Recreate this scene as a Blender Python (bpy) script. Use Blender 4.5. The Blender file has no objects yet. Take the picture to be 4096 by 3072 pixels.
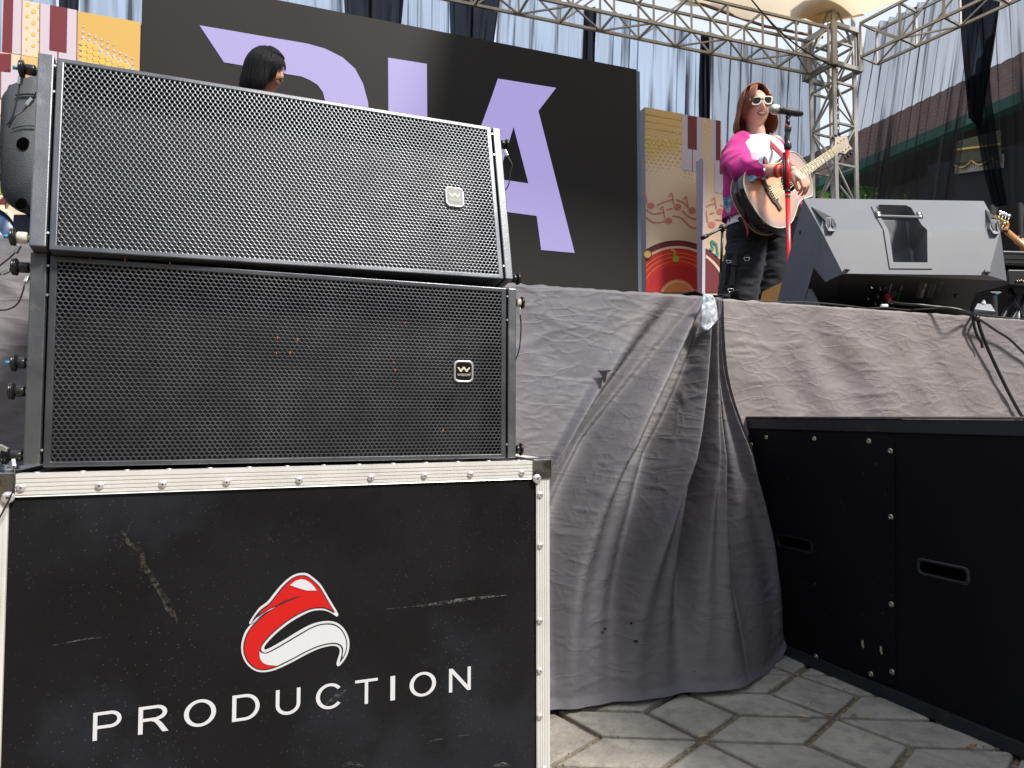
import bpy, bmesh, math, random
import numpy as np
from mathutils import Vector, Matrix, noise
random.seed(7)
V = Vector
R = math.radians
scene = bpy.context.scene
COL = scene.collection
# ------------------------------------------------------------------ camera, sky, sun, exposure
F_PX, CX, CY, HOR = 2733.0, 2048.0, 1536.0, 1655.0       # measured on the 4096 px photograph
PITCH = math.atan((HOR - CY) / F_PX)
CAM_H = 0.66
cam = bpy.data.objects.new('camera', bpy.data.cameras.new('camera'))
COL.objects.link(cam)
cam.location = (0, 0, CAM_H)
cam.rotation_euler = (R(90) + PITCH, 0, 0)
cam.data.sensor_width = 36.0
cam.data.lens = 36.0 * F_PX / 4096.0
cam.data.clip_start = 0.05
cam.data.clip_end = 2000
scene.camera = cam
SUN_EL, SUN_AZ = R(50), R(128)            # azimuth: clockwise from +Y (away from the camera)
world = bpy.data.worlds.new('World')
scene.world = world
world.use_nodes = True
wn, wl = world.node_tree.nodes, world.node_tree.links
wn.clear()
sky = wn.new('ShaderNodeTexSky'); sky.sky_type = 'NISHITA'; sky.sun_disc = False
sky.sun_elevation = SUN_EL; sky.sun_rotation = SUN_AZ; sky.dust_density = 4.0; sky.air_density = 1.0
hsv = wn.new('ShaderNodeHueSaturation'); hsv.inputs['Saturation'].default_value = 0.55
hz = wn.new('ShaderNodeMix'); hz.data_type = 'RGBA'; hz.inputs[0].default_value = 0.80
hz.inputs[7].default_value = (9.6, 10.6, 12.2, 1)        # bright thin cloud over the blue
bg = wn.new('ShaderNodeBackground'); bg.inputs[1].default_value = 0.060
wo = wn.new('ShaderNodeOutputWorld')
wl.new(sky.outputs[0], hsv.inputs['Color']); wl.new(hsv.outputs[0], hz.inputs[6])
wl.new(hz.outputs[2], bg.inputs[0]); wl.new(bg.outputs[0], wo.inputs[0])
sl = bpy.data.lights.new('sun', 'SUN'); sl.energy = 3.8; sl.angle = R(9); sl.color = (1.0, 0.94, 0.86)
sun = bpy.data.objects.new('sun', sl); COL.objects.link(sun)
sdir = V((math.sin(SUN_AZ) * math.cos(SUN_EL), math.cos(SUN_AZ) * math.cos(SUN_EL), math.sin(SUN_EL)))
sun.rotation_euler = sdir.to_track_quat('Z', 'Y').to_euler()
sun.location = sdir * 20
scene.view_settings.view_transform = 'Standard'
scene.view_settings.look = 'None'
scene.view_settings.exposure = 0.80
scene.view_settings.gamma = 1.0
try:
    scene.cycles.transparent_max_bounces = 24
except Exception:
    pass

# ------------------------------------------------------------------ photograph measurements -> world
def ray(x, y):
    a = (x - CX) / F_PX; b = -(y - CY) / F_PX
    return V((a, math.cos(PITCH) - b * math.sin(PITCH), math.sin(PITCH) + b * math.cos(PITCH)))
CAMP = V((0, 0, CAM_H))
def PY(x, y, Y):
    r = ray(x, y); return CAMP + r * (Y / r.y)
def PZ(x, y, z):
    r = ray(x, y); return CAMP + r * ((z - CAM_H) / r.z)
def PP(x, y, o, n):
    r = ray(x, y); return CAMP + r * ((o - CAMP).dot(n) / r.dot(n))
class Plane:
    """vertical (or given) plane: origin, right axis, up axis, normal toward the camera"""
    def __init__(s, o, ax, up=V((0, 0, 1))):
        s.o = V(o); s.ax = V(ax).normalized(); s.up = V(up).normalized(); s.n = s.ax.cross(s.up).normalized()
    def px(s, x, y):
        p = PP(x, y, s.o, s.n) - s.o; return (p.dot(s.ax), p.dot(s.up))
    def w(s, u, v, off=0.0):
        return s.o + s.ax * u + s.up * v + s.n * off
    def wp(s, x, y, off=0.0):
        u, v = s.px(x, y); return s.w(u, v, off)

# ------------------------------------------------------------------ object helpers
def link(o):
    COL.objects.link(o); return o
def tag(o, label=None, cat=None, group=None, kind=None):
    if label: o['label'] = label
    if cat: o['category'] = cat
    if group: o['group'] = group
    if kind: o['kind'] = kind
    return o
def thing(name, label, cat, loc=(0, 0, 0), rotz=0.0, group=None):
    o = bpy.data.objects.new(name, None); link(o)
    o.location = loc; o.rotation_euler = (0, 0, rotz); o.empty_display_size = 0.1
    return tag(o, label, cat, group)
def mworld(o):
    M = o.matrix_basis.copy() if False else Matrix.LocRotScale(o.location, o.rotation_euler, o.scale)
    return mworld(o.parent) @ M if o.parent else M
class MB:
    def __init__(s): s.v = []; s.f = []; s.m = []; s.s = []; s.uv = None
    def add(s, vs, fs, mi=0, smooth=False):
        b = len(s.v); s.v += [tuple(v) for v in vs]
        s.f += [tuple(i + b for i in f) for f in fs]
        s.m += [mi] * len(fs); s.s += [smooth] * len(fs); return b
    def build(s, name, mats, parent=None, local=False, bevel=0.0, uvs=None, subsurf=0, seg=2):
        me = bpy.data.meshes.new(name)
        vs = s.v
        if parent is not None and not local:
            Mi = mworld(parent).inverted(); vs = [tuple(Mi @ V(v)) for v in vs]
        me.from_pydata(vs, [], s.f)
        if not isinstance(mats, (list, tuple)): mats = [mats]
        for m in mats: me.materials.append(m)
        me.polygons.foreach_set('material_index', s.m)
        me.polygons.foreach_set('use_smooth', s.s)
        if s.uv:
            ul = me.uv_layers.new(name='UVMap')
            idx = np.empty(len(me.loops), dtype=np.int32); me.loops.foreach_get('vertex_index', idx)
            ul.data.foreach_set('uv', np.array(s.uv, dtype=np.float32)[idx].ravel())
        me.update(); me.validate()
        o = bpy.data.objects.new(name, me); link(o)
        if parent is not None: o.parent = parent
        if bevel:
            b = o.modifiers.new('bevel', 'BEVEL'); b.width = bevel; b.segments = seg; b.limit_method = 'ANGLE'; b.angle_limit = R(35)
            b.harden_normals = False
        if subsurf:
            m = o.modifiers.new('sub', 'SUBSURF'); m.levels = subsurf; m.render_levels = subsurf
        return o
def single(o, label, cat, group=None):
    return tag(o, label, cat, group)
def box(mb, c, size, M=None, mi=0):
    c = V(c); hx, hy, hz_ = size[0] / 2, size[1] / 2, size[2] / 2
    M = M or Matrix.Identity(3)
    vs = [c + M @ V((x * hx, y * hy, z * hz_)) for x, y, z in
          ((-1,-1,-1),(1,-1,-1),(1,1,-1),(-1,1,-1),(-1,-1,1),(1,-1,1),(1,1,1),(-1,1,1))]
    mb.add(vs, [(0,3,2,1),(4,5,6,7),(0,1,5,4),(1,2,6,5),(2,3,7,6),(3,0,4,7)], mi)
def frame_of(d, up=V((0, 0, 1))):
    d = V(d).normalized()
    if abs(d.dot(up)) > .98: up = V((0, 1, 0))
    a = d.cross(up).normalized(); b = a.cross(d).normalized()
    return a, b, d
def bar(mb, p, q, w, h=None, mi=0, up=V((0, 0, 1))):
    p, q = V(p), V(q); h = h or w
    a, b, d = frame_of(q - p, up)
    vs = [e + a * (sx * w / 2) + b * (sy * h / 2) for e in (p, q) for sx, sy in ((-1,-1),(1,-1),(1,1),(-1,1))]
    mb.add(vs, [(0,1,2,3),(7,6,5,4),(0,4,5,1),(1,5,6,2),(2,6,7,3),(3,7,4,0)], mi)
def tube(mb, pts, r, n=10, mi=0, caps=True, smooth=True, flat=1.0, up=V((0,0,1))):
    pts = [V(p) for p in pts]; rs = r if isinstance(r, (list, tuple)) else [r] * len(pts)
    vs = []; a = None
    for i, p in enumerate(pts):
        d = (pts[min(i+1, len(pts)-1)] - pts[max(i-1, 0)])
        if d.length < 1e-9: d = V((0,0,1))
        d.normalize()
        if a is None: a, b, _ = frame_of(d, up)
        else:
            a = (a - d * a.dot(d)); a.normalize(); b = a.cross(d).normalized()
        for k in range(n):
            t = 2 * math.pi * k / n
            vs.append(p + a * (math.cos(t) * rs[i]) + b * (math.sin(t) * rs[i] * flat))
    fs = [(i*n+k, i*n+(k+1) % n, (i+1)*n+(k+1) % n, (i+1)*n+k) for i in range(len(pts)-1) for k in range(n)]
    bs = mb.add(vs, fs, mi, smooth)
    if caps:
        mb.f += [tuple(bs + k for k in range(n))[::-1], tuple(bs + (len(pts)-1)*n + k for k in range(n))]
        mb.m += [mi, mi]; mb.s += [False, False]
def caps_chain(mb, pts, rs, n=12, mi=0, sub=4, flat=1.0, up=V((0,0,1))):
    """tapered limb with round ends (used before voxel union)"""
    pts = [V(p) for p in pts]
    d0 = (pts[0] - pts[1]).normalized(); d1 = (pts[-1] - pts[-2]).normalized()
    P, Rr = [], []
    for k in range(4):
        t = math.pi / 2 * (1 - k / 4); P.append(pts[0] + d0 * (rs[0] * math.sin(t))); Rr.append(max(rs[0] * math.cos(t), 1e-4))
    for i in range(len(pts)-1):
        for k in range(sub):
            t = k / sub; P.append(pts[i].lerp(pts[i+1], t)); Rr.append(rs[i] + (rs[i+1]-rs[i]) * t)
    for k in range(5):
        t = math.pi / 2 * k / 4; P.append(pts[-1] + d1 * (rs[-1] * math.sin(t))); Rr.append(max(rs[-1] * math.cos(t), 1e-4))
    tube(mb, P, Rr, n, mi, True, True, flat, up)
def lathe(mb, prof, o, d, n=20, mi=0, smooth=True, close=True):
    a, b, d = frame_of(d); o = V(o); vs = []
    for r, z in prof:
        for k in range(n):
            t = 2 * math.pi * k / n; vs.append(o + d * z + a * (math.cos(t) * r) + b * (math.sin(t) * r))
    m = len(prof)
    fs = [(i*n+k, (i+1)*n+k, (i+1)*n+(k+1) % n, i*n+(k+1) % n) for i in range(m-1) for k in range(n)]
    bs = mb.add(vs, fs, mi, smooth)
    if close:
        mb.f += [tuple(bs + k for k in range(n)), tuple(bs + (m-1)*n + k for k in range(n))[::-1]]
        mb.m += [mi, mi]; mb.s += [False, False]
def sphere(mb, c, r, n=12, mi=0, sc=(1,1,1)):
    c = V(c); vs = []; m = n // 2 + 1
    for i in range(m + 1):
        th = math.pi * i / m
        for k in range(n):
            ph = 2 * math.pi * k / n
            vs.append(c + V((math.sin(th)*math.cos(ph)*r*sc[0], math.sin(th)*math.sin(ph)*r*sc[1], math.cos(th)*r*sc[2])))
    fs = [(i*n+k, (i+1)*n+k, (i+1)*n+(k+1) % n, i*n+(k+1) % n) for i in range(m) for k in range(n)]
    mb.add(vs, fs, mi, True)
def prism(mb, pts, ext, mi=0, msides=None):
    """pts: planar loop, ext: vector; makes the closed solid between loop and loop+ext"""
    pts = [V(p) for p in pts]; ext = V(ext); n = len(pts)
    b = mb.add(pts + [p + ext for p in pts], [], mi)
    mb.f.append(tuple(b + i for i in range(n))); mb.f.append(tuple(b + n + i for i in range(n))[::-1])
    mb.m += [mi, mi]; mb.s += [False, False]
    for i in range(n):
        j = (i + 1) % n
        mb.f.append((b + i, b + n + i, b + n + j, b + j)); mb.m.append(mi if msides is None else msides); mb.s.append(False)
def loft(mb, rings, mi=0, cap=True, smooth=True, closed=True):
    n = len(rings[0]); vs = [p for r_ in rings for p in r_]; m = len(rings)
    kk = n if closed else n - 1
    fs = [(i*n+k, i*n+(k+1) % n, (i+1)*n+(k+1) % n, (i+1)*n+k) for i in range(m-1) for k in range(kk)]
    b = mb.add(vs, fs, mi, smooth)
    if cap and closed:
        mb.f += [tuple(b + k for k in range(n))[::-1], tuple(b + (m-1)*n + k for k in range(n))]
        mb.m += [mi, mi]; mb.s += [smooth, smooth]
def grid(mb, fn, nu, nv, mi=0, smooth=True, uv=True):
    vs = []; uvs = []
    for j in range(nv + 1):
        for i in range(nu + 1):
            u, v = i / nu, j / nv; vs.append(fn(u, v)); uvs.append((u, v))
    n = nu + 1
    fs = [(j*n+i, j*n+i+1, (j+1)*n+i+1, (j+1)*n+i) for j in range(nv) for i in range(nu)]
    mb.add(vs, fs, mi, smooth)
    if uv: mb.uv = (mb.uv or []) + uvs
def curve_mesh(loops, smooth_handles=False, res=8, bevel=0):
    """2D filled shape with holes -> (verts2d, faces)"""
    cu = bpy.data.curves.new('tmp', 'CURVE'); cu.dimensions = '2D'; cu.fill_mode = 'BOTH'
    for lp in loops:
        sp = cu.splines.new('POLY'); sp.points.add(len(lp) - 1)
        for i, p in enumerate(lp): sp.points[i].co = (p[0], p[1], 0, 1)
        sp.use_cyclic_u = True
    o = bpy.data.objects.new('tmp', cu); link(o)
    me = bpy.data.meshes.new_from_object(o)
    vs = [tuple(v.co)[:2] for v in me.vertices]; fs = [tuple(p.vertices) for p in me.polygons]
    bpy.data.objects.remove(o); bpy.data.curves.remove(cu); bpy.data.meshes.remove(me)
    return vs, fs
def text_mesh(s, size=1.0, spacing=1.0, shear=0.0):
    cu = bpy.data.curves.new('tmp', 'FONT'); cu.body = s; cu.size = size; cu.space_character = spacing; cu.shear = shear
    cu.resolution_u = 6
    o = bpy.data.objects.new('tmp', cu); link(o)
    me = bpy.data.meshes.new_from_object(o)
    vs = [tuple(v.co)[:2] for v in me.vertices]; fs = [tuple(p.vertices) for p in me.polygons]
    bpy.data.objects.remove(o); bpy.data.curves.remove(cu); bpy.data.meshes.remove(me)
    return vs, fs
def flat2d(mb, vf, fn, mi=0):
    vs, fs = vf
    mb.add([fn(u, v) for u, v in vs], fs, mi)
def smoothloop(pts, k=6, closed=True):
    """Catmull-Rom through 2D/3D points"""
    n = len(pts); out = []
    rng = range(n) if closed else range(n - 1)
    for i in rng:
        if closed: p0, p1, p2, p3 = (np.array(pts[(i+j) % n], float) for j in (-1, 0, 1, 2))
        else: p0, p1, p2, p3 = (np.array(pts[min(max(i+j, 0), n-1)], float) for j in (-1, 0, 1, 2))
        for q in range(k):
            t = q / k
            out.append(tuple(.5 * ((2*p1) + (-p0+p2)*t + (2*p0-5*p1+4*p2-p3)*t*t + (-p0+3*p1-3*p2+p3)*t**3)))
    if not closed: out.append(tuple(np.array(pts[-1], float)))
    return out
def evaluated(o):
    bpy.context.view_layer.update()
    dg = bpy.context.evaluated_depsgraph_get()
    me = bpy.data.meshes.new_from_object(o.evaluated_get(dg))
    old = o.data; o.modifiers.clear(); o.data = me; me.name = o.name
    if old.users == 0: bpy.data.meshes.remove(old)
    return o
def voxel(o, size, smooth=3, fac=.5):
    m = o.modifiers.new('r', 'REMESH'); m.mode = 'VOXEL'; m.voxel_size = size; m.use_smooth_shade = True
    if smooth:
        s = o.modifiers.new('s', 'SMOOTH'); s.iterations = smooth; s.factor = fac
    evaluated(o); o.data.polygons.foreach_set('use_smooth', [True] * len(o.data.polygons)); return o
def cut(o, cutter):
    m = o.modifiers.new('b', 'BOOLEAN'); m.operation = 'DIFFERENCE'; m.solver = 'EXACT'; m.object = cutter
    evaluated(o); me = cutter.data; bpy.data.objects.remove(cutter); bpy.data.meshes.remove(me); return o
def nz(x, y=0.0, z=0.0): return noise.noise(V((x, y, z)))
def dup(root, loc=None, rotz=None, label=None, group=None):
    r = root.copy(); COL.objects.link(r)
    if loc is not None: r.location = loc
    if rotz is not None: r.rotation_euler = (0, 0, rotz)
    if label: r['label'] = label
    if group: r['group'] = group
    for ch in list(root.children):
        c = ch.copy(); COL.objects.link(c); c.parent = r
        for g in ch.children:
            d = g.copy(); COL.objects.link(d); d.parent = c
    return r

# ------------------------------------------------------------------ materials
def mat(name, base, rough=.5, metal=0.0, var=None, bump=None, spec=.5, emit=None, coat=0.0, stretch=None, rvar=None, sheen=0.0, alpha=None, var2=None):
    """var=(scale, amount, colour2, lo, hi) noise mix; bump=(scale, strength, detail)"""
    m = bpy.data.materials.new(name); m.use_nodes = True
    N, L = m.node_tree.nodes, m.node_tree.links
    b = N['Principled BSDF']
    b.inputs['Base Color'].default_value = (*base, 1); b.inputs['Roughness'].default_value = rough
    b.inputs['Metallic'].default_value = metal; b.inputs['Specular IOR Level'].default_value = spec
    if coat: b.inputs['Coat Weight'].default_value = coat; b.inputs['Coat Roughness'].default_value = .15
    if sheen: b.inputs['Sheen Weight'].default_value = sheen
    if emit: b.inputs['Emission Color'].default_value = (*emit[0], 1); b.inputs['Emission Strength'].default_value = emit[1]
    tc = N.new('ShaderNodeTexCoord'); src = tc.outputs['Object']
    if stretch:
        mp = N.new('ShaderNodeMapping'); mp.inputs['Scale'].default_value = stretch; L.new(src, mp.inputs[0]); src = mp.outputs[0]
    def nt(scale, detail=6.0, rough_=.6):
        n = N.new('ShaderNodeTexNoise'); n.inputs['Scale'].default_value = scale
        n.inputs['Detail'].default_value = detail; n.inputs['Roughness'].default_value = rough_
        L.new(src, n.inputs['Vector']); return n
    col = None
    for vv in (var, var2):
        if not vv: continue
        n = nt(vv[0]); mr = N.new('ShaderNodeMapRange')
        mr.inputs[1].default_value = vv[3] if len(vv) > 3 else .4; mr.inputs[2].default_value = vv[4] if len(vv) > 4 else .65
        mr.inputs[4].default_value = vv[1]; L.new(n.outputs[0], mr.inputs[0])
        mx = N.new('ShaderNodeMix'); mx.data_type = 'RGBA'; mx.inputs[6].default_value = (*base, 1); mx.inputs[7].default_value = (*vv[2], 1)
        if col is not None: L.new(col, mx.inputs[6])
        L.new(mr.outputs[0], mx.inputs[0]); col = mx.outputs[2]
    if col is not None: L.new(col, b.inputs['Base Color'])
    if rvar:
        n = nt(rvar[0]); mr = N.new('ShaderNodeMapRange'); mr.inputs[1].default_value = .35; mr.inputs[2].default_value = .65
        mr.inputs[3].default_value = rvar[1]; mr.inputs[4].default_value = rvar[2]
        L.new(n.outputs[0], mr.inputs[0]); L.new(mr.outputs[0], b.inputs['Roughness'])
    if bump:
        n = nt(bump[0], bump[2] if len(bump) > 2 else 4.0)
        bn = N.new('ShaderNodeBump'); bn.inputs['Strength'].default_value = bump[1]; bn.inputs['Distance'].default_value = bump[3] if len(bump) > 3 else .002
        L.new(n.outputs[0], bn.inputs['Height']); L.new(bn.outputs[0], b.inputs['Normal'])
    return m
def srgb(r, g, b):
    return tuple(((c/255/12.92) if c/255 <= .04045 else ((c/255+.055)/1.055)**2.4) for c in (r, g, b))
STAGE_Z = 1.0
def specks(m, scale=95, amount=.19, thr=.80, col=(.11, .10, .09)):
    N, L = m.node_tree.nodes, m.node_tree.links; b = N['Principled BSDF']; src = b.inputs['Base Color'].links[0].from_socket
    tc = N.new('ShaderNodeTexCoord')
    vo = N.new('ShaderNodeTexVoronoi'); vo.inputs['Scale'].default_value = scale; L.new(tc.outputs['Object'], vo.inputs['Vector'])
    n = N.new('ShaderNodeTexNoise'); n.inputs['Scale'].default_value = 7; n.inputs['Detail'].default_value = 4; L.new(tc.outputs['Object'], n.inputs['Vector'])
    sm = N.new('ShaderNodeMath'); sm.operation = 'MULTIPLY'; sm.inputs[1].default_value = amount; L.new(n.outputs[0], sm.inputs[0])
    lt = N.new('ShaderNodeMath'); lt.operation = 'LESS_THAN'; L.new(vo.outputs['Distance'], lt.inputs[0]); L.new(sm.outputs[0], lt.inputs[1])
    vr = N.new('ShaderNodeMath'); vr.operation = 'GREATER_THAN'; vr.inputs[1].default_value = thr; L.new(vo.outputs['Color'], vr.inputs[0])
    mu = N.new('ShaderNodeMath'); mu.operation = 'MULTIPLY'; L.new(lt.outputs[0], mu.inputs[0]); L.new(vr.outputs[0], mu.inputs[1])
    mx = N.new('ShaderNodeMix'); mx.data_type = 'RGBA'; mx.inputs[7].default_value = (*col, 1); L.new(src, mx.inputs[6]); L.new(mu.outputs[0], mx.inputs[0]); L.new(mx.outputs[2], b.inputs['Base Color'])
    return m
K = 0.88      # size of the speaker stack and its case
# ------------------------------------------------------------------ ground
def paver_mat():
    m = mat('paver_concrete', (.385, .355, .305), .85, var=(6, .85, (.25, .232, .20), .38, .62), bump=(110, .9, 8, .004), var2=(28, .6, (.17, .16, .145), .48, .68), spec=.3)
    return m
M_paver = paver_mat()
M_sand = mat('joint_sand', (.16, .125, .085), .95, var=(120, .9, (.32, .27, .19), .45, .62), bump=(220, 1.0, 6, .004), spec=.2)
mb = MB()
mb.add([(-60, -20, -.012), (60, -20, -.012), (60, 120, -.012), (-60, 120, -.012)], [(0, 1, 2, 3)])
tag(mb.build('ground', M_sand), kind='structure')
mb = MB()
S0 = V((.387, 1.419, 0)); e1 = V((.2045, -.0142, 0)); e2 = V((.1120, .1172, 0)); e3 = e2 - e1
T1 = e1 + e2; T2 = e2 + e3
def rhomb(c, a, b):
    q = [c, c + a, c + a + b, c + b]; ctr = (q[0] + q[2]) / 2
    g = .0072 + .0022 * nz(ctr.x * 9, ctr.y * 9)
    top = -.0015 + .0025 * nz(ctr.x * 5 + 7, ctr.y * 5)
    tx, ty = .012 * nz(ctr.x * 7, 3, ctr.y), .012 * nz(ctr.y * 7, 9, ctr.x)
    def inset(d):
        la = a.normalized(); lb = b.normalized(); sn = abs(la.cross(lb).z)
        da, db = la * (d / sn), lb * (d / sn)
        return [q[0] + da + db, q[1] - da + db, q[2] - da - db, q[3] + da - db]
    r0, r1, r2 = inset(g), inset(g + .0018), inset(g + .006)
    lv = [[V((p.x, p.y, -.014)) for p in r0], [V((p.x, p.y, top - .0035)) for p in r0], [V((p.x, p.y, top - .0012)) for p in r1]]
    # worn top: subdivided edge so that the arris is not a ruler line
    rings = []
    for L_ in lv + [[V((p.x, p.y, top + (p.x - ctr.x) * tx + (p.y - ctr.y) * ty)) for p in r2]]:
        ring = []
        for i in range(4):
            p0, p1 = L_[i], L_[(i + 1) % 4]
            for k in range(7):
                p = p0.lerp(p1, k / 7); w = .0011 * nz(p.x * 60, p.y * 60, i)
                ring.append(p + (p - ctr).normalized() * w)
        rings.append(ring)
    n = 28; base = mb.add([p for r_ in rings for p in r_], [(i*n+k, i*n+(k+1) % n, (i+1)*n+(k+1) % n, (i+1)*n+k) for i in range(3) for k in range(n)], 0, False)
    mb.f.append(tuple(base + 3*n + k for k in range(n))); mb.m.append(0); mb.s.append(False)
for i in range(-9, 13):
    for j in range(-7, 8):
        c = S0 + T1 * i + T2 * j
        if not (-1.6 < c.x < 3.2 and .3 < c.y < 3.0): continue
        rhomb(c, e1, e2); rhomb(c, e2, e3); rhomb(c, e3, -e1)
tag(mb.build('pavement', M_paver), kind='structure')
# dry leaves and litter on the joints
M_leaf = mat('dry_leaf', (.42, .33, .20), .8, var=(40, .8, (.30, .20, .10)))
M_leaf2 = mat('brown_leaf', (.30, .13, .06), .8)
zz = lambda a, b: (2150 + a / 1.1367, 2600 + b / 1.1367)
for k, (a, b, sz, ang, lab, mm) in enumerate([(752, 405, .011, .3, 'small pale leaf where six paver joints meet', 0), (1212, 313, .017, .1, 'long pale curled leaf lying flat on a paver', 0),
        (1440, 296, .014, .9, 'jagged pale leaf at the joint in front of the bass cabinet', 0), (1325, 288, .010, 2., 'tiny tan leaf left of the jagged leaf', 0),
        (1975, 445, .013, .2, 'reddish brown leaf at the far right of the paving', 1), (1228, 258, .008, .2, 'tiny white scrap above the long pale leaf', 0),
        (1495, 299, .008, 1.4, 'tiny yellowish leaf right of the jagged leaf', 0)]):
    c = PZ(*zz(a, b), .003); mb = MB()
    def lf(u, v):
        w = sz * .38 * math.sin(math.pi * min(max(v, .02), .98)) * (1 + .35 * math.sin(v * 17 + k))
        x = (u - .5) * 2 * w; y = (v - .5) * 2 * sz
        z = .002 + abs(u - .5) * .006 + .003 * math.sin(v * 3 + k)
        return c + V((x * math.cos(ang) - y * math.sin(ang), x * math.sin(ang) + y * math.cos(ang), z)) if False else c + V((y * math.cos(ang) - x * math.sin(ang), y * math.sin(ang) + x * math.cos(ang), z))
    grid(mb, lf, 4, 9, uv=False)
    o = mb.build('dry_leaf', M_leaf2 if mm else M_leaf); s = o.modifiers.new('t', 'SOLIDIFY'); s.thickness = .0005
    tag(o, lab, 'leaf', 'dry leaves on the paving')
# small crumbs in the joints nobody could count
mb = MB(); rr = random.Random(3)
for q in range(2600):
    i, j = rr.randrange(-4, 9), rr.randrange(-4, 5); c = S0 + T1 * i + T2 * j
    d = rr.choice([e1, e2, e3, -e1, -e2, -e3]); p = c + d * rr.random() + V((rr.gauss(0, .006), rr.gauss(0, .006), 0))
    if p.y > 1.85 or p.y < .8 or p.x < 0: continue
    s = rr.uniform(.0008, .0028)
    a = rr.random() * 6.28
    mb.add([p + V((math.cos(a + t) * s, math.sin(a + t) * s, -.006 + rr.random() * .007)) for t in (0, 2.1, 4.2)] + [p + V((0, 0, s * .9))], [(0, 1, 3), (1, 2, 3), (2, 0, 3)])
tag(mb.build('grit', mat('grit', (.40, .34, .25), .9, var=(50, 1, (.18, .15, .11), .45, .55))), kind='stuff', label='sandy grit and crumbs scattered along the paver joints')
COL.objects['grit']['category'] = 'grit'

# ------------------------------------------------------------------ stage deck
EDGE = [(-3.4, .09), (-.979, 1.307), (.011, 1.80), (.62, 2.016), (1.847, 2.465), (4.2, 3.33)]
M_deck = mat('deck_black_carpet', (.02, .02, .022), .9, bump=(300, .3))
M_ply = mat('deck_plywood', (.28, .19, .11), .7)
stage = thing('stage', 'raised stage platform behind the grey cloth skirt', 'stage', (1.5, 4.5, 0))
off = V((-.03, .08, 0))
front = [V((x, y, STAGE_Z - .014)) + off for x, y in EDGE]
poly = front + [V((6.2, 9.3, STAGE_Z - .014)), V((-7, 5.2, STAGE_Z - .014)), V((-6, .2, STAGE_Z - .014))]
mb = MB(); prism(mb, poly[::-1], V((0, 0, -.02))); mb.build('deck', M_deck, stage)
mb = MB(); prism(mb, [p + V((0, 0, -.022)) for p in poly[::-1]], V((0, 0, -.09))); mb.build('deck_frame', M_ply, stage)
M_leg = mat('steel_leg', (.2, .2, .2), .5, .8)
for x, y in [(-.8, 1.75), (.6, 2.4), (1.9, 2.85), (3.6, 3.5), (0, 4.5), (3.5, 6), (-3, 4)]:
    mb = MB(); tube(mb, [(x, y, 0), (x, y, STAGE_Z - .126)], .024, 10); mb.build('leg', M_leg, stage)

# ------------------------------------------------------------------ cloth skirt
def edge_at_x(px_x):
    """stage edge point (top) seen at photo column px_x"""
    a = (px_x - CX) / F_PX
    for (x0, y0), (x1, y1) in zip(EDGE[:-1], EDGE[1:]):
        # solve x = a*y (camera at origin, x/y = a approx for the horizon row)
        dx, dy = x1 - x0, y1 - y0; den = dx - a * dy
        if abs(den) < 1e-9: continue
        t = (a * y0 - x0) / den
        if -1e-6 <= t <= 1 + 1e-6: return V((x0 + dx * t, y0 + dy * t, STAGE_Z)), V((dx, dy, 0)).normalized()
    return V((EDGE[0][0], EDGE[0][1], STAGE_Z)), V((1, .4, 0)).normalized()
def skirt_pt(px, py, out):
    e, d = edge_at_x(px); n = V((d.y, -d.x, 0))       # toward the camera
    return PP(px, py, e + n * out, n)
GU = [
 [(-900, 700), (-900, 1600), (-900, 2600), (-900, 3600)],
 [(-300, 905), (-300, 1700), (-300, 2600), (-300, 3400)],
 [(600, 1003), (600, 1700), (600, 2400), (600, 3150)],
 [(1500, 1088), (1480, 1700), (1400, 2400), (1350, 3020)],
 [(2065, 1139), (2030, 1700), (1900, 2400), (1790, 2930)],
 [(2380, 1161), (2250, 1600), (2060, 2150), (1960, 2890)],
 [(2640, 1178), (2450, 1480), (2180, 1930), (2060, 2370), (2060, 2862)],
 [(2795, 1188), (2600, 1450), (2320, 1850), (2180, 2250), (2199, 2837)],
 [(2826, 1192), (2690, 1500), (2480, 1900), (2350, 2350), (2345, 2816)],
 [(2843, 1194), (2760, 1550), (2630, 1950), (2520, 2400), (2510, 2796)],
 [(2853, 1195), (2805, 1550), (2735, 2000), (2690, 2450), (2690, 2774)],
 [(2861, 1196), (2838, 1550), (2825, 2000), (2840, 2450), (2850, 2758)],
 [(2868, 1197), (2862, 1550), (2900, 1950), (2970, 2400), (3000, 2722)],
 [(2876, 1198), (2872, 1520), (2950, 1850), (3065, 2250), (3098, 2650)],
 [(2884, 1199), (2880, 1500), (2985, 1860), (3122, 2310), (3158, 2520)],
 [(2890, 1200), (2886, 1520), (2980, 1870), (3118, 2330), (3150, 2520)]]
NG = len(GU) - 1
OUTB = []
paths = []
for gi, g in enumerate(GU):
    e, d = edge_at_x(g[0][0]); n = V((d.y, -d.x, 0))
    bx, by = g[-1]; gp = PZ(bx, by, .006)
    eb, db = edge_at_x(bx); nb = V((db.y, -db.x, 0)); ob = (gp - eb).dot(nb)
    if gi >= 14: ob = .10
    if gi == 15: ob = -.02
    if gi == 13: ob = .17
    pts = []
    for k, (x, y) in enumerate(g):
        t = (y - g[0][1]) / (by - g[0][1])
        pts.append(skirt_pt(x, y, ob * t ** 1.25 + .012))
    paths.append(np.array([list(q[:3]) for q in smoothloop([tuple(p) for p in pts], 8, False)]))
NVS = 40
def resample(P, n):
    d = np.r_[0, np.cumsum(np.linalg.norm(np.diff(P, axis=0), axis=1))]; t = np.linspace(0, d[-1], n + 1)
    return np.c_[[np.interp(t, d, P[:, k]) for k in range(3)]].T
G_ = np.array([resample(p, NVS) for p in paths])          # NG+1, NVS+1, 3
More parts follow.
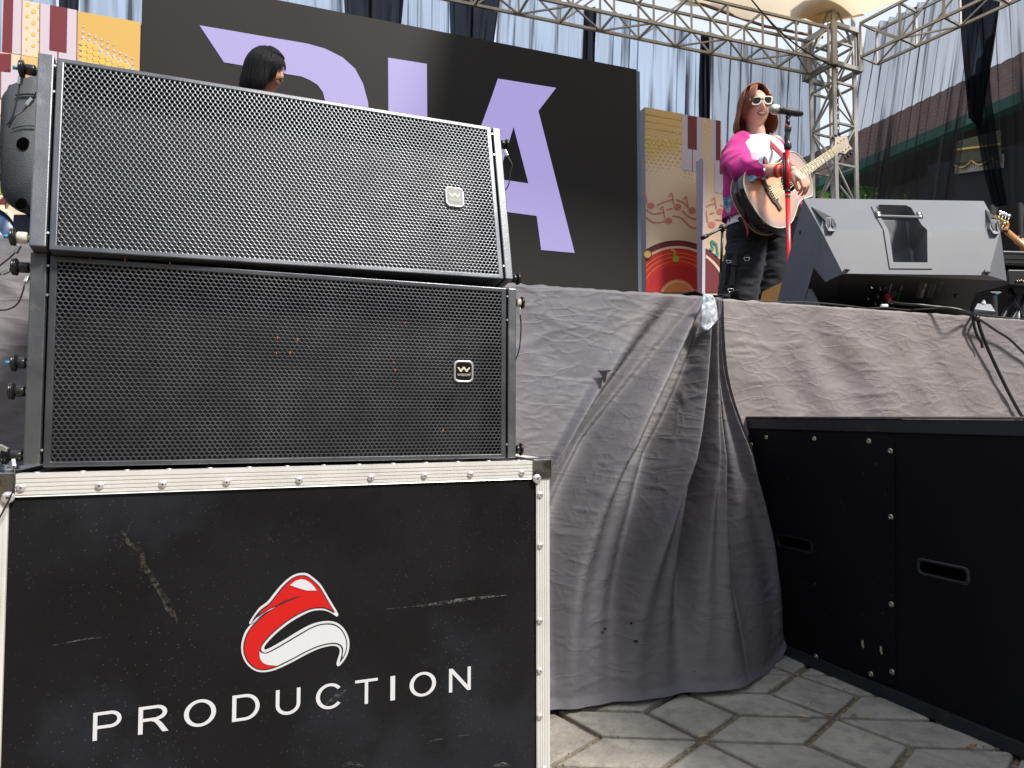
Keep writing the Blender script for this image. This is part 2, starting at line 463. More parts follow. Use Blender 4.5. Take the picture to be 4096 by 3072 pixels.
def gpos(u, v):
    a = u * NG; i = min(int(a), NG - 1); t = a - i; b = v * NVS; j = min(int(b), NVS - 1); s = b - j
    def col(k): k = min(max(k, 0), NG); return G_[k, j] * (1 - s) + G_[k, j + 1] * s
    p0, p1, p2, p3 = col(i-1), col(i), col(i+1), col(i+2)
    if i in (6, 7): # keep the gather tight
        return V(p1 * (1 - t) + p2 * t)
    return V(.5 * ((2*p1) + (-p0+p2)*t + (2*p0-5*p1+4*p2-p3)*t*t + (-p0+3*p1-3*p2+p3)*t**3))
def ridge(x, y, z, sharp=5.0):
    n_ = abs(noise.noise(V((x, y, z)))); return max(0.0, 1 - n_ * sharp) ** 1.5
def wrinkle(p, k=1.0):
    q = p.x * .94 + p.y * .34; z = p.z
    w = .0045 * noise.noise(V((q * 3.2, 1, z * 3.6))) + .0030 * noise.noise(V((q * 9, 2, z * 11)))
    gate = .55 + 1.1 * noise.noise(V((q * 2.1, 7, z * 2.3)))
    w += gate * (.0018 * ridge(q * 5 + z * 2.4, 3, z * 9 - q * 3, 6) + .0009 * ridge(q * 12 - z * 7, 4, z * 13 + q * 8, 6) + .0004 * ridge(q * 26 + z * 14, 5, z * 30 - q * 12, 5))
    return w * k
FD = V((.36, -.93, 0))
def folds(g, v):
    """radial folds of the gather; g = guide coordinate"""
    if g < 5.2: return 0.0
    env = min((g - 5.2) / 1.6, 1.0)
    A = .006 + .092 * min(v * 2.2, 1) * (1 - max(v - .45, 0) / .55) ** 1.2
    gg = g + .12 * math.sin(v * 4 + g)
    c = .70 * math.cos(2 * math.pi * (gg - 7.6) / 1.85) + .30 * math.cos(2 * math.pi * (gg - .2) / .83 + 1.5 * v)
    c = c if c > 0 else c * 1.25
    return env * A * c * (1.0 if g < 12 else .75)
def left_skirt(u, v):
    if v < .03:                                   # top edge laid over the deck
        t = v / .03; p = gpos(u, 0); return p + V((-.03, .09, 0)) * (1 - t) + V((0, 0, .006 + .006 * nz(p.x * 30, 1)))
    vv = (v - .03) / .97; p = gpos(u, vv); g = u * NG
    rip = .010 * math.sin(p.x * 26 + p.z * 7) * nz(p.x * 3, p.z * 2, 4) * min(vv * 5, 1)
    k = min(vv * 8, 1)
    hem = .010 * max(0, vv - .985) / .015
    gath = 1.0 if g < 6.5 else .7 * max(.2, min(1, vv * 2.0))
    return p + FD * (folds(g, vv) + (wrinkle(p) + rip) * k * gath + hem)
def cloth_mat(name, c1, c2, c3, bs=1.0, holes=()):
    m = mat(name, c1, .62, var=(1.6, .85, c2, .42, .62), spec=.35)
    N, L = m.node_tree.nodes, m.node_tree.links; b = N['Principled BSDF']
    tc = N.new('ShaderNodeTexCoord')
    def rid(scale, sx, sz, rot, lo):
        mp = N.new('ShaderNodeMapping'); mp.inputs['Scale'].default_value = (sx, sx, sz); mp.inputs['Rotation'].default_value = (0, R(rot), 0)
        L.new(tc.outputs['Object'], mp.inputs[0])
        n = N.new('ShaderNodeTexNoise'); n.inputs['Scale'].default_value = scale; n.inputs['Detail'].default_value = 2.0; n.inputs['Distortion'].default_value = .5
        n.inputs['Roughness'].default_value = .45; L.new(mp.outputs[0], n.inputs['Vector'])
        a = N.new('ShaderNodeMath'); a.operation = 'SUBTRACT'; a.inputs[1].default_value = .5; L.new(n.outputs[0], a.inputs[0])
        b_ = N.new('ShaderNodeMath'); b_.operation = 'ABSOLUTE'; L.new(a.outputs[0], b_.inputs[0])
        c = N.new('ShaderNodeMapRange'); c.inputs[1].default_value = 0; c.inputs[2].default_value = lo; c.inputs[3].default_value = 1; c.inputs[4].default_value = 0; L.new(b_.outputs[0], c.inputs[0])
        return c.outputs[0]
    def vor(scale, sx, sz, rot, wd, gs):
        mp = N.new('ShaderNodeMapping'); mp.inputs['Scale'].default_value = (sx, sx, sz); mp.inputs['Rotation'].default_value = (0, R(rot), 0)
        L.new(tc.outputs['Object'], mp.inputs[0])
        v = N.new('ShaderNodeTexVoronoi'); v.feature = 'DISTANCE_TO_EDGE'; v.inputs['Scale'].default_value = scale; L.new(mp.outputs[0], v.inputs['Vector'])
        c = N.new('ShaderNodeMapRange'); c.interpolation_type = 'SMOOTHSTEP'; c.inputs[1].default_value = 0; c.inputs[2].default_value = wd; c.inputs[3].default_value = 1; c.inputs[4].default_value = 0; L.new(v.outputs['Distance'], c.inputs[0])
        g = N.new('ShaderNodeTexNoise'); g.inputs['Scale'].default_value = gs; g.inputs['Detail'].default_value = 2; L.new(tc.outputs['Object'], g.inputs['Vector'])
        gm = N.new('ShaderNodeMapRange'); gm.inputs[1].default_value = .40; gm.inputs[2].default_value = .62; L.new(g.outputs[0], gm.inputs[0])
        mu = N.new('ShaderNodeMath'); mu.operation = 'MULTIPLY'; L.new(c.outputs[0], mu.inputs[0]); L.new(gm.outputs[0], mu.inputs[1]); return mu.outputs[0]
    hs_ = [(vor(7, .55, 1.5, 24, .16, 5), 1.0), (vor(11, .6, 1.5, -32, .16, 7), .8), (vor(22, .6, 1.5, 12, .2, 11), .45), (vor(34, 1.3, .7, 40, .25, 13), .25), (rid(12, .5, 1.5, -10, .05), .35)]
    tot = None
    for sk_, w_ in hs_:
        a = N.new('ShaderNodeMath'); a.operation = 'MULTIPLY_ADD'; L.new(sk_, a.inputs[0]); a.inputs[1].default_value = w_
        if tot is None: a.inputs[2].default_value = 0
        else: L.new(tot, a.inputs[2])
        tot = a.outputs[0]
    n3 = N.new('ShaderNodeTexNoise'); n3.inputs['Scale'].default_value = 30; n3.inputs['Detail'].default_value = 6; L.new(tc.outputs['Object'], n3.inputs['Vector'])
    a2 = N.new('ShaderNodeMath'); a2.operation = 'MULTIPLY_ADD'; L.new(n3.outputs[0], a2.inputs[0]); a2.inputs[1].default_value = .5; L.new(tot, a2.inputs[2])
    bn = N.new('ShaderNodeBump'); bn.inputs['Strength'].default_value = .55 * bs; bn.inputs['Distance'].default_value = .0032
    L.new(a2.outputs[0], bn.inputs['Height']); L.new(bn.outputs[0], b.inputs['Normal'])
    # faint stains
    src = b.inputs['Base Color'].links[0].from_socket
    n4 = N.new('ShaderNodeTexNoise'); n4.inputs['Scale'].default_value = 3.2; n4.inputs['Detail'].default_value = 8; L.new(tc.outputs['Object'], n4.inputs['Vector'])
    mr = N.new('ShaderNodeMapRange'); mr.inputs[1].default_value = .52; mr.inputs[2].default_value = .72; mr.inputs[4].default_value = .6; L.new(n4.outputs[0], mr.inputs[0])
    mx = N.new('ShaderNodeMix'); mx.data_type = 'RGBA'; mx.inputs[7].default_value = (*c3, 1); L.new(src, mx.inputs[6]); L.new(mr.outputs[0], mx.inputs[0]); L.new(mx.outputs[2], b.inputs['Base Color'])
    return m
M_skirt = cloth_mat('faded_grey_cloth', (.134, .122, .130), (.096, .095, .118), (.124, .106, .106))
M_black_cloth = mat('black_cloth', (.014, .014, .017), .85, bump=(60, .5))
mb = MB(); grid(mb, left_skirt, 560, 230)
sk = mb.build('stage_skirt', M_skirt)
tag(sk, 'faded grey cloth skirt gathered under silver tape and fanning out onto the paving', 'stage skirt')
# tears and holes: black gaps seen through the cloth, rimmed by frayed lips
def tear(name, loop, off=.012):
    pts = []
    for x, y in loop:
        best = None
        pts.append((x, y))
    return pts
def on_skirt(px, py):
    """first hit of the view ray with the skirt mesh"""
    from mathutils.bvhtree import BVHTree
    global _bvh
    if '_bvh' not in globals(): _bvh = BVHTree.FromPolygons([V(v) for v in SKV], SKF)
    h = _bvh.ray_cast(CAMP, ray(px, py).normalized()); return h[0] if h[0] else skirt_pt(px, py, .02)
SKV, SKF = mb.v, mb.f
M_hole = mat('tear_dark', (.004, .004, .005), .9)
z5 = lambda a, b: (2000 + a / 1.3825, 1000 + b / 1.3825)
z7 = lambda a, b: (2000 + a / 1.0553, 1600 + b / 1.0553)
for lp in ([z5(*q) for q in [(535, 662), (560, 668), (600, 664), (650, 658), (648, 666), (595, 674), (590, 700), (584, 728), (572, 735), (566, 705), (560, 690), (548, 674)]],
           [z7(*q) for q in [(436, 960), (450, 962), (448, 972), (438, 970)]], [z7(*q) for q in [(548, 938), (559, 936), (558, 948), (550, 948)]],
           [z7(*q) for q in [(562, 1014), (580, 1012), (586, 1022), (568, 1025)]], [z7(*q) for q in [(810, 866), (816, 870), (814, 876)]], [z7(*q) for q in [(815, 1145), (826, 1146), (822, 1151)]]):
    m2 = MB(); P_ = [on_skirt(*q) for q in lp]; m2.add([p + (CAMP - p).normalized() * .018 for p in P_], [tuple(range(len(P_)))])
    m2.build('tear', M_hole, sk)
# right-hand cloth
def right_skirt(u, v):
    px = 2880 + u * 1500; e, d = edge_at_x(px); n = V((d.y, -d.x, 0))
    if v < .04:
        t = v / .04; return e + V((-.03, .09, 0)) * (1 - t) + V((0, 0, .003 + .005 * nz(e.x * 25, 5)))
    vv = (v - .04) / .96; z = STAGE_Z * (1 - vv); k = min(vv * 8, 1)
    s = e.x * 1.06
    rip = .010 * math.sin((s * .8 + z * .45) * 34 + 2.2 * nz(s * 3, z * 3)) * (.5 + .8 * nz(s * 2.3, z * 1.2, 8)) * max(0, 1 - vv * 1.3)
    p = e + n * (.005 + .03 * vv); p.z = z
    return p + n * ((wrinkle(p, 1.0) + rip) * k)
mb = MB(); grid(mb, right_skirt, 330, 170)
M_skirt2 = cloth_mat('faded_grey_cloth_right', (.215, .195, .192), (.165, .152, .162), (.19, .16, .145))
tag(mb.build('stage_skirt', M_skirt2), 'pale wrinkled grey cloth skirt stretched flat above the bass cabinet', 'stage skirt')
# loose black edge of cloth curling on the deck
crv = smoothloop([(2690, 1177), (2735, 1172), (2770, 1164), (2800, 1165), (2830, 1180), (2868, 1180), (2898, 1174), (2912, 1188), (2924, 1180), (2938, 1160), (2956, 1170), (2972, 1190), (3000, 1206)], 5, False)
mb = MB()
def lip(u, v):
    a = u * (len(crv) - 1); i = min(int(a), len(crv) - 2); t = a - i
    x = crv[i][0] * (1 - t) + crv[i+1][0] * t; y = crv[i][1] * (1 - t) + crv[i+1][1] * t
    e, d = edge_at_x(x); n = V((d.y, -d.x, 0)); top = PP(x, y, e - n * .05, n)
    low = e - n * .03; low.z = STAGE_Z + .002; b = top.lerp(low, v); return b - n * (.03 * math.sin(v * 3.1) + .01 * math.sin(u * 30))
grid(mb, lip, 90, 8, uv=False)
o = mb.build('loose_cloth', M_black_cloth); s = o.modifiers.new('t', 'SOLIDIFY'); s.thickness = .002
tag(o, 'loose black cloth curling up along the stage edge by the tape', 'cloth')
# silver tape
zt = lambda a, b: (2700 + a / 3.687, 1050 + b / 3.687)
Ltp = smoothloop([zt(*q) for q in [(400, 470), (384, 600), (371, 720), (378, 850), (388, 965), (430, 1008)]], 4, False)
Rtp = smoothloop([zt(*q) for q in [(550, 508), (580, 570), (600, 660), (607, 780), (600, 880), (445, 1008)]], 4, False)
def tape(u, v):
    a = v * (len(Ltp) - 1); i = min(int(a), len(Ltp) - 2); t = a - i
    l = np.array(Ltp[i]) * (1-t) + np.array(Ltp[i+1]) * t; r = np.array(Rtp[i]) * (1-t) + np.array(Rtp[i+1]) * t
    q = l * (1-u) + r * u; p = on_skirt(*q); bul = .010 * math.sin(u * math.pi)
    c = skirt_pt(q[0], q[1], .055)
    w = .0045 * (1 - 2.5 * abs(nz(u * 3 + v * 2.2, v * 3 - u, 5))) + .002 * nz(u * 8, v * 9)
    return c + FD * (bul + w)
mb = MB(); grid(mb, tape, 16, 26, uv=False)
M_tape = mat('silver_tape', (.62, .66, .74), .38, .35, bump=(45, .8, 3, .004), rvar=(9, .25, .55))
o = mb.build('tape_patch', M_tape); s = o.modifiers.new('t', 'SOLIDIFY'); s.thickness = .0015; s.offset = -1
tag(o, 'crumpled silver tape patch pinning the gathered cloth at the stage edge', 'tape')
# ------------------------------------------------------------------ line array cabinets
M_grille = mat('grille_black_steel', (.088, .094, .105), .32, .8, rvar=(14, .27, .42), var=(6, .6, (.125, .132, .143), .45, .7), spec=.6)
M_grilleb = mat('grille_border_steel', (.10, .107, .12), .32, .75, rvar=(11, .26, .42), var=(5, .8, (.15, .158, .172), .4, .7), bump=(500, .1))
M_rail = mat('side_plate_paint', (.14, .148, .162), .34, .75, rvar=(9, .28, .5), var=(22, .7, (.24, .24, .235), .60, .72), bump=(350, .12))
M_cab = mat('cabinet_black', (.004, .004, .005), .7, bump=(200, .3))
M_chrome = mat('pin_steel', (.35, .35, .36), .22, .95)
M_blackm = mat('pin_black', (.02, .02, .022), .28, .3)
M_wire = mat('lanyard_wire', (.015, .015, .016), .5)
M_crimp = mat('crimp_aluminium', (.62, .62, .60), .35, .9)
M_cream = mat('worn_white_paint', (.55, .52, .44), .5, var=(60, 1, (.16, .12, .08), .5, .6))
M_badge = mat('badge_black', (.010, .010, .012), .18, coat=.5)
M_badger = mat('badge_rim', (.62, .60, .62), .3, .6)
M_gold = mat('badge_print', (.60, .56, .42), .4)
M_rust = mat('rust_orange', (.35, .12, .05), .8)
SW, SH = .740, .322
PXP, PYP, HR = .0078, .00612, .00295
def grille_mesh():
    mbs = MB()
    yt = (PXP**2/4 + PYP**2) / (2*PYP); ys = PYP - yt
    hexv = [(0, yt), (PXP/2, ys), (PXP/2, -ys), (0, -yt), (-PXP/2, -ys), (-PXP/2, ys)]
    outer = []
    for i in range(6):
        a, b = hexv[i], hexv[(i+1) % 6]; outer += [a, ((a[0]+b[0])/2, (a[1]+b[1])/2)]
    ang = [math.atan2(y, x) for x, y in outer]
    inner = [(HR*math.cos(t), HR*math.sin(t)) for t in ang]
    nx, ny = int((SW - .022) / PXP), int((SH - .020) / PYP)
    V_, F_ = [], []
    for j in range(ny + 1):
        nn = nx if j % 2 else nx + 1
        for i in range(nn):
            x = -nx * PXP / 2 + i * PXP + (PXP/2 if j % 2 else 0); z = -ny * PYP / 2 + j * PYP
            b = len(V_)
            V_ += [(x+p, 0, z+q) for p, q in outer] + [(x+p, .0002, z+q) for p, q in inner] + [(x+p, .0016, z+q) for p, q in inner]
            for k in range(12):
                k2 = (k+1) % 12
                F_.append((b+k, b+12+k, b+12+k2, b+k2)); F_.append((b+12+k, b+24+k, b+24+k2, b+12+k2))
    mbs.add(V_, F_, 0, False)
    return mbs
GM = grille_mesh()
def rrect(w, h, r, n=5, c=(0, 0)):
    out = []
    for sx, sy, a0 in ((1, 1, 0), (-1, 1, 90), (-1, -1, 180), (1, -1, 270)):
        for k in range(n + 1):
            t = R(a0 + 90 * k / n); out.append((c[0] + sx*(w/2-r) + r*math.cos(t), c[1] + sy*(h/2-r) + r*math.sin(t)))
    return out
def pin(root, x, y, z, side, L=.026, body='b', tip=False, fl=.0125):
    m = MB(); d = V((side, 0, 0))
    o = V((x, y, z))
    lathe(m, [(.0045, 0), (.0045, .004)], o, d, 12, 1)
    lathe(m, [(.0075, .004), (.0085, .006), (.0085, L*.62), (.0065, L*.7)], o, d, 16, 2 if body == 'w' else 0)
    lathe(m, [(.006, L*.7), (fl, L*.76), (fl+.0008, L*.80), (fl, L*.84), (fl-.0012, L*.87), (fl, L*.9), (fl, L*.97), (fl-.002, L)], o, d, 22, 0)
    lathe(m, [(.007, L), (.006, L+.0015)], o, d, 16, 1)
    if tip: lathe(m, [(.003, L+.001), (.003, L+.008)], o, d, 10, 3)
    return m.build('locking_pin', [M_blackm, M_chrome, M_cream, mat_blue], root, local=True)
mat_blue = mat('pin_button_blue', (.02, .22, .45), .3)
def make_speaker(center, rot, label, badge_px, silver, pins, wires, rust):
    root = thing('line_array_speaker', label, 'speaker', group='line array speakers stacked on the flight case')
    root.location = CAMP + (V(center) - CAMP) * K; root.scale = (K, K, K); root.rotation_euler = rot
    Wm = mworld(root); inv = Wm.inverted()
    # cabinet: trapezoid box behind the grille
    m = MB(); D = .40
    P_ = [V((-SW/2-.002, .045, SH/2-.0006)), V((SW/2+.002, .045, SH/2-.0006)), V((SW/2+.002, .045, -SH/2+.0006)), V((-SW/2-.002, .045, -SH/2+.0006))]
    Q_ = [V((-SW/2-.002, D, SH/2-.035)), V((SW/2+.002, D, SH/2-.035)), V((SW/2+.002, D, -SH/2+.035)), V((-SW/2-.002, D, -SH/2+.035))]
    loft(m, [P_, Q_], cap=True, smooth=False); m.build('cabinet', M_cab, root, local=True)
    g = MB(); g.v, g.f, g.m, g.s = GM.v, GM.f, GM.m, GM.s
    if 'shared' not in make_speaker.__dict__:
        go = g.build('grille', M_grille, root, local=True); make_speaker.shared = go.data
    else:
        go = bpy.data.objects.new('grille', make_speaker.shared); link(go); go.parent = root
    # border with turned-back lips
    m = MB(); ow, oh, iw, ih = SW/2, SH/2, SW/2 - .0105, SH/2 - .0085; y0 = -.0006
    o_ = [(-ow, oh), (ow, oh), (ow, -oh), (-ow, -oh)]; i_ = [(-iw, ih), (iw, ih), (iw, -ih), (-iw, -ih)]
    vs = [V((x, y0, z)) for x, z in o_] + [V((x, y0, z)) for x, z in i_] + [V((x, .048, z)) for x, z in o_] + [V((x, .0012, z)) for x, z in i_]
    fs = []
    for k in range(4):
        k2 = (k+1) % 4; fs += [(k, k2, 4+k2, 4+k)[::-1], (k, 8+k, 8+k2, k2)[::-1], (4+k, 4+k2, 12+k2, 12+k)[::-1]]
    m.add(vs, fs); m.build('grille_border', M_grilleb, root, local=True, bevel=.0022, seg=3)
    # side plates
    for s in (-1, 1):
        w = .0215 if s < 0 else .0165; m = MB()
        x0 = s * (SW/2 + .0035); x1 = x0 + s * w
        zt_, zb = SH/2 + (.003 if s < 0 else 0), -SH/2 + (.004 if s < 0 else 0)
        pr = [(x0, 0), (x1, 0), (x1, .05), (x1 - s*.004, .30), (x0, .30)]
        prism(m, [V((a, b - .001, zb)) for a, b in pr], V((0, 0, zt_ - zb)))
        sp = m.build('side_plate', M_rail, root, local=True, bevel=.0018)
        for zc in (.1, -.155 + .02, .145):
            k = MB(); lathe(k, [(.0022, 0), (.0018, .0012)], (s * (SW/2 + .0015), -.001, zc), (0, -1, 0), 10); k.build('screw', M_crimp, sp, local=True)
    # badge
    def hit(px, py):
        r = (inv.to_3x3() @ ray(px, py)); o = inv @ CAMP; t = -o.y / r.y; return o + r * t
    c = hit(*badge_px)
    bx, bz = c.x, c.z
    m = MB(); lo = rrect(.0375, .0405, .009, 6); li = rrect(.0305, .0335, .007, 6)
    vf = curve_mesh([lo, li]); n = len(lo)
    vs = [V((bx+x, -.0032, bz+z)) for x, z in lo] + [V((bx+x, -.0045, bz+z)) for x, z in rrect(.0345, .0375, .008, 6)] + [V((bx+x, -.0030, bz+z)) for x, z in li] + [V((bx+x, .001, bz+z)) for x, z in lo]
    fs = []
    for k in range(n):
        k2 = (k+1) % n; fs += [(k, k2, n+k2, n+k), (n+k, n+k2, 2*n+k2, 2*n+k), (3*n+k, 3*n+k2, k2, k)]
    m.add(vs, fs, 0, True); bd = m.build('badge', M_badger, root, local=True)
    m = MB(); m.add([V((bx+x, -.0031, bz+z)) for x, z in li], [tuple(range(n))[::-1]]); m.build('badge_face', M_badge if not silver else M_badge2, bd, local=True)
    m = MB(); pm = 0
    wv = [(-.0125, .0075), (-.0090, .0075), (-.0058, .0030), (-.0012, .0085), (.0012, .0085), (.0056, .0030), (.0090, .0075), (.0125, .0075), (.0066, -.0008), (.0045, -.0008), (0, .0048), (-.0045, -.0008), (-.0066, -.0008)]
    flat2d(m, curve_mesh([wv]), lambda u, v: V((bx+u, -.0037, bz+v)))
    vs, fs = text_mesh('WISDOM', .0062, 1.02); w = max(v[0] for v in vs)
    flat2d(m, (vs, fs), lambda u, v: V((bx+(u-w/2)*.96, -.0037, bz+v-.0085)))
    vs, fs = text_mesh('\u00ae', .004); flat2d(m, (vs, fs), lambda u, v: V((bx+u+.0112, -.0037, bz+v-.005)))
    m.build('badge_print', M_gold, bd, local=True)
    for (s, px, py, L, body, tip) in pins:
        r = (inv.to_3x3() @ ray(px, py)); o = inv @ CAMP
        yy = .012; t = (yy - o.y) / r.y; h = o + r * t
        x = s * (SW/2 + .0035 + (.0215 if s < 0 else .0165))
        pin(root, x, yy, h.z, s, L, body, tip, .0128 if s < 0 else .0115)
    for path, crimp in wires:
        m = MB(); pts = [PY(x, y, Yd * K) for x, y, Yd in path]
        tube(m, [V(q) for q in smoothloop([tuple(p) for p in pts], 6, False)], .0011, 6)
        lo = m.build('lanyard', M_wire, root)
        if crimp:
            k = MB(); a, b = pts[crimp[0]], pts[crimp[1]]; bar(k, a, a + (b-a).normalized() * .012, .0045, .0055); k.build('crimp', M_crimp, lo, bevel=.0008)
    if rust:
        rg = random.Random(5)
        for (rx, ry) in rust:
            m = MB(); c = hit(rx, ry)
            for q in range(1):
                a, b = c.x, c.z
                m.add([V((a + math.cos(t)*.0012*rg.uniform(.6, 1.4), -.0005, b + math.sin(t)*.0028*rg.uniform(.5, 1.2))) for t in (0, 1, 2.2, 3.3, 4.5)], [(0, 1, 2, 3, 4)])
            m.build('chipped_paint', M_rust, root, local=True)
    return root
M_badge2 = mat('badge_silver', (.18, .18, .175), .25, coat=.6)  # paler grey face used on the upper badge only
low = make_speaker((-.3581, 1.1603, CAM_H + .0789), (R(-.11), R(.21), R(20.31)),
    'lower black perforated line array speaker resting on the flight case', (1853, 1486), False,
    [(-1, 100, 1070, .026, 'b', False), (-1, 85, 1452, .022, 'b', True), (-1, 80, 1565, .024, 'b', False), (-1, 80, 1823, .030, 'b', True),
     (1, 2090, 1212, .019, 'w', False), (1, 2095, 1797, .017, 'b', False)],
    [([(2078, 1232, 1.30), (2081, 1262, 1.30), (2084, 1310, 1.31), (2078, 1390, 1.31), (2062, 1442, 1.31)], (0, 1)),
     ([(40, 1078, 1.02), (15, 1090, 1.02), (-15, 1105, 1.02)], (0, 1)),
     ([(112, 1105, 1.03), (98, 1140, 1.02), (90, 1170, 1.02), (70, 1215, 1.02), (30, 1238, 1.02), (-20, 1240, 1.02)], (0, 1)),
     ([(52, 1840, 1.0), (58, 1880, .99), (57, 1945, .985), (40, 1990, .985), (15, 2040, .985), (-10, 2085, .985)], (0, 1)),
     ([(30, 1800, 1.01), (10, 1790, 1.01), (-15, 1810, 1.01)], (0, 1))],
    [(1190, 1360), (1110, 1350), (1105, 1412), (1160, 1410), (1620, 1290), (1575, 1450), (1580, 1480), (1772, 1722), (500, 1040), (360, 1035), (680, 1052)])
up = make_speaker((-.3678, 1.1837, CAM_H + .4117), (R(-9.29), R(-1.18), R(23.8)),
    'upper black perforated line array speaker tilted back on top of the lower one', (1817, 791), True,
    [(-1, 120, 280, .026, 'b', True), (-1, 110, 952, .026, 'w', True), (1, 2010, 578, .019, 'b', False), (1, 2062, 1115, .018, 'b', False)],
    [([(2018, 600, 1.36), (2028, 622, 1.36), (2048, 658, 1.36), (2041, 690, 1.36), (2034, 740, 1.36), (2014, 768, 1.36)], (0, 1)),
     ([(84, 305, 1.05), (80, 330, 1.05), (68, 400, 1.05), (48, 470, 1.05), (28, 500, 1.05)], (0, 1)),
     ([(148, 365, 1.06), (130, 395, 1.06), (95, 440, 1.06), (60, 465, 1.05), (35, 510, 1.05)], (1, 2)),
     ([(78, 980, 1.03), (64, 1005, 1.03), (40, 1030, 1.02), (0, 1062, 1.02), (-25, 1085, 1.02)], (0, 1))], None)

# ------------------------------------------------------------------ flight case
CZ = CAM_H - .0885 * K
c_tr = PZ(2196, 1842, CZ)
FC = Plane(c_tr, (1, .37, 0))
uL = FC.px(-48, 1900)[0]; Wc = -uL; Dc = .50; Hc = CZ - .012; RB = .0335 * K
case = thing('flight_case', 'black flight case with aluminium edges, red and white emblem and the word PRODUCTION', 'flight case', tuple(FC.w(uL/2, -CZ, -Dc/2)), math.atan(.37))
def lam_mat():
    m = mat('scuffed_black_laminate', (.0050, .0050, .0060), .48, var=(3.4, .7, (.026, .031, .044), .50, .80), rvar=(5, .36, .65), bump=(420, .12), spec=.2)
    N, L = m.node_tree.nodes, m.node_tree.links; b = N['Principled BSDF']; src = b.inputs['Base Color'].links[0].from_socket
    tc = N.new('ShaderNodeTexCoord')
    vo = N.new('ShaderNodeTexVoronoi'); vo.inputs['Scale'].default_value = 190; L.new(tc.outputs['Object'], vo.inputs['Vector'])
    n = N.new('ShaderNodeTexNoise'); n.inputs['Scale'].default_value = 7; n.inputs['Detail'].default_value = 4; L.new(tc.outputs['Object'], n.inputs['Vector'])
    sm = N.new('ShaderNodeMath'); sm.operation = 'MULTIPLY'; sm.inputs[1].default_value = .19; L.new(n.outputs[0], sm.inputs[0])
    lt = N.new('ShaderNodeMath'); lt.operation = 'LESS_THAN'; L.new(vo.outputs['Distance'], lt.inputs[0]); L.new(sm.outputs[0], lt.inputs[1])
    vr = N.new('ShaderNodeMath'); vr.operation = 'GREATER_THAN'; vr.inputs[1].default_value = .55; L.new(vo.outputs['Color'], vr.inputs[0])
    mu = N.new('ShaderNodeMath'); mu.operation = 'MULTIPLY'; L.new(lt.outputs[0], mu.inputs[0]); L.new(vr.outputs[0], mu.inputs[1])
    mx = N.new('ShaderNodeMix'); mx.data_type = 'RGBA'; mx.inputs[7].default_value = (.065, .06, .055, 1); L.new(src, mx.inputs[6]); L.new(mu.outputs[0], mx.inputs[0]); L.new(mx.outputs[2], b.inputs['Base Color'])
    return m
M_lam = lam_mat()
M_alu = mat('brushed_aluminium', (.68, .67, .65), .36, .3, rvar=(30, .3, .45), var=(8, .5, (.52, .51, .48), .45, .7), stretch=(1, 1, 1))
M_rivet = mat('rivet_steel', (.72, .70, .70), .3, .7)
M_rivetc = mat('rivet_core', (.08, .05, .06), .5, .5)
M_chromeb = mat('corner_chrome', (.30, .30, .31), .14, 1.0, rvar=(30, .08, .35), var=(40, .8, (.05, .05, .055), .42, .6))
m = MB(); corners = [FC.w(a, b, o) for o in (-.0025, -Dc) for a, b in ((uL+.003, -.003), (-.003, -.003), (-.003, -Hc), (uL+.003, -Hc))]
m.add(corners, [(0, 3, 2, 1), (4, 5, 6, 7), (0, 1, 5, 4), (1, 2, 6, 5), (2, 3, 7, 6), (3, 0, 4, 7)]); m.build('body', M_lam, case)
def ribbed(u0, v0, u1, v1, w, flip):
    """extruded aluminium angle: ribbed front leg + plain side leg, running from (u0,v0) to (u1,v1)"""
    prof = [(0, -w)]           # (across, out) across from outer edge inwards
    pts = [(0.0, -w), (0.0, .0012)]
    nr = 5; 
    for k in range(nr):
        a = w * (.06 + .90 * k / nr); b = w * (.06 + .90 * (k + 1) / nr)
        pts += [(a, .0012), (a + (b-a)*.70, .0012), (a + (b-a)*.76, .0002), (b - (b-a)*.06, .0002)]
    pts += [(w, .0012), (w, -.0015), (.0015, -.0015), (.0015, -w)]
    dirv = V((u1-u0, v1-v0)); Ln = dirv.length; dirv.normalize(); inn = V((-dirv.y, dirv.x)) * flip
    m = MB()
    rings = []
    for (u, v) in ((u0, v0), (u1, v1)):
        rings.append([FC.w(u + inn.x * a, v + inn.y * a, o) for a, o in pts])
    loft(m, rings, smooth=False); return m
def rivet(parent, u, v, off=.0012, r=.0062 * K):
    m = MB(); o = FC.w(u, v, off)
    lathe(m, [(r, 0), (r*.96, .0012), (r*.75, .0028), (r*.45, .0036), (r*.25, .0038), (.0003, .0038)], o, FC.n, 18)
    k = m.build('rivet', M_rivet, parent); m = MB(); lathe(m, [(r*.2, .0038), (r*.17, .0042)], o, FC.n, 8); m.build('rivet_core', M_rivetc, k) if False else None
    m = MB(); lathe(m, [(r*.24, .0037), (r*.2, .0043)], o, FC.n, 8); q = m.build('rivet_pin', M_rivetc, parent)
    return k
z6 = lambda a, b: (a / .9617, 1700 + b / .9617)
cb = .034 * K
top = ribbed(uL + cb*.9, 0, -cb, 0, RB, -1).build('edge_rail', M_alu, case)
for a, b in [(83, 241), (384, 233), (627, 227), (873, 219), (1151, 211), (1427, 203), (1632, 195), (1809, 189), (2006, 184)]:
    rivet(top, *FC.px(*z6(a, b)))
rt = ribbed(0, -cb, 0, -Hc + cb, .0265 * K, -1).build('edge_rail', M_alu, case)
for a, b in [(2077, 268), (2077, 463), (2076, 752), (2075, 944), (2076, 1120)]: rivet(rt, *FC.px(*z6(a, b)))
rivet(rt, -.011, -.50)
lf = ribbed(uL, -Hc + cb, uL, -cb, .0265 * K, -1).build('edge_rail', M_alu, case)
ribbed(-cb, -Hc, uL + cb, -Hc, RB, -1).build('edge_rail', M_alu, case)
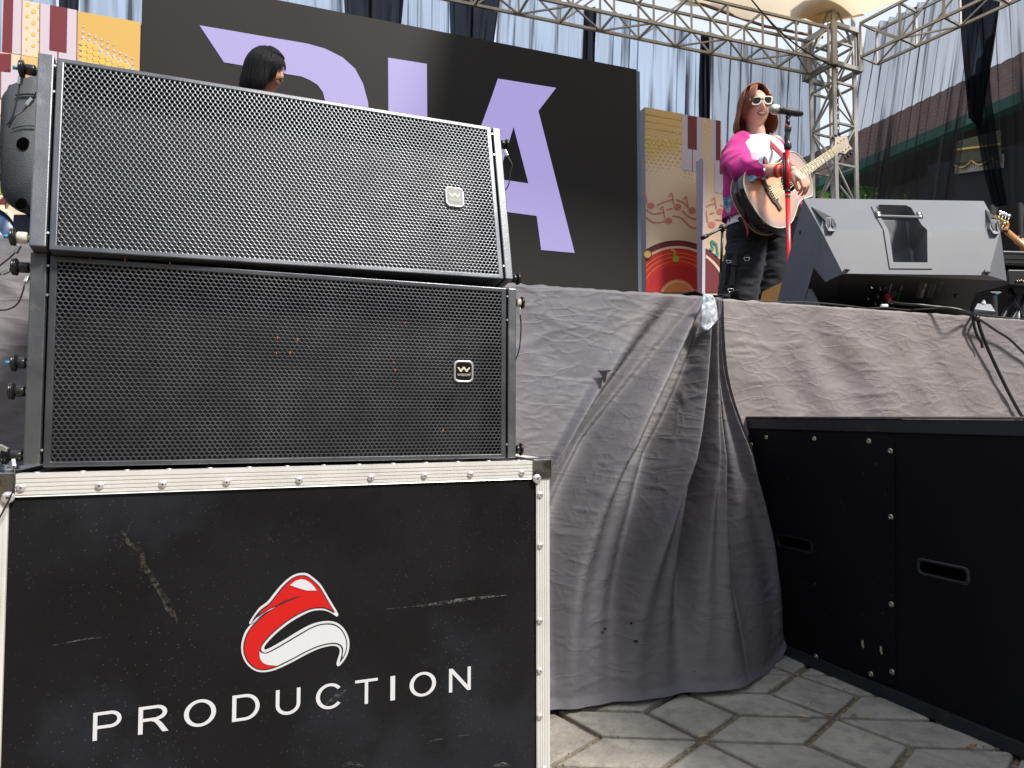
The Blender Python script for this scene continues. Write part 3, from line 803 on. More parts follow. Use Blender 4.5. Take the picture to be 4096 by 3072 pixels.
# depth rails along the top sides
for a in (0.0012, uL - .0012):
    m = MB(); s = 1 if a > -.5 else -1
    bar(m, FC.w(a - s*.0125, .0004, -cb), FC.w(a - s*.0125, .0004, -Dc + .002), .025, .004); m.build('edge_rail', M_alu, case)
    m = MB(); bar(m, FC.w(a, -.0135, -cb), FC.w(a, -.0135, -Dc + .002), .003, .024); m.build('edge_rail', M_alu, case)
def top_rivets():
    for k in range(14):
        m = MB(); u = uL + .05 + k * (abs(uL) - .10) / 13
        o = FC.w(u, .0002, -.012); lathe(m, [(.0045, 0), (.004, .0010), (.002, .0016), (.0003, .0017)], o, V((0, 0, 1)), 14); m.build('rivet', M_rivet, top)
top_rivets()
for (u, s) in ((0, 1), (uL, -1)):
    m = MB()
    lp = [(u + s*.0030, .0030), (u - s*cb, .0030), (u - s*cb, -RB*.9), (u - s*(cb - .008), -RB - .004), (u - s*.020, -cb), (u + s*.0030, -cb)]
    lp = lp if s > 0 else lp[::-1]
    prism(m, [FC.w(a, b, .0038) for a, b in lp], -FC.n * .040)
    cbk = m.build('corner_bracket', M_chromeb, case, bevel=.003, seg=3)
    rivet(cbk, u - s*.0265*K, -RB + .0005, .0038, .0088*K)
    m = MB(); m.add([FC.w(u + s*.003, -Hc - .003, .0038)] , []); m = MB()
    lp = [(u + s*.003, -Hc - .003), (u + s*.003, -Hc + cb), (u - s*.02, -Hc + cb), (u - s*cb, -Hc + RB), (u - s*cb, -Hc - .003)]
    lp = lp if s > 0 else lp[::-1]
    prism(m, [FC.w(a, b, .0038) for a, b in lp], -FC.n * .040); m.build('corner_bracket', M_chromeb, case, bevel=.003)
# emblem and word
M_red = mat('emblem_red', (.46, .003, .003), .42)
M_white = mat('emblem_white', (.52, .53, .56), .45)
M_blk = mat('emblem_black', (.018, .014, .022), .5)
ze = lambda a, b: FC.px(850 + a / 2.5523, 2200 + b / 2.5523)
def decal(loops, off, mi, mbx, k=5, sm=True):
    lps = [[ze(*p) for p in (smoothloop(lp, k) if sm else lp)] for lp in loops]
    flat2d(mbx, curve_mesh(lps), lambda u, v: FC.w(u, v, off), mi)
O = -.0025
m = MB()
hat_out = [(920, 236), (975, 245), (1050, 300), (1110, 360), (1165, 450), (1230, 560), (1283, 650), (1280, 678), (1262, 680), (1215, 648), (1150, 622), (1080, 618), (1000, 632), (900, 680), (790, 745), (680, 830), (600, 905), (540, 975), (528, 1010), (545, 1020),
           (620, 985), (740, 915), (870, 835), (990, 770), (1090, 738), (1190, 728), (1270, 745), (1340, 800), (1385, 880), (1400, 960), (1390, 1040), (1360, 1110), (1310, 1175), (1285, 1190), (1268, 1175), (1275, 1130), (1298, 1060), (1295, 1010), (1260, 985), (1190, 985), (1080, 1015), (960, 1070), (840, 1135), (720, 1195), (620, 1235), (520, 1252), (430, 1235), (350, 1170), (305, 1085), (292, 1000), (305, 910), (345, 815), (400, 755), (382, 762), (376, 740), (420, 670), (480, 590), (560, 530), (620, 455), (700, 360), (790, 280), (860, 245)]
# white outline as one sheet, black keyline, then colours
decal([hat_out], O + .0008, 1, m, 3)
body_in = [(920, 258), (970, 268), (1035, 315), (1095, 375), (1150, 465), (1205, 560), (1250, 640), (1200, 622), (1150, 600), (1080, 596), (995, 610), (890, 655), (775, 725), (665, 810), (580, 890), (510, 975), (498, 1020), (520, 1048), (560, 1045),
           (640, 1005), (760, 935), (885, 860), (1000, 795), (1095, 760), (1190, 750), (1260, 766), (1320, 812), (1362, 888), (1377, 962), (1368, 1035), (1340, 1100), (1300, 1150), (1320, 1070), (1318, 1000), (1275, 963), (1190, 962), (1075, 992), (950, 1048), (830, 1112), (712, 1172), (615, 1212), (520, 1229), (440, 1213), (368, 1155), (325, 1075), (314, 1000), (326, 918), (362, 832), (420, 755), (500, 680), (480, 690), (410, 725), (440, 670), (498, 606), (576, 548), (640, 470), (715, 375), (800, 298), (865, 265)]
decal([body_in], O + .0014, 2, m, 3)
red = [(920, 268), (968, 278), (1030, 325), (1088, 385), (1142, 475), (1195, 560), (1225, 612), (1150, 588), (1080, 584), (990, 600), (885, 645), (770, 715), (660, 800), (572, 880), (500, 968), (486, 1020), (480, 1060), (484, 1105), (510, 1150), (560, 1175), (620, 1180), (680, 1182), (610, 1202), (520, 1218), (446, 1203), (378, 1148), (336, 1072), (325, 1000), (338, 922), (373, 838), (430, 765), (510, 685), (600, 615), (520, 640), (478, 660), (500, 625), (580, 560), (650, 480), (725, 385), (805, 308), (868, 275)]
decal([red], O + .0020, 0, m, 3)
white = [(482, 1035), (500, 1050), (530, 1058), (566, 1052), (645, 1015), (765, 945), (890, 870), (1003, 805), (1097, 770), (1188, 762), (1255, 777), (1312, 820), (1352, 892), (1366, 962), (1357, 1030), (1328, 1095), (1332, 1000), (1280, 952), (1188, 950), (1070, 980), (945, 1036), (825, 1100), (705, 1160), (660, 1180), (620, 1178), (560, 1172), (512, 1148), (486, 1105), (480, 1060)]
decal([white], O + .0026, 1, m, 3)
decal([[(790, 360), (840, 318), (900, 297), (950, 305), (1000, 335), (1040, 380), (1065, 414), (960, 413), (880, 390)]], O + .0026, 1, m, sm=False)
decal([[(905, 468), (830, 485), (730, 520), (660, 560), (600, 590), (480, 660), (385, 745), (470, 695), (560, 622), (650, 580), (760, 525), (840, 495)]], O + .0026, 2, m, sm=False)
decal([[(645, 580), (590, 602), (520, 648), (450, 692), (395, 750), (430, 730), (480, 680), (540, 638), (600, 605)]], O + .0030, 1, m, sm=False)
m.build('emblem', [M_red, M_white, M_blk], case)
# PRODUCTION: fitted between its measured ends on the case plane
def arc(cx, cy, rx, ry, a0, a1, n=16):
    return [(cx + rx*math.cos(R(a0 + (a1-a0)*k/n)), cy + ry*math.sin(R(a0 + (a1-a0)*k/n))) for k in range(n+1)]
def glyph(ch):
    s, h = .15, .115
    if ch == 'I': L_ = [[(0, 0), (1, 0), (1, 1), (0, 1)]]
    if ch == 'T': L_ = [[(.5-s/2, 0), (.5+s/2, 0), (.5+s/2, 1-h), (1, 1-h), (1, 1), (0, 1), (0, 1-h), (.5-s/2, 1-h)]]
    if ch == 'N': L_ = [[(0, 0), (s, 0), (s, .78), (.84, 0), (1, 0), (1, 1), (1-s, 1), (1-s, .22), (.16, 1), (0, 1)]]
    if ch == 'O': L_ = [arc(.5, .5, .5, .51, 0, 357, 40), arc(.5, .5, .5-s, .51-h, 0, 357, 40)]
    if ch == 'D': L_ = [[(0, 0), (.48, 0)] + arc(.48, .5, .52, .5, -88, 88) + [(.48, 1), (0, 1)], [(s, h), (.46, h)] + arc(.46, .5, .54-s, .5-h, -88, 88) + [(.46, 1-h), (s, 1-h)]]
    if ch == 'P': L_ = [[(0, 0), (s, 0), (s, .40), (.62, .40)] + arc(.62, .70, .38, .30, -88, 88) + [(.62, 1), (0, 1)], [(s, .40+h), (.60, .40+h)] + arc(.60, .70, .40-s, .30-h, -88, 88) + [(.60, 1-h), (s, 1-h)]]
    if ch == 'R': L_ = [[(0, 0), (s, 0), (s, .44), (.42, .44), (.52, .40), (.62, .28), (.80, 0), (1, 0), (.78, .33), (.66, .45)] + arc(.60, .73, .34, .27, -75, 88) + [(.60, 1), (0, 1)], [(s, .44+h), (.58, .44+h)] + arc(.58, .73, .36-s, .27-h, -70, 88) + [(.58, 1-h), (s, 1-h)]]
    if ch == 'U': L_ = [[(0, 1), (s, 1), (s, .42)] + arc(.5, .40, .5-s, .40-h, 180, 360) + [(1-s, 1), (1, 1), (1, .40)] + arc(.5, .40, .5, .41, 0, -180)]
    if ch == 'C': L_ = [arc(.52, .5, .52, .51, 38, 322, 34) + [(.80, .26)] + arc(.52, .5, .52-s, .51-h, 322, 38, 34)]
    return curve_mesh(L_)
letters = 'PRODUCTION'
ends = [(355, 465), (530, 648), (706, 830), (892, 998), (1060, 1155), (1215, 1317), (1366, 1453), (1502, 1520), (1576, 1678), (1728, 1812)]
bot = [FC.px(*z6(355, 1218)), FC.px(*z6(1812, 1020))]; topp = [FC.px(*z6(355, 1110)), FC.px(*z6(1812, 932))]
for ch, (x0, x1) in zip(letters, ends):
    m = MB()
    f0 = (x0 - 355) / (1812 - 355); f1 = (x1 - 355) / (1812 - 355)
    pb0 = FC.px(*z6(x0, 1218 + (1020-1218)*f0)); pb1 = FC.px(*z6(x1, 1218 + (1020-1218)*f1))
    vs, fs = glyph(ch); ax0, ax1, ay0, ay1 = 0, 1, 0, 1
    H = (topp[0][1] - bot[0][1])
    vb = bot[0][1] + (bot[1][1] - bot[0][1]) * (pb0[0] - bot[0][0]) / (bot[1][0] - bot[0][0])
    flat2d(m, (vs, fs), lambda a, b: FC.w(pb0[0] + a*(pb1[0]-pb0[0]), vb + b*H, O + .0010))
    m.build('letter', M_white, case)
# scuffs and scratches
M_scuff = mat('scuff_pale', (.16, .16, .17), .7, var=(90, 1, (.02, .02, .024), .42, .6), stretch=(1, 1, 3))
M_scuffb = mat('scuff_tan', (.060, .053, .042), .8, var=(55, 1, (.010, .010, .011), .42, .58))
for mm_ in (M_scuff, M_scuffb):        # rubbed dust: broken up by fine grain
    N_, L_ = mm_.node_tree.nodes, mm_.node_tree.links; tc_ = N_.new('ShaderNodeTexCoord'); nn_ = N_.new('ShaderNodeTexNoise'); nn_.inputs['Scale'].default_value = 130; nn_.inputs['Detail'].default_value = 8; nn_.inputs['Roughness'].default_value = .8
    L_.new(tc_.outputs['Object'], nn_.inputs[0]); mr_ = N_.new('ShaderNodeMapRange'); mr_.inputs[1].default_value = .44; mr_.inputs[2].default_value = .64; L_.new(nn_.outputs[0], mr_.inputs[0]); L_.new(mr_.outputs[0], N_['Principled BSDF'].inputs['Alpha'])
def streak(pts, w, mi, j=0):
    m = MB()
    L_ = []; R_ = []
    for k, (x, y) in enumerate(pts):
        x2, y2 = pts[min(k+1, len(pts)-1)]; x1, y1 = pts[max(k-1, 0)]; d = V((x2-x1, y2-y1)).normalized()
        ww = w[k] + .8 * nz(x * .1, y * .1, j)
        L_.append((x - d.y*ww, y + d.x*ww)); R_.append((x + d.y*ww, y - d.x*ww))
    flat2d(m, curve_mesh([[FC.px(*z6(*p)) for p in L_ + R_[::-1]]]), lambda u, v: FC.w(u, v, O + .0006), 0)
    m.build('scratch', M_scuffb if mi else M_scuff, case)
streak([(1460, 712), (1600, 698), (1690, 688), (1780, 674), (1880, 662), (1960, 655)], [.5, 2, 6, 7, 4, .5], 0)
streak([(200, 850), (300, 830), (350, 822), (420, 818)], [.5, 2.5, 2.5, .5], 0, 3)
streak([(1640, 1222), (1720, 1205), (1810, 1193)], [.5, 1.2, .5], 0, 4)
streak([(436, 522), (480, 430), (525, 330)], [.6, .9, .6], 1, 5)
streak([(465, 400), (490, 450), (545, 490), (550, 540), (585, 590), (620, 650), (650, 700), (680, 760)], [3, 9, 9, 12, 13, 10, 18, 3], 1, 6)
streak([(1250, 1080), (1290, 1050), (1330, 1020)], [2, 9, 3], 0, 7)
streak([(1320, 1315), (1350, 1300), (1400, 1312)], [5, 9, 4], 0, 8)
streak([(1900, 1312), (1940, 1306), (1960, 1312)], [4, 8, 4], 0, 8)
# piece of silver tape / blue cloth tucked at the left end
mb = MB()
def rag(u, v):
    p = FC.wp(-60 + 85 * u * (1 - .3 * v), 1815 + 85 * v, -.04 - .03 * u); return p + V((0, 0, .006 * math.sin(u * 7 + v * 4)))
grid(mb, rag, 10, 8, uv=False); o = mb.build('crumpled_foil', mat('foil_blue', (.42, .50, .58), .35, .5, bump=(60, .6)))
tag(o, 'crumpled bluish foil scrap at the left end of the flight case', 'foil')

# ------------------------------------------------------------------ bass cabinet at the right
sub_c = PZ(3129, 2615, 0.0)
SP = Plane(sub_c, (.417, -1, 0))
uC = SP.px(2938, 1668)[0]; ZT = SP.w(*SP.px(2944, 1672)).z
Ls = 1.50
M_subp = mat('textured_black_paint', (.0040, .0040, .0052), .55, bump=(260, .9, 5, .0015), spec=.12, var=(2.5, .6, (.009, .010, .016), .4, .7), var2=(320, .8, (.07, .068, .062), .70, .74))
specks(M_subp, 60, .17, .62, (.10, .10, .095))
M_subr = mat('cabinet_edge', (.012, .014, .022), .45, var=(30, 1, (.06, .045, .04), .60, .7), bump=(120, .4))
sub = thing('bass_cabinet', 'large black textured bass speaker cabinet on the paving at the right', 'speaker cabinet', tuple(SP.w(uC + Ls/2, 0, -.3)), math.atan2(-1, .417))
m = MB(); zb = .012
prism(m, [SP.w(uC + .004, zb, -.004), SP.w(uC + Ls, zb, -.004), SP.w(uC + Ls, ZT - .006, -.004), SP.w(uC + .004, ZT - .006, -.004)], -SP.n * .62)
body = m.build('body', M_subp, sub)
def handle(px0, py0, px1, py1):
    u0, v1 = SP.px(px0, py0); u1, v0 = SP.px(px1, py1); h = (v1 - v0)
    lp = rrect(u1 - u0, abs(h), abs(h) * .42, 6, ((u0+u1)/2, (v0+v1)/2))
    m = MB(); prism(m, [SP.w(a, b, .02) for a, b in lp], -SP.n * .075)
    return m.build('cutter', M_subp)
za = lambda a, b: (2000 + a / 1.0553, 1600 + b / 1.0553)
cut(body, handle(*za(1172, 572), *za(1308, 640))); cut(body, handle(*za(1768, 682), *za(1962, 768)))
for (a, b, c, d) in ((1172, 572, 1308, 640), (1768, 682, 1962, 768)):
    u0, v1 = SP.px(*za(a, b)); u1, v0 = SP.px(*za(c, d)); h = v1 - v0; cc = ((u0+u1)/2, (v0+v1)/2)
    lo, li = rrect(u1-u0+.016, h+.016, h*.5, 6, cc), rrect(u1-u0, h, h*.42, 6, cc); m = MB()
    loft(m, [[SP.w(p, q, -.004) for p, q in lo], [SP.w(p, q, .0005) for p, q in rrect(u1-u0+.006, h+.006, h*.46, 6, cc)], [SP.w(p, q, -.012) for p, q in li]], cap=False)
    m.build('handle_cup', mat('handle_plastic', (.010, .013, .020), .4), sub)
# panel, screws, rails
pl = [za(*q) for q in [(1045, 150), (1060, 133), (1350, 140), (1640, 154), (1662, 172), (1664, 600), (1668, 1190), (1655, 1208), (1600, 1194), (1300, 1102), (1150, 1058), (1050, 1028)]]
m = MB(); lp = [SP.px(*q) for q in pl]; ctr = np.mean(lp, axis=0)
inn = [(ctr[0] + (a-ctr[0])*.985, ctr[1] + (b-ctr[1])*.985) for a, b in lp]
prism(m, [SP.w(a, b, -.0008) for a, b in lp][::-1], -SP.n * .002)
pn = m.build('access_panel', M_subp, sub); cut(pn, handle(*za(1160, 560), *za(1320, 652))); bv = pn.modifiers.new('b', 'BEVEL'); bv.width = .001; bv.limit_method = 'ANGLE'
M_brass = mat('screw_brassy', (.38, .36, .28), .35, .8)
for a, b in [(1123, 158), (1326, 164), (1556, 174), (1060, 188), (1647, 215), (1649, 494), (1651, 863), (1654, 1148), (1565, 1157), (1333, 1083)]:
    m = MB(); u, v = SP.px(*za(a, b)); o = SP.w(u, v, -.0008)
    lathe(m, [(.0068, 0), (.0066, .001), (.0045, .0024), (.0026, .0028), (.0024, .0012), (.0002, .0012)], o, SP.n, 16); m.build('screw', M_brass, sub)
M_chip = mat('bare_wood_chip', (.34, .32, .24), .8)
for (a, b) in ((1531, 1030), (1609, 1056)):
    m = MB(); u, v = SP.px(*za(a, b)); m.add([SP.w(u + p, v + q, -.0002) for p, q in ((-.003, .008), (.001, .010), (.003, .004), (.002, 0), (.004, -.008), (0, -.010), (-.004, -.002))], [(0, 6, 5, 4, 3, 2, 1)])
    m.build('chip', M_chip, sub)
m = MB(); bar(m, SP.w(uC - .004, ZT - .0155, -.012), SP.w(uC + Ls, ZT - .0155, -.012), .026, .031); m.build('edge_strip', M_subr, sub, bevel=.002)
m = MB(); bar(m, SP.w(uC + .006, zb + .02, -.010), SP.w(uC + .006, ZT - .033, -.010), .026, .020, up=SP.n); m.build('edge_strip', M_subr, sub, bevel=.002)
m = MB(); bar(m, SP.w(uC - .004, .014, -.010), SP.w(uC + Ls, .014, -.010), .030, .028); m.build('edge_strip', M_subr, sub, bevel=.002)
m = MB(); lp = [SP.w(uC - .006, ZT + .001, .004), SP.w(uC + Ls, ZT + .001, .004), SP.w(uC + Ls, ZT + .001, -.62), SP.w(uC - .006, ZT + .001, -.62)]
prism(m, lp, V((0, 0, .004))); m.build('lid', mat('lid_pale_edge', (.12, .10, .09), .6, var=(20, 1, (.05, .04, .04), .4, .6)), sub)  # lid is paler and browner than the cabinet
# ------------------------------------------------------------------ added unseen trees behind the camera, put there to darken low reflections
M_wood = mat('added_foliage', (.030, .042, .018), .9, var=(1.2, .9, (.055, .07, .03), .4, .6))
mb = MB()
def wood(u, v):
    a = R(100 + 250 * u - 15); r = 13 + 1.6 * nz(u * 14, v * 3); h = (6.0 + 2.2 * nz(u * 9, 2)) * v
    return V((math.cos(a) * r + .8 * nz(u * 40, v * 6, 3), math.sin(a) * r * .9 + .8 * nz(u * 40, v * 6, 8), h + .5 * nz(u * 50, v * 8, 1) * v))
a0 = lambda u: R(165 + 210 * u)
def wood2(u, v):
    a = a0(u); r = 12 + 1.6 * nz(u * 14, v * 3); h = (5.2 + 1.8 * nz(u * 9, 2)) * v
    return V((math.cos(a) * r + .8 * nz(u * 40, v * 6, 3), math.sin(a) * r, h + .6 * nz(u * 50, v * 8, 1) * v + .4 * nz(u * 90, 5, 5) * v))
grid(mb, wood2, 260, 26, smooth=False, uv=False)
tag(mb.build('added_tree_belt', M_wood), 'added unseen belt of dark trees behind the viewpoint, there to darken reflections', 'woodland', kind='stuff')

# ------------------------------------------------------------------ LED wall
LP_ = PY(2546, 278, 5.8)
LW = Plane(LP_, (1, .36, 0))
u0, _ = LW.px(561, 300); uvt = 0.0
vtop = 0.0; vbot = STAGE_Z - LP_.z + .02
M_led = mat('led_screen_dark', (.020, .0175, .0155), .65, spec=.2, bump=(700, .15), var=(.8, .6, (.015, .0145, .015), .4, .7))
M_lilac = mat('led_lilac', (.07, .06, .08), .6, emit=((.50, .42, .88), .43))
M_ledside = mat('led_frame', (.10, .13, .16), .5)
led = thing('led_screen', 'big dark LED wall showing the lilac letters D I A', 'led screen', tuple(LW.w(u0/2, vbot, -.06)), math.atan(.36))
m = MB(); prism(m, [LW.w(a, b, 0) for a, b in ((u0, vbot), (0, vbot), (0, vtop), (u0, vtop))], -LW.n * .09); m.build('panel', M_led, led)
nx = 7
seam = mat('led_seam', (.038, .034, .031), .6)
m = MB(); prism(m, [LW.w(a, b, -.004) for a, b in ((.0, vbot), (.035, vbot), (.035, vtop - .01), (.0, vtop - .01))], -LW.n * .08); m.build('side_frame', M_ledside, led)
LPx = lambda lst: [LW.px(*q) for q in lst]
Dl = [LPx([(798, 102), (940, 126), (1078, 150), (1160, 163), (1229, 175), (1300, 195), (1370, 230), (1420, 275), (1452, 335), (1472, 410), (1480, 500), (1478, 640), (1455, 750), (1400, 840), (1320, 885), (1200, 900), (980, 870), (980, 560), (1130, 580), (1130, 735), (1200, 742), (1255, 725), (1290, 680), (1305, 600), (1308, 500), (1304, 420), (1292, 370), (1270, 340), (1241, 322), (1207, 307), (1148, 297), (972, 263), (896, 250)])]
Il = [LPx([(1552, 231), (1707, 256), (1712, 940), (1556, 918)])]
Al = [LPx([(1991, 315), (2224, 352), (2153, 444), (2298, 1012), (2164, 1000), (2146, 864), (1950, 838), (1905, 968), (1760, 948), (1962, 400)]), LPx([(2054, 508), (2113, 734), (1990, 716)])]
for ch, lp in (('letter_d', Dl), ('letter_i', Il), ('letter_a', Al)):
    m = MB(); flat2d(m, curve_mesh(lp), lambda u, v: LW.w(u, v, .003)); m.build('letter', M_lilac, led)

# ------------------------------------------------------------------ printed boards
C_beige = srgb(236, 205, 170); C_yel = srgb(222, 178, 88); C_yel2 = srgb(226, 190, 120); C_lil = srgb(214, 200, 212); C_mar = srgb(120, 28, 40); C_pink = srgb(222, 130, 118)
P_ = lambda n, c: mat('print_' + n, tuple(k * .74 for k in c), .6)
PM = [P_('beige', C_beige), P_('yellow', C_yel), P_('lilac', C_lil), P_('maroon', C_mar), P_('pink', C_pink), P_('red', srgb(205, 30, 30)), P_('bright_red', srgb(225, 42, 22)), P_('dark', srgb(75, 22, 28)),
      P_('cream', srgb(240, 214, 182)), P_('orange', srgb(240, 150, 90)), P_('teal', srgb(60, 160, 150)), P_('green', srgb(170, 200, 50)), P_('tan', srgb(232, 192, 120)), P_('edge', srgb(190, 185, 205)), P_('dot', srgb(238, 196, 96)), P_('pale', srgb(234, 214, 190))]
class Art:
    def __init__(s, pl, conv): s.p = pl; s.c = conv; s.m = MB(); s.n = 1
    def poly(s, lst, mi, layer=None, uv=False):
        lp = [s.p.px(*s.c(*q)) for q in lst] if not uv else lst
        flat2d(s.m, curve_mesh([lp]), lambda u, v: s.p.w(u, v, .0015 * (layer or 1)), mi)
    def polyset(s, loops, mi, layer):
        flat2d(s.m, curve_mesh(loops), lambda u, v: s.p.w(u, v, .0015 * layer), mi)
BP = Plane(PY(2580, 428, 5.95), (1, .37, 0))
zb_ = lambda a, b: (2500 + a / 2.074, 400 + b / 2.074)
board = thing('printed_board', 'printed backdrop board with piano keys, notes and a red record, right of the LED wall', 'backdrop board', tuple(BP.w(.4, STAGE_Z - BP.o.z, -.03)), math.atan(.37), 'printed backdrop boards')
vb = STAGE_Z - BP.o.z + .01
def boardpanel(pl, lst, thick, mi, root, name='panel'):
    m = MB(); lp = [pl.px(*q) for q in lst]; prism(m, [pl.w(a, b, 0) for a, b in lp], -pl.n * thick, 0, 1); return m.build(name, [PM[mi], PM[13]], root)
ur = BP.px(2885, 500)[0]; vr = BP.px(2883, 484)[1]; vl = BP.px(2580, 428)[1]
m = MB(); prism(m, [BP.w(0, vb), BP.w(ur, vb), BP.w(ur, vr), BP.w(0, vl)], -BP.n * .09, 0, 1); m.build('panel', [PM[8], PM[13]], board)
A = Art(BP, zb_)
# tan sky area fading into beige: bands
for k in range(6):
    y0, y1 = 62 + k * 55, 62 + (k + 1) * 55
    if k < 4: A.poly([(167, y0 + 0), (472, y0 + 52), (472, y1 + 60), (167, y1 + 8)], 12 if k < 4 else 0, 1)
A.polyset([[BP.px(*zb_(*q)) for q in [(472, 118), (640, 148), (640, 605), (472, 580)]]], 2, 2)
A.polyset([[BP.px(*zb_(*q)) for q in [(518, 128), (594, 141), (594, 415), (518, 404)]]], 3, 3)
A.polyset([[BP.px(*zb_(*q)) for q in [(554, 409), (559, 410), (559, 592), (554, 591)]]], 3, 3)
A.polyset([[BP.px(*zb_(*q)) for q in [(638, 150), (714, 163), (714, 500), (638, 490)]]], 0, 2)
A.polyset([[BP.px(*zb_(*q)) for q in [(714, 163), (752, 168), (752, 500), (714, 500)]]], 2, 2)
A.polyset([[BP.px(*zb_(*q)) for q in [(752, 168), (790, 174), (790, 500), (752, 500)]]], 3, 2)
def dot(A, x, y, r, mi, layer, n=12, sx=1.0):
    lp = [A.p.px(*A.c(x + r * sx * math.cos(2*math.pi*k/n), y + r * math.sin(2*math.pi*k/n))) for k in range(n)]
    A.m.add([A.p.w(u, v, .0015 * layer) for u, v in lp], [tuple(range(n))[::-1]], mi)
for j in range(14):
    for i in range(8):
        x = 178 + i * 30 * 1.33 + (20 if j % 2 else 0); y = 375 + j * 33 + (x - 178) * .13
        if x > 468: continue
        f = 1 - max(0, (y - 470 + (x - 178) * .2)) / 270.
        r = 18 * max(.12, min(1, f)); 
        if y > 760: continue
        dot(A, x, y - 60, r * (1 if y > 330 else .9), 14, 3)
for j in range(9):
    for i in range(9):
        x = 190 + i * 30; y = 150 + j * 34 + (x % 60) * .4 + (x-190)*.1
        if x > 462 or (x - 170) * .75 + (y - 130) < 190 or y > 372: continue
        dot(A, x, y, 4 + 6 * min(1, ((x - 170) * .75 + (y - 130) - 190) / 170), 15, 3, 4)
for j in range(6):
    dot(A, 664, 208 + j * 40, 10 - j * 1.2, 14, 3, 10); dot(A, 692, 180 + j * 44, 9 - j, 14, 3, 10)
for q in range(6): dot(A, 498 + 28 * (q % 3), 600 + (q // 3) * 36 + 8 * (q % 3), 8 - 2 * (q // 3), 14, 1 + 1, 10)
def band(A, pts, w, mi, layer, k=5, lim=None):
    P_ = smoothloop(pts, k, False); L_, R_ = [], []
    for i, (x, y) in enumerate(P_):
        x2, y2 = P_[min(i+1, len(P_)-1)]; x1, y1 = P_[max(i-1, 0)]; d = V((x2-x1, y2-y1)); d.normalize()
        ww = w if not isinstance(w, tuple) else w[0] + (w[1]-w[0]) * i / len(P_)
        L_.append((x - d.y*ww, y + d.x*ww)); R_.append((x + d.y*ww, y - d.x*ww))
    n = len(P_); vs = [A.p.w(*A.p.px(*A.c(*q)), .0015 * layer) for q in L_ + R_]
    A.m.add(vs, [(i, i+1, n+i+1, n+i) for i in range(n-1)], mi)
for pts in ([(168, 905), (230, 945), (300, 935), (318, 930)], [(262, 875), (330, 845), (385, 828), (400, 826)], [(345, 910), (395, 898)], [(425, 828), (480, 850), (520, 890)], [(168, 965), (230, 1015), (300, 1015), (330, 1000)],
            [(390, 965), (450, 970), (500, 1010), (550, 1055), (625, 1065)], [(475, 915), (530, 970), (600, 990), (625, 985)], [(600, 925), (632, 905)]):
    band(A, pts, 5.5, 4, 2)
def note(A, x, y, s=1.0, mi=4, L=2):
    dot(A, x, y, 27*s, mi, L, 16, 1.15); band(A, [(x-32*s, y-20*s), (x-40*s, y-70*s), (x-48*s, y-118*s)], 5*s, mi, L); band(A, [(x-48*s, y-118*s), (x-66*s, y-100*s), (x-72*s, y-88*s)], 5*s, mi, L)
note(A, 214, 878); note(A, 435, 888); note(A, 555, 918); note(A, 360, 1002)
# record: concentric discs cut by the board edges
cx_, cy_ = 430, 1640
def disc(A, r, mi, layer, x0, x1, y1=1598, ry=1.0, c=(cx_, cy_)):
    L_ = []
    for k in range(61):
        t = math.pi * k / 60; x = c[0] - r * math.cos(t); y = c[1] - r * ry * math.sin(t)
        L_.append((min(max(x, x0), x1), y))
    out = [(p[0], min(p[1], y1)) for p in L_]
    # clip columns outside
    pts = [(x, y) for (x, y) in out]
    pts = [p for i, p in enumerate(pts) if i == 0 or p != pts[i-1]]
    if pts[0][0] <= x0 + 1e-6: pts = [(x0, y1)] + [p for p in pts if p[0] > x0 or True]
    lp = [A.p.px(*A.c(*q)) for q in [(max(x0, c[0]-r), y1)] + pts + [(min(x1, c[0]+r), y1)]]
    A.m.add([A.p.w(u, v, .0015 * layer) for u, v in lp], [tuple(range(len(lp)))], mi)
def clipdisc(A, r, mi, layer, x0, x1, c=(cx_, cy_)):
    xs = [x0 + (x1 - x0) * k / 60 for k in range(61)]; xs = [x for x in xs if abs(x - c[0]) < r]
    up_ = [(x, c[1] - math.sqrt(r*r - (x-c[0])**2)) for x in xs]; up_ = [p for p in up_ if p[1] < 1598]
    if len(up_) < 2: return
    lp = [A.p.px(*A.c(*q)) for q in [(up_[0][0], 1598)] + up_ + [(up_[-1][0], 1598)]]
    A.m.add([A.p.w(u, v, .0015 * layer) for u, v in lp], [tuple(range(len(lp)))], mi)
X0, X1 = 168, 632
for L_, (r, mi) in enumerate([(475, 7), (462, 3), (428, 8), (408, 5), (395, 6), (372, 9), (367, 6), (340, 9), (335, 6), (305, 9), (300, 6), (265, 5), (150, 9), (136, 8), (128, 9), (40, 7)]):
    clipdisc(A, r, mi, 2 + L_ * .5, X0, X1)
dot(A, 180, 1290, 36, 3, 11, 14); dot(A, 178, 1284, 30, 14, 12, 14); dot(A, 412, 1322, 26, 11, 12, 14); band(A, [(400, 1310), (402, 1260), (372, 1248)], 7, 11, 12)
A.m.build('print', PM, board)
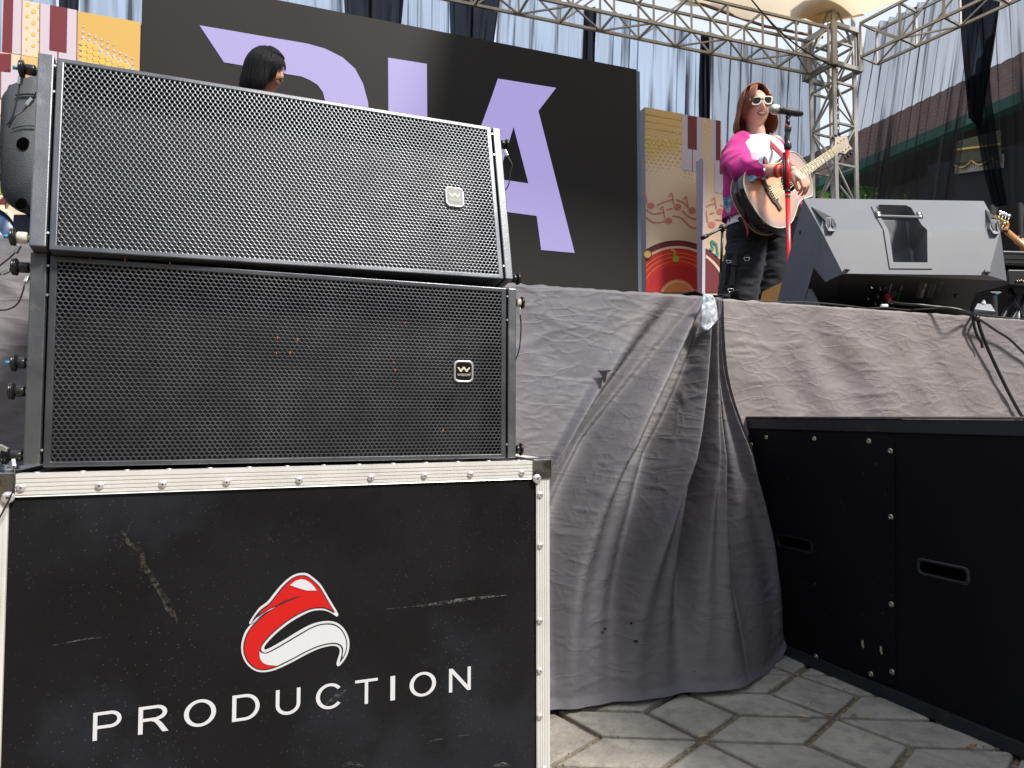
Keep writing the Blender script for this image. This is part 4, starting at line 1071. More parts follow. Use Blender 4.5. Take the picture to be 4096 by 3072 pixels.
# stepped second board with a pale edge
BQ = Plane(PY(2809, 635, 5.75), (1, .37, 0))
board2 = thing('printed_board', 'lower stepped beige board with a thick pale edge, half hidden by the singer', 'backdrop board', tuple(BQ.w(.2, STAGE_Z - BQ.o.z, -.03)), math.atan(.37), 'printed backdrop boards')
vb2 = STAGE_Z - BQ.o.z + .01; uq = BQ.px(2935, 650)[0]; v0_ = BQ.px(2822, 634)[1]; v1_ = BQ.px(2930, 652)[1]
m = MB(); prism(m, [BQ.w(0, vb2), BQ.w(uq, vb2), BQ.w(uq, v1_), BQ.w(0, v0_)], -BQ.n * .09, 0, 1); m.build('panel', [PM[0], PM[13]], board2)
A = Art(BQ, zb_)
ps = lambda lst, mi, l: A.polyset([[BQ.px(*zb_(*q)) for q in lst]], mi, l)
ps([(642, 489), (665, 492), (657, 1640), (632, 1640)], 2, 8)
ps([(742, 500), (860, 518), (860, 788), (744, 765)], 2, 2); ps([(784, 505), (860, 516), (860, 630), (784, 614)], 3, 3)
band(A, [(665, 895), (700, 870), (745, 860)], 5.5, 4, 2); band(A, [(745, 995), (800, 1000), (860, 1040)], 5.5, 4, 2); band(A, [(700, 945), (740, 935)], 5.5, 4, 2); band(A, [(790, 870), (850, 900)], 5.5, 4, 2)
note(A, 718, 1036); note(A, 788, 926)
for L_, (r, mi) in enumerate([(475, 7), (462, 3), (428, 8), (408, 3), (330, 3)]): clipdisc(A, r, mi, 2 + L_ * .6, 668, 880)
dot(A, 716, 1236, 18, 10, 6); dot(A, 760, 1282, 18, 10, 6); band(A, [(722, 1230), (712, 1165)], 6, 10, 6); band(A, [(766, 1275), (756, 1200)], 6, 10, 6); band(A, [(712, 1168), (758, 1200)], 9, 10, 6)
ps([(815, 1275), (860, 1285), (860, 1345), (820, 1335)], 11, 6)
A.m.build('print', PM, board2)
# left board (two stacked panels)
BL = Plane(PY(562, 89, 4.50), (1, .37, 0))
board3 = thing('printed_board', 'tall yellow board with halftone dots and maroon piano keys at the far left', 'backdrop board', tuple(BL.w(-.6, STAGE_Z - BL.o.z, -.03)), math.atan(.37), 'printed backdrop boards')
ul = BL.px(-500, 0)[0]; vb3 = STAGE_Z - BL.o.z + .01
uk = BL.px(8, 300)[0]; v_a = BL.px(8, -20)[1]
m = MB(); prism(m, [BL.w(uk, BL.px(8, 210)[1]), BL.w(0, BL.px(562, 290)[1]), BL.w(0, 0), BL.w(uk, 0)], -BL.n * .08, 0, 1); m.build('panel', [PM[1], PM[13]], board3)
m = MB(); prism(m, [BL.w(ul, vb3), BL.w(0, vb3), BL.w(0, BL.px(562, 290)[1] - .004), BL.w(ul, BL.px(8, 210)[1] - .004)], -BL.n * .08, 0, 1); m.build('panel', [PM[8], PM[13]], board3)
zl = lambda a, b: (a / 2.765, b / 2.765)
A = Art(BL, zl)
ps = lambda lst, mi, l: A.polyset([[BL.px(*zl(*q)) for q in lst]], mi, l)
ps([(30, -40), (245, 2), (240, 605), (22, 575)], 2, 1); ps([(42, -38), (150, -20), (135, 585), (24, 572)], 3, 2)
ps([(250, 3), (444, 36), (438, 640), (236, 610)], 15, 1); ps([(245, 2), (252, 3), (240, 606), (234, 605)], 3, 3)
ps([(444, 36), (858, 115), (850, 700), (436, 640)], 2, 1); ps([(556, 58), (748, 94), (738, 588), (546, 556)], 3, 2); ps([(636, 572), (650, 574), (648, 700), (634, 700)], 3, 2)
ps([(441, 36), (448, 37), (440, 640), (434, 640)], 3, 3); ps([(853, 112), (861, 114), (853, 700), (846, 700)], 3, 3)
for j in range(5):
    dot(A, 306 - j*3, 52 + j * 126, 24 - j * 3, 14, 2, 12, 1); dot(A, 374 - j*2, 128 + j * 126, 28 - j * 2, 14, 2, 12); dot(A, 432, 76 + j * 126, 18, 14, 2, 12)
for j in range(14):
    for i in range(9):
        x = 930 + i * 68 + 0 * j; y = 355 + (j - 2) * 62 * 1.0 + (x - 930) * .42 + (62 if False else 0); 
        if i % 2: y += 60
        if y > 900 or y < 170: continue
        dist = (y - 200) - (x - 860) * .62
        if dist < 40: continue
        if dist < 200: dot(A, x - 8, y, 8 + dist * .09, 2, 2, 4)
        else:
            dot(A, x, y, 58, 15, 2, 4); dot(A, x, y, 36, 14, 4, 14)
ps([(-60, 588), (128, 600), (120, 806), (-60, 790)], 3, 2); ps([(-60, 790), (10, 797), (14, 1085), (-60, 1075)], 2, 2); ps([(16, 797), (440, 640), (430, 950), (225, 1000), (150, 1100), (12, 1085)], 2, 2)
ps([(236, 620), (438, 648), (436, 960), (225, 960)], 12, 3); ps([(4, 795), (14, 796), (12, 1085), (2, 1085)], 3, 3); ps([(0, 1083), (160, 1100), (160, 1110), (0, 1093)], 3, 3); ps([(232, 612), (240, 613), (226, 960), (218, 960)], 3, 4)
band(A, [(-40, 1290), (20, 1272), (100, 1275)], 10, 4, 2); band(A, [(-40, 1530), (40, 1525), (120, 1535)], 10, 4, 2); dot(A, 75, 1390, 55, 4, 2, 18)
zc = lambda a, b: (a * 2.765 / 5.53, (700 + b / 5.53) * 2.765)
ps([zc(*q) for q in [(-60, 175), (30, 178), (80, 410), (-60, 430)]], 11, 3); ps([zc(*q) for q in [(-60, 430), (20, 425), (-60, 480)]], 5, 3); ps([zc(*q) for q in [(-60, 590), (110, 460), (200, 640), (-60, 640)]], 3, 3)
ps([zc(*q) for q in [(-60, 560), (90, 430), (140, 440), (-60, 600)]], 8, 4)
A.m.build('print', PM, board3)

# added cabinet outside the frame, placed to shade the lower skirt and paving
shade_box = thing('bass_cabinet', 'added out-of-frame black box on the long cabinet, blocking sun from the skirt', 'speaker cabinet', tuple(SP.w(1.2, ZT, -.3)), math.atan2(-1, .417))
m = MB(); prism(m, [SP.w(.90, ZT + .008, -.01), SP.w(1.62, ZT + .008, -.01), SP.w(1.62, ZT + 1.15, -.01), SP.w(.90, ZT + 1.15, -.01)], -SP.n * .6); m.build('body', M_subp, shade_box, bevel=.004)
m = MB(); prism(m, [SP.w(.96, ZT + .06, -.006), SP.w(1.56, ZT + .06, -.006), SP.w(1.56, ZT + .74, -.006), SP.w(.90, ZT + .74, -.006)], -SP.n * .003); m.build('grille', M_grille, shade_box)
# ------------------------------------------------------------------ roof trusses and corner tower
M_truss = mat('galvanised_truss', (.42, .415, .40), .45, .4, var=(4, .8, (.30, .285, .26), .4, .7), bump=(80, .3))
ZB = 4.54 - .34 + .0
C0 = PZ(3355, 252, 4.54)
DB = V((-1, -.35, 0)).normalized(); DR = V((.581, -1, 0)).normalized()
NB = V((-.35, 1, 0)).normalized()           # outward (away from the stage centre) of the back truss
NR = V((1, .581, 0)).normalized()
TH, TW, CHW = .375, .30, .026
def truss(name, label, p, d, out, L, n, extra=0):
    root = thing(name, label, 'truss', tuple(p), math.atan2(d.y, d.x), 'roof trusses over the stage')
    z = V((0, 0, TH)); o = out * TW
    for a in (V(), o, z, z + o):
        m = MB(); bar(m, p + a, p + a + d * L, CHW); m.build('chord', M_truss, root)
    st = L / n
    for i in range(n + 1):
        q = p + d * (i * st)
        for a, b in ((V(), z), (o, z + o), (V(), o), (z, z + o)):
            m = MB(); bar(m, q + a + (b-a).normalized()*.017, q + b - (b-a).normalized()*.017, .019); m.build('strut', M_truss, root)
    for i in range(n):
        q = p + d * (i * st); q2 = q + d * st
        s = i % 2
        prs = [((V(), z)), ((o, z + o)), ((V(), o))]
        for a, b in prs:
            m = MB(); A_, B_ = (q + a, q2 + b) if s else (q + b, q2 + a); dd = (B_ - A_).normalized(); bar(m, A_ + dd*.02, B_ - dd*.02, .015); m.build('brace', M_truss, root)
    return root
truss('roof_truss', 'galvanised lattice truss running left across the back curtain to the corner', C0 + DB * .14, DB, NB, 6.6, 15)
truss('roof_truss', 'galvanised lattice truss running from the corner tower to the upper right edge', C0 + V((.12, -.02, 0)) + DR * .12, DR, NR, 5.2, 12)
# corner sleeve and tower
tw = thing('corner_tower', 'square lattice tower standing between the two curtains under the roof corner', 'tower', tuple(C0 + V((.05, .2, -4.5))), 0)
tw_c = [C0 + V((.0, .0, 0)), C0 + V((.29, .13, 0)), C0 + V((.16, .42, 0)), C0 + V((-.13, .29, 0))]
tw_c = [V(q) + V((-.045, 0.02, 0)) for q in tw_c]
for c in tw_c:
    m = MB(); bar(m, V((c.x, c.y, .0)), V((c.x, c.y, 5.35)), .036, up=V((0, 1, 0))); m.build('chord', M_truss, tw)
zs = [k * .46 + .2 for k in range(12)]
for i, z in enumerate(zs[:-1]):
    for k in range(4):
        a, b = tw_c[k], tw_c[(k+1) % 4]; A_ = V((a.x, a.y, z)); B_ = V((b.x, b.y, z)); dd = (B_-A_).normalized() * .018
        m = MB(); bar(m, A_ + dd, B_ - dd, .022); m.build('strut', M_truss, tw)
        s = (i + k) % 2; A_ = V((a.x, a.y, z if s else z + .46)); B_ = V((b.x, b.y, z + .46 if s else z)); dd = (B_-A_).normalized() * .02
        m = MB(); bar(m, A_ + dd, B_ - dd, .018); m.build('brace', M_truss, tw)
slv = thing('corner_sleeve', 'riveted steel sleeve block joining the two roof trusses at the tower', 'truss sleeve', tuple(C0 + V((.05, .2, 0))), 0)
sc = [c + (c - (tw_c[0] + tw_c[2]) / 2) * .28 for c in tw_c]
for c in sc:
    m = MB(); bar(m, V((c.x, c.y, 4.50)), V((c.x, c.y, 4.98)), .05, up=V((0, 1, 0))); m.build('post', M_truss, slv)
for z in (4.52, 4.96):
    for k in range(4):
        a, b = sc[k], sc[(k+1) % 4]; dd = (b - a).normalized() * .026; m = MB(); bar(m, V((a.x, a.y, z)) + dd, V((b.x, b.y, z)) - dd, .045); m.build('rail', M_truss, slv)
# hoist chain
m = MB(); cx0 = PY(3349, 300, 7.75)
for k in range(74):
    c = V((cx0.x, cx0.y, 4.9 - k * .045)); ax_ = V((1, 0, 0)) if k % 2 else V((0, 1, 0))
    pts = [c + ax_ * (.011 * math.cos(t)) + V((0, 0, .028 * math.sin(t))) for t in [2*math.pi*q/10 for q in range(11)]]
    tube(m, pts, .0045, 5, caps=False)
tag(m.build('hoist_chain', mat('rusty_chain', (.10, .07, .05), .6, .6)), 'dark hoist chain hanging straight down inside the corner tower', 'chain')
# black cable draped over the back truss
m = MB(); tube(m, smoothloop([tuple(PY(*q)) for q in [(2960, -60, 6.9), (3040, 40, 7.0), (3120, 125, 7.1), (3200, 190, 7.15), (3290, 245, 7.25), (3345, 268, 7.4)]], 6, False), .008, 6)
tag(m.build('cable', M_wire), 'thin black cable slung diagonally across the back roof truss', 'cable')

# ------------------------------------------------------------------ canopy
def tarp_mat(name, col, tr):
    m = bpy.data.materials.new(name); m.use_nodes = True; N, L = m.node_tree.nodes, m.node_tree.links; N.clear()
    o = N.new('ShaderNodeOutputMaterial'); mx = N.new('ShaderNodeMixShader'); d = N.new('ShaderNodeBsdfDiffuse'); t = N.new('ShaderNodeBsdfTranslucent')
    tc = N.new('ShaderNodeTexCoord'); n = N.new('ShaderNodeTexNoise'); n.inputs['Scale'].default_value = 2.2; n.inputs['Detail'].default_value = 6; L.new(tc.outputs['Object'], n.inputs[0])
    c = N.new('ShaderNodeMix'); c.data_type = 'RGBA'; c.inputs[6].default_value = (*col, 1); c.inputs[7].default_value = (*[k * .72 for k in col], 1); L.new(n.outputs[0], c.inputs[0])
    L.new(c.outputs[2], d.inputs[0]); L.new(c.outputs[2], t.inputs[0]); mx.inputs[0].default_value = tr
    bn = N.new('ShaderNodeBump'); bn.inputs['Distance'].default_value = .03; bn.inputs['Strength'].default_value = .6; L.new(n.outputs[0], bn.inputs['Height']); L.new(bn.outputs[0], d.inputs['Normal']); L.new(bn.outputs[0], t.inputs['Normal'])
    L.new(d.outputs[0], mx.inputs[1]); L.new(t.outputs[0], mx.inputs[2]); L.new(mx.outputs[0], o.inputs[0]); return m
M_tarp = tarp_mat('cream_tarpaulin', (.66, .56, .42), .72)
M_tarp2 = tarp_mat('tan_patch', (.34, .23, .10), .60)  # darker tan for the patch at the roof corner
KT = PY(3285, 92, 7.75)
DTR = (PY(3657, 0, 6.9) - KT).normalized()
def tarp(u, v):
    a, b = u * 4.6, v * 3.4
    sag = -.10 * math.sin(math.pi * min(a / 2.2 % 1, 1)) * (1 - min(b / 1.5, 1)) 
    p = KT + (DB + V((0, 0, -.05))) * a + DTR * b
    rise = .62 * (a * b) / (a + b + .35)
    return p + V((0, 0, rise + sag * .5 + .05 * nz(a * 1.6, b * 1.6) - .04 * (math.sin(a * 4.2) ** 2) * math.exp(-b * 3)))
mb = MB(); grid(mb, tarp, 70, 60, uv=False)
tag(mb.build('canopy', M_tarp), 'translucent cream tarpaulin roof stretched above the corner of the trusses', 'canopy')
mb = MB()
def patch(u, v):
    A_, B_, C_, D_ = (3268, 97), (3175, 50), (3200, -30), (3330, -30)
    l = [(3178, 48), (3205, 5), (3262, 12), (3268, -60)]; 
    p0, p1, p2, p3 = V((3178, 52)), V((3272, 97)), V((3458, 62)), V((3330, -60))
    q = p0.lerp(p1, u).lerp(V((3205, -10)).lerp(p3, u), v) if False else None
    # quad: bottom edge p0-p1-p2, top edge
    bot = p0.lerp(p1, u * 2) if u < .5 else p1.lerp(p2, (u - .5) * 2)
    top = V((3200, -15)).lerp(V((3265, -70)), u * 2) if u < .5 else V((3265, -70)).lerp(V((3335, -70)), (u - .5) * 2)
    q = bot.lerp(top, v)
    # just below the tarpaulin: intersect the tilted roof plane
    n = DB.cross(V((0, 0, 1))).normalized(); o = KT + V((0, 0, -.10)); r = ray(q.x, q.y)
    pn = (DB + V((0, 0, .18))).cross(DR + V((0, 0, .18))).normalized()
    t = (o - CAMP).dot(pn) / r.dot(pn); return CAMP + r * t
grid(mb, patch, 16, 8, uv=False)
tag(mb.build('canopy_patch', M_tarp2), 'tan patch hung just under the inner corner of the tarpaulin roof', 'canopy')
m = MB(); tube(m, [PY(3066, 0, 7.4), PY(3190, 95, 7.7)], .022, 8); tube(m, [PY(3066, 0, 7.4), PY(2900, -90, 7.1)], .022, 8)
tag(m.build('canopy_pole', mat('bamboo_brown', (.22, .13, .06), .7)), 'brown pole under the cream tarpaulin behind the back truss', 'pole')
m = MB(); tube(m, [PY(2600, -60, 6.9), PY(2900, 50, 7.3), PY(3060, 105, 7.6), PY(3290, 150, 7.9)], .016, 8)
tag(m.build('curtain_rail', mat('bamboo_brown2', (.20, .12, .07), .7)), 'thin brown rail carrying the back curtains behind the truss', 'rail')

# ------------------------------------------------------------------ curtains
def sheer(name, dens0, dens1, tcol, dcol, fu=40, skew=0.0, trans=.35, seed=0.0):
    """black voile: gathers make it denser; (u,v) run across and down the cloth"""
    m = bpy.data.materials.new(name); m.use_nodes = True; N, L = m.node_tree.nodes, m.node_tree.links; N.clear()
    o = N.new('ShaderNodeOutputMaterial'); mx = N.new('ShaderNodeMixShader'); tp = N.new('ShaderNodeBsdfTransparent'); tp.inputs[0].default_value = (*tcol, 1)
    d = N.new('ShaderNodeBsdfDiffuse'); t = N.new('ShaderNodeBsdfTranslucent'); m2 = N.new('ShaderNodeMixShader'); m2.inputs[0].default_value = trans
    d.inputs[0].default_value = (*dcol, 1); t.inputs[0].default_value = (*dcol, 1)
    uv = N.new('ShaderNodeUVMap'); uv.uv_map = 'UVMap'
    def nt(su, sv, det, off):
        mp = N.new('ShaderNodeMapping'); mp.inputs['Scale'].default_value = (su, sv, 1); mp.inputs['Location'].default_value = (off + seed, off * 1.7, 0); mp.inputs['Rotation'].default_value = (0, 0, skew)
        L.new(uv.outputs[0], mp.inputs[0]); n = N.new('ShaderNodeTexNoise'); n.noise_dimensions = '2D'; n.inputs['Scale'].default_value = 1; n.inputs['Detail'].default_value = det; n.inputs['Roughness'].default_value = .55
        L.new(mp.outputs[0], n.inputs['Vector']); return n
    a = nt(fu, 1.6, 3, 1); b = nt(fu * 3.3, 3.5, 2, 5); c = nt(fu * .22, 1.1, 2, 9)
    mr = N.new('ShaderNodeMapRange'); mr.inputs[1].default_value = .50; mr.inputs[2].default_value = .72; L.new(a.outputs[0], mr.inputs[0])
    pw = N.new('ShaderNodeMath'); pw.operation = 'POWER'; pw.inputs[1].default_value = 1.3; L.new(mr.outputs[0], pw.inputs[0])
    mb_ = N.new('ShaderNodeMath'); mb_.operation = 'MULTIPLY_ADD'; mb_.inputs[1].default_value = .35; L.new(b.outputs[0], mb_.inputs[0]); L.new(pw.outputs[0], mb_.inputs[2])
    mc = N.new('ShaderNodeMath'); mc.operation = 'MULTIPLY_ADD'; mc.inputs[1].default_value = .55; L.new(c.outputs[0], mc.inputs[0]); L.new(mb_.outputs[0], mc.inputs[2])
    r2 = N.new('ShaderNodeMapRange'); r2.inputs[1].default_value = .35; r2.inputs[2].default_value = 1.35; r2.inputs[3].default_value = dens0; r2.inputs[4].default_value = dens1; L.new(mc.outputs[0], r2.inputs[0])
    L.new(d.outputs[0], m2.inputs[1]); L.new(t.outputs[0], m2.inputs[2]); L.new(r2.outputs[0], mx.inputs[0]); L.new(tp.outputs[0], mx.inputs[1]); L.new(m2.outputs[0], mx.inputs[2]); L.new(mx.outputs[0], o.inputs[0])
    return m
BCP = C0 + NB * .62
def curtain(name, label, mt, tl, tr, br, bl, plane_o, plane_n, nf, amp=.05, tops=None, seed=0.0, diag=0.0, nu=None):
    """corners in photo pixels on a vertical plane; nf folds"""
    W_ = PP(*tl, plane_o, plane_n) - PP(*tr, plane_o, plane_n); nu = nu or int(min(400, max(40, nf * 10)))
    L_ = tl if isinstance(tl, list) else None
    def f(u, v):
        uu = u + diag * v * (1 - v) * 0
        top = (tl[0] + (tr[0]-tl[0]) * u, tl[1] + (tr[1]-tl[1]) * u); bot = (bl[0] + (br[0]-bl[0]) * u, bl[1] + (br[1]-bl[1]) * u)
        p = PP(top[0], top[1], plane_o, plane_n).lerp(PP(bot[0], bot[1], plane_o, plane_n), v)
        ph = nf * u + .6 * nz(u * nf * .35, v * 1.3, seed); a = amp * (.55 + .9 * abs(nz(u * nf * .4, v * .8, seed + 4)))
        q = p + plane_n * (a * math.sin(2 * math.pi * ph) + .3 * a * math.sin(4.3 * math.pi * ph + 1))
        if v < .02 and tops: q.z -= tops * abs(math.sin(math.pi * u * 6))
        return q
    mb = MB(); grid(mb, f, nu, 26); o = mb.build(name, mt); tag(o, label, 'curtain', 'voile curtains around the stage'); return o
NBc = -NB; NRc = -NR
bright = (.80, .88, .98); 
M_sh1 = sheer('voile_bright', .22, .93, bright, (.09, .10, .115), 20, .05, .6)
M_sh1b = sheer('voile_bright_b', .18, .93, bright, (.09, .10, .115), 12, -.25, .6, 3)
M_sh2 = sheer('voile_grey', .42, .93, (.80, .84, .90), (.055, .058, .065), 26, .0, .6, 7)
M_shk = sheer('voile_black', .93, 1.0, (.5, .55, .65), (.012, .014, .020), 12, 0, .3, 2)
M_sh3 = sheer('voile_right', .36, .99, (.90, .89, .90), (.035, .035, .042), 30, .0, .55, 11)
yt = lambda x: -160 + (x + 500) * .078 if x < 2700 else 90 + (x - 2700) * .10
def back(label, x0, x1, b0, b1, mt, nf, dn=0.0, seed=0, amp=.05, yb=1420):
    po = BCP + NB * (-dn)
    return curtain('curtain', label, mt, (x0, ytop(x0)), (x1, ytop(x1)), (b1, yb), (b0, yb), po, NBc, nf, amp, seed=seed)
# the rail height seen at each column
def ytop(x):
    r = ray(x, 0); n = NB; t = (BCP - CAMP).dot(n) / r.dot(n); p = CAMP + r * t; d = p.y
    z = 4.97; hd = (p - CAMP); hd.z = 0
    # column x, height z -> row
    Y = p.y; best = 0
    lo, hi = -2500, 1500
    for _ in range(40):
        mid = (lo + hi) / 2; q = PP(x, mid, BCP, NB)
        if q.z > z: lo = mid
        else: hi = mid
    return (lo + hi) / 2
back('bright voile curtain at the far left behind the yellow board', -700, 232, -600, 232, M_sh1, 16, 0, 1)
back('narrow black gathered strip above the yellow board', 228, 328, 232, 300, M_shk, 3, .06, 2)
back('wide bright voile curtain between the yellow board and the first black drape', 318, 1375, 330, 1385, M_sh1, 18, 0, 3)
back('black drape hanging above the lilac letter I', 1366, 1625, 1440, 1480, M_shk, 5, .08, 4)
back('bright voile curtain between the two black drapes', 1600, 1800, 1560, 1800, M_sh1, 4, 0, 5)
back('widest black drape, tapering down behind the LED wall', 1794, 2008, 1870, 1800, M_shk, 5, .08, 6)
back('bright voile curtain with a dark fold right of the widest black drape', 1995, 2350, 1900, 2330, M_sh1, 8, 0, 7)
back('narrow black strip above the right end of the LED wall', 2336, 2388, 2300, 2352, M_shk, 2, .06, 8)
back('bright voile curtain fanned with slanting folds beside the LED wall', 2378, 2810, 2330, 2790, M_sh1b, 10, 0, 9)
back('narrow black strip behind the right printed board', 2802, 2842, 2800, 2838, M_shk, 2, .06, 10)
back('grey voile curtain behind the singer, left of the tower', 2836, 3292, 2836, 3262, M_sh2, 9, 0, 11, .06)
RCP = C0 + NR * .75 + V((.15, 0, 0))
def rc(label, tl, tr, br, bl, mt, nf, dn=0, seed=0, amp=.05): return curtain('curtain', label, mt, tl, tr, br, bl, RCP - NR * dn, NRc, nf, amp, seed=seed)
rc('broad grey voile curtain with slanting folds right of the tower', (3466, 118), (3950, -120), (3725, 1450), (3285, 1300), M_sh3, 12, 0, 12)
rc('black drape hanging as a tapering wedge from the right truss', (3830, -60), (4010, -90), (3925, 520), (3875, 470), M_shk, 4, .10, 13, .03)
rc('sheer grey curtain with torn seam at the right edge', (3905, -120), (4700, -420), (4700, 1700), (3995, 1300), M_sh3, 14, .02, 14)
def wedge(u, v):
    l = smoothloop([(3865, 350), (3885, 420), (3915, 560), (3945, 720), (3990, 860), (4030, 1000), (4060, 1300)], 4, False); r = smoothloop([(3980, 100), (3960, 300), (3990, 560), (4020, 760), (4050, 900), (4090, 1050), (4150, 1300)], 4, False)
    k = v * (len(l) - 1); i = min(int(k), len(l) - 2); t = k - i
    a = V(l[i]).lerp(V(l[i+1]), t); b = V(r[i]).lerp(V(r[i+1]), t); q = a.lerp(b, u)
    p = PP(q.x, q.y, RCP - NR * .07, NRc); return p + NRc * (.03 * math.sin(u * 19 + v))
mb = MB(); grid(mb, wedge, 40, 40)
o = mb.build('curtain', sheer('voile_dark', .72, .99, (.6, .65, .72), (.014, .016, .022), 9, 0, .3, 15)); tag(o, 'dark gathered edge of the right curtain sweeping down past the valance', 'curtain', 'voile curtains around the stage')
# lower opaque backing drapes
def low(u, v):
    q = (3340 + u * 1300, 0); 
    top = PP(3340 + u * 1300, 800 - 250 * u, RCP + NR * .8, NRc); bot = V((top.x, top.y, .6)); p = top.lerp(bot, v)
    return p + NRc * .05 * math.sin(u * 60)
# ------------------------------------------------------------------ building behind the right curtains
M_tile = mat('red_roof_tiles', (.050, .023, .022), .9, var=(3, .8, (.034, .018, .018), .4, .65), bump=(20, .5))
M_green = mat('green_gutter', (.009, .085, .058), .6, var=(2, .6, (.012, .11, .075), .4, .65))
M_wallb = mat('building_wall', (.10, .10, .11), .9)
zr = lambda a, b: (3300 + a / 2.074, b / 2.074)
EV1, EV2 = PY(3297, 690, 13.0), PY(4071, 497, 9.6)
db = (EV2 - EV1); db.z = 0; db.normalize(); nb_ = V((-db.y, db.x, 0)); nb_ = nb_ if nb_.y > 0 else -nb_
ZE = (EV1.z + EV2.z) / 2
bo = V((EV1.x, EV1.y, ZE))
bld = thing('building', 'building with red tiled roof and green gutter seen through the right curtains', 'building', tuple(V((bo.x + 2, bo.y + 1, 0))), math.atan2(db.y, db.x))
Lb = 16; st = bo - db * 4.5
def roof(u, v):
    p = st + db * (Lb * u) + nb_ * (v * 2.4) + V((0, 0, .10 + v * 1.85)); return p + V((0, 0, .03 * abs(math.sin(u * Lb * 14)) + .02 * ((v * 9) % 1)))
mb = MB(); grid(mb, roof, 900, 36, smooth=False, uv=False); mb.build('roof', M_tile, bld)
mb = MB(); prism(mb, [st + nb_ * .02 + V((0, 0, -.08)), st + nb_ * .02 + V((0, 0, .02)), st - nb_ * .06 + V((0, 0, .06)), st - nb_ * .10 + V((0, 0, .14)), st - nb_ * .14 + V((0, 0, .14)), st - nb_ * .13 + V((0, 0, -.02)), st - nb_ * .03 + V((0, 0, -.08))], db * Lb); mb.build('gutter', M_green, bld)
mb = MB(); prism(mb, [st + nb_ * 1.0 + V((0, 0, -ZE)), st + nb_ * 1.0 + V((0, 0, -.06)), st + nb_ * 5 + V((0, 0, -.06)), st + nb_ * 5 + V((0, 0, -ZE))], db * Lb); mb.build('wall', M_wallb, bld)
mb = MB(); prism(mb, [st + V((0, 0, -.07)), st + nb_ * 1.0 + V((0, 0, -.07)), st + nb_ * 1.0 + V((0, 0, -.13)), st + V((0, 0, -.05))], db * Lb); mb.build('soffit', M_wallb, bld)
# green gilt valance with white pleats between the curtains
M_val = mat('olive_velvet', (.045, .050, .022), .8, sheen=.3, var=(6, .5, (.07, .075, .035))); M_gt = mat('gold_trim', (.55, .36, .06), .5); M_pleat = mat('white_pleats', (.55, .54, .52), .8)
VP = Plane(bo + db * 1.0 - nb_ * .35 + V((0, 0, 0)), -db if db.x < 0 else db)
val = thing('valance', 'olive green valance with gold trim and white pleats hanging between the right curtains', 'valance', tuple(VP.wp(3900, 640)), 0)
def scallop(k0, k1, dy0, dy1, nn=3):
    out = []
    for q in range(41):
        x = k0 + (k1 - k0) * q / 40; out.append((x, dy0 + (dy1-dy0) * q/40 + 22 * abs(math.sin(math.pi * (q / 40 * nn)))))
    return out
xa, xb = 3820, 4010
bots = scallop(xa, xb, 655, 628, 2.5)
m = MB(); lp = [VP.px(x, y) for x, y in [(xa, 570), (xb, 520)] + bots[::-1]]
flat = curve_mesh([lp]); flat2d(m, flat, lambda u, v: VP.w(u, v, .02 + .02 * math.sin(u * 60))); m.build('cloth', M_val, val)
m = MB(); tube(m, [VP.wp(x, y, .05) for x, y in bots], .010, 6); tube(m, [VP.wp(xa, 603, .05), VP.wp(xb, 580, .05)], .018, 6); m.build('gold_trim', M_gt, val)
m = MB()
def pl_(u, v):
    q = bots[min(int(u * 40), 40)]; t = u * 40 - int(u * 40); q2 = bots[min(int(u * 40) + 1, 40)]
    x = q[0] * (1-t) + q2[0] * t; return VP.wp(x, 640 - 25 * u + v * 55 , -.02 + .03 * math.sin(u * 120))
grid(m, pl_, 160, 3, uv=False); m.build('pleats', M_pleat, val)
m = MB(); lp = [VP.wp(3400, 700, -.3), VP.wp(4500, 500, -.3)]; prism(m, [VP.w(*VP.px(3700, 660), -.06), VP.w(*VP.px(4500, 500), -.06), VP.w(*VP.px(4500, 1600), -.06), VP.w(*VP.px(3700, 1600), -.06)], -VP.n * .02); m.build('dark_backing', mat('dark_navy', (.012, .014, .020), .9), val)  # dark sheet standing in for the dim space under the eaves

# ------------------------------------------------------------------ leafy tree seen under the gutter
M_leafg = mat('tree_leaf', (.15, .32, .05), .6, var=(3, .9, (.28, .48, .10), .4, .6), spec=.3); M_bark = mat('bark', (.10, .075, .05), .9, bump=(30, .8))
tree = thing('leafy_tree', 'bright green leafy tree behind the tower, below the green gutter', 'tree', tuple(V((6.15, 12.6, 0))))
m = MB(); tube(m, [(6.15, 12.6, 0), (6.2, 12.6, 1.6), (6.1, 12.55, 2.8), (6.15, 12.6, 4.0)], [.16, .13, .09, .03], 10); tr_ = m.build('trunk', M_bark, tree)
m = MB()
for k in range(8):
    a = k * .8; z = 1.8 + k * .25; tube(m, [(6.17, 12.6, z), (6.17 + .35 * math.cos(a), 12.6 + .5 * math.sin(a), z + .35), (6.17 + .6 * math.cos(a), 12.6 + .9 * math.sin(a), z + .5)], [.05, .03, .01], 6)
m.build('limbs', M_bark, tree)
m = MB(); rg = random.Random(4)
cl = [(V((6.15 + rg.uniform(-.62, 1.3), 12.4 + rg.uniform(-.8, .8), rg.uniform(1.6, 4.3))), rg.uniform(.25, .5)) for _ in range(34)]
for k in range(15000):
    c, r = rg.choice(cl); d = V((rg.gauss(0, 1), rg.gauss(0, 1), rg.gauss(0, .8))).normalized() * r * rg.uniform(.6, 1.05); p = c + d
    a = V((rg.gauss(0, 1), rg.gauss(0, 1), rg.gauss(0, .6))).normalized(); b = a.cross(V((rg.random(), rg.random(), 1))).normalized(); s = rg.uniform(.03, .06)
    m.add([p - a * s, p + b * s * .4, p + a * s, p - b * s * .4], [(0, 1, 2, 3)])
m.build('crown', M_leafg, tree)
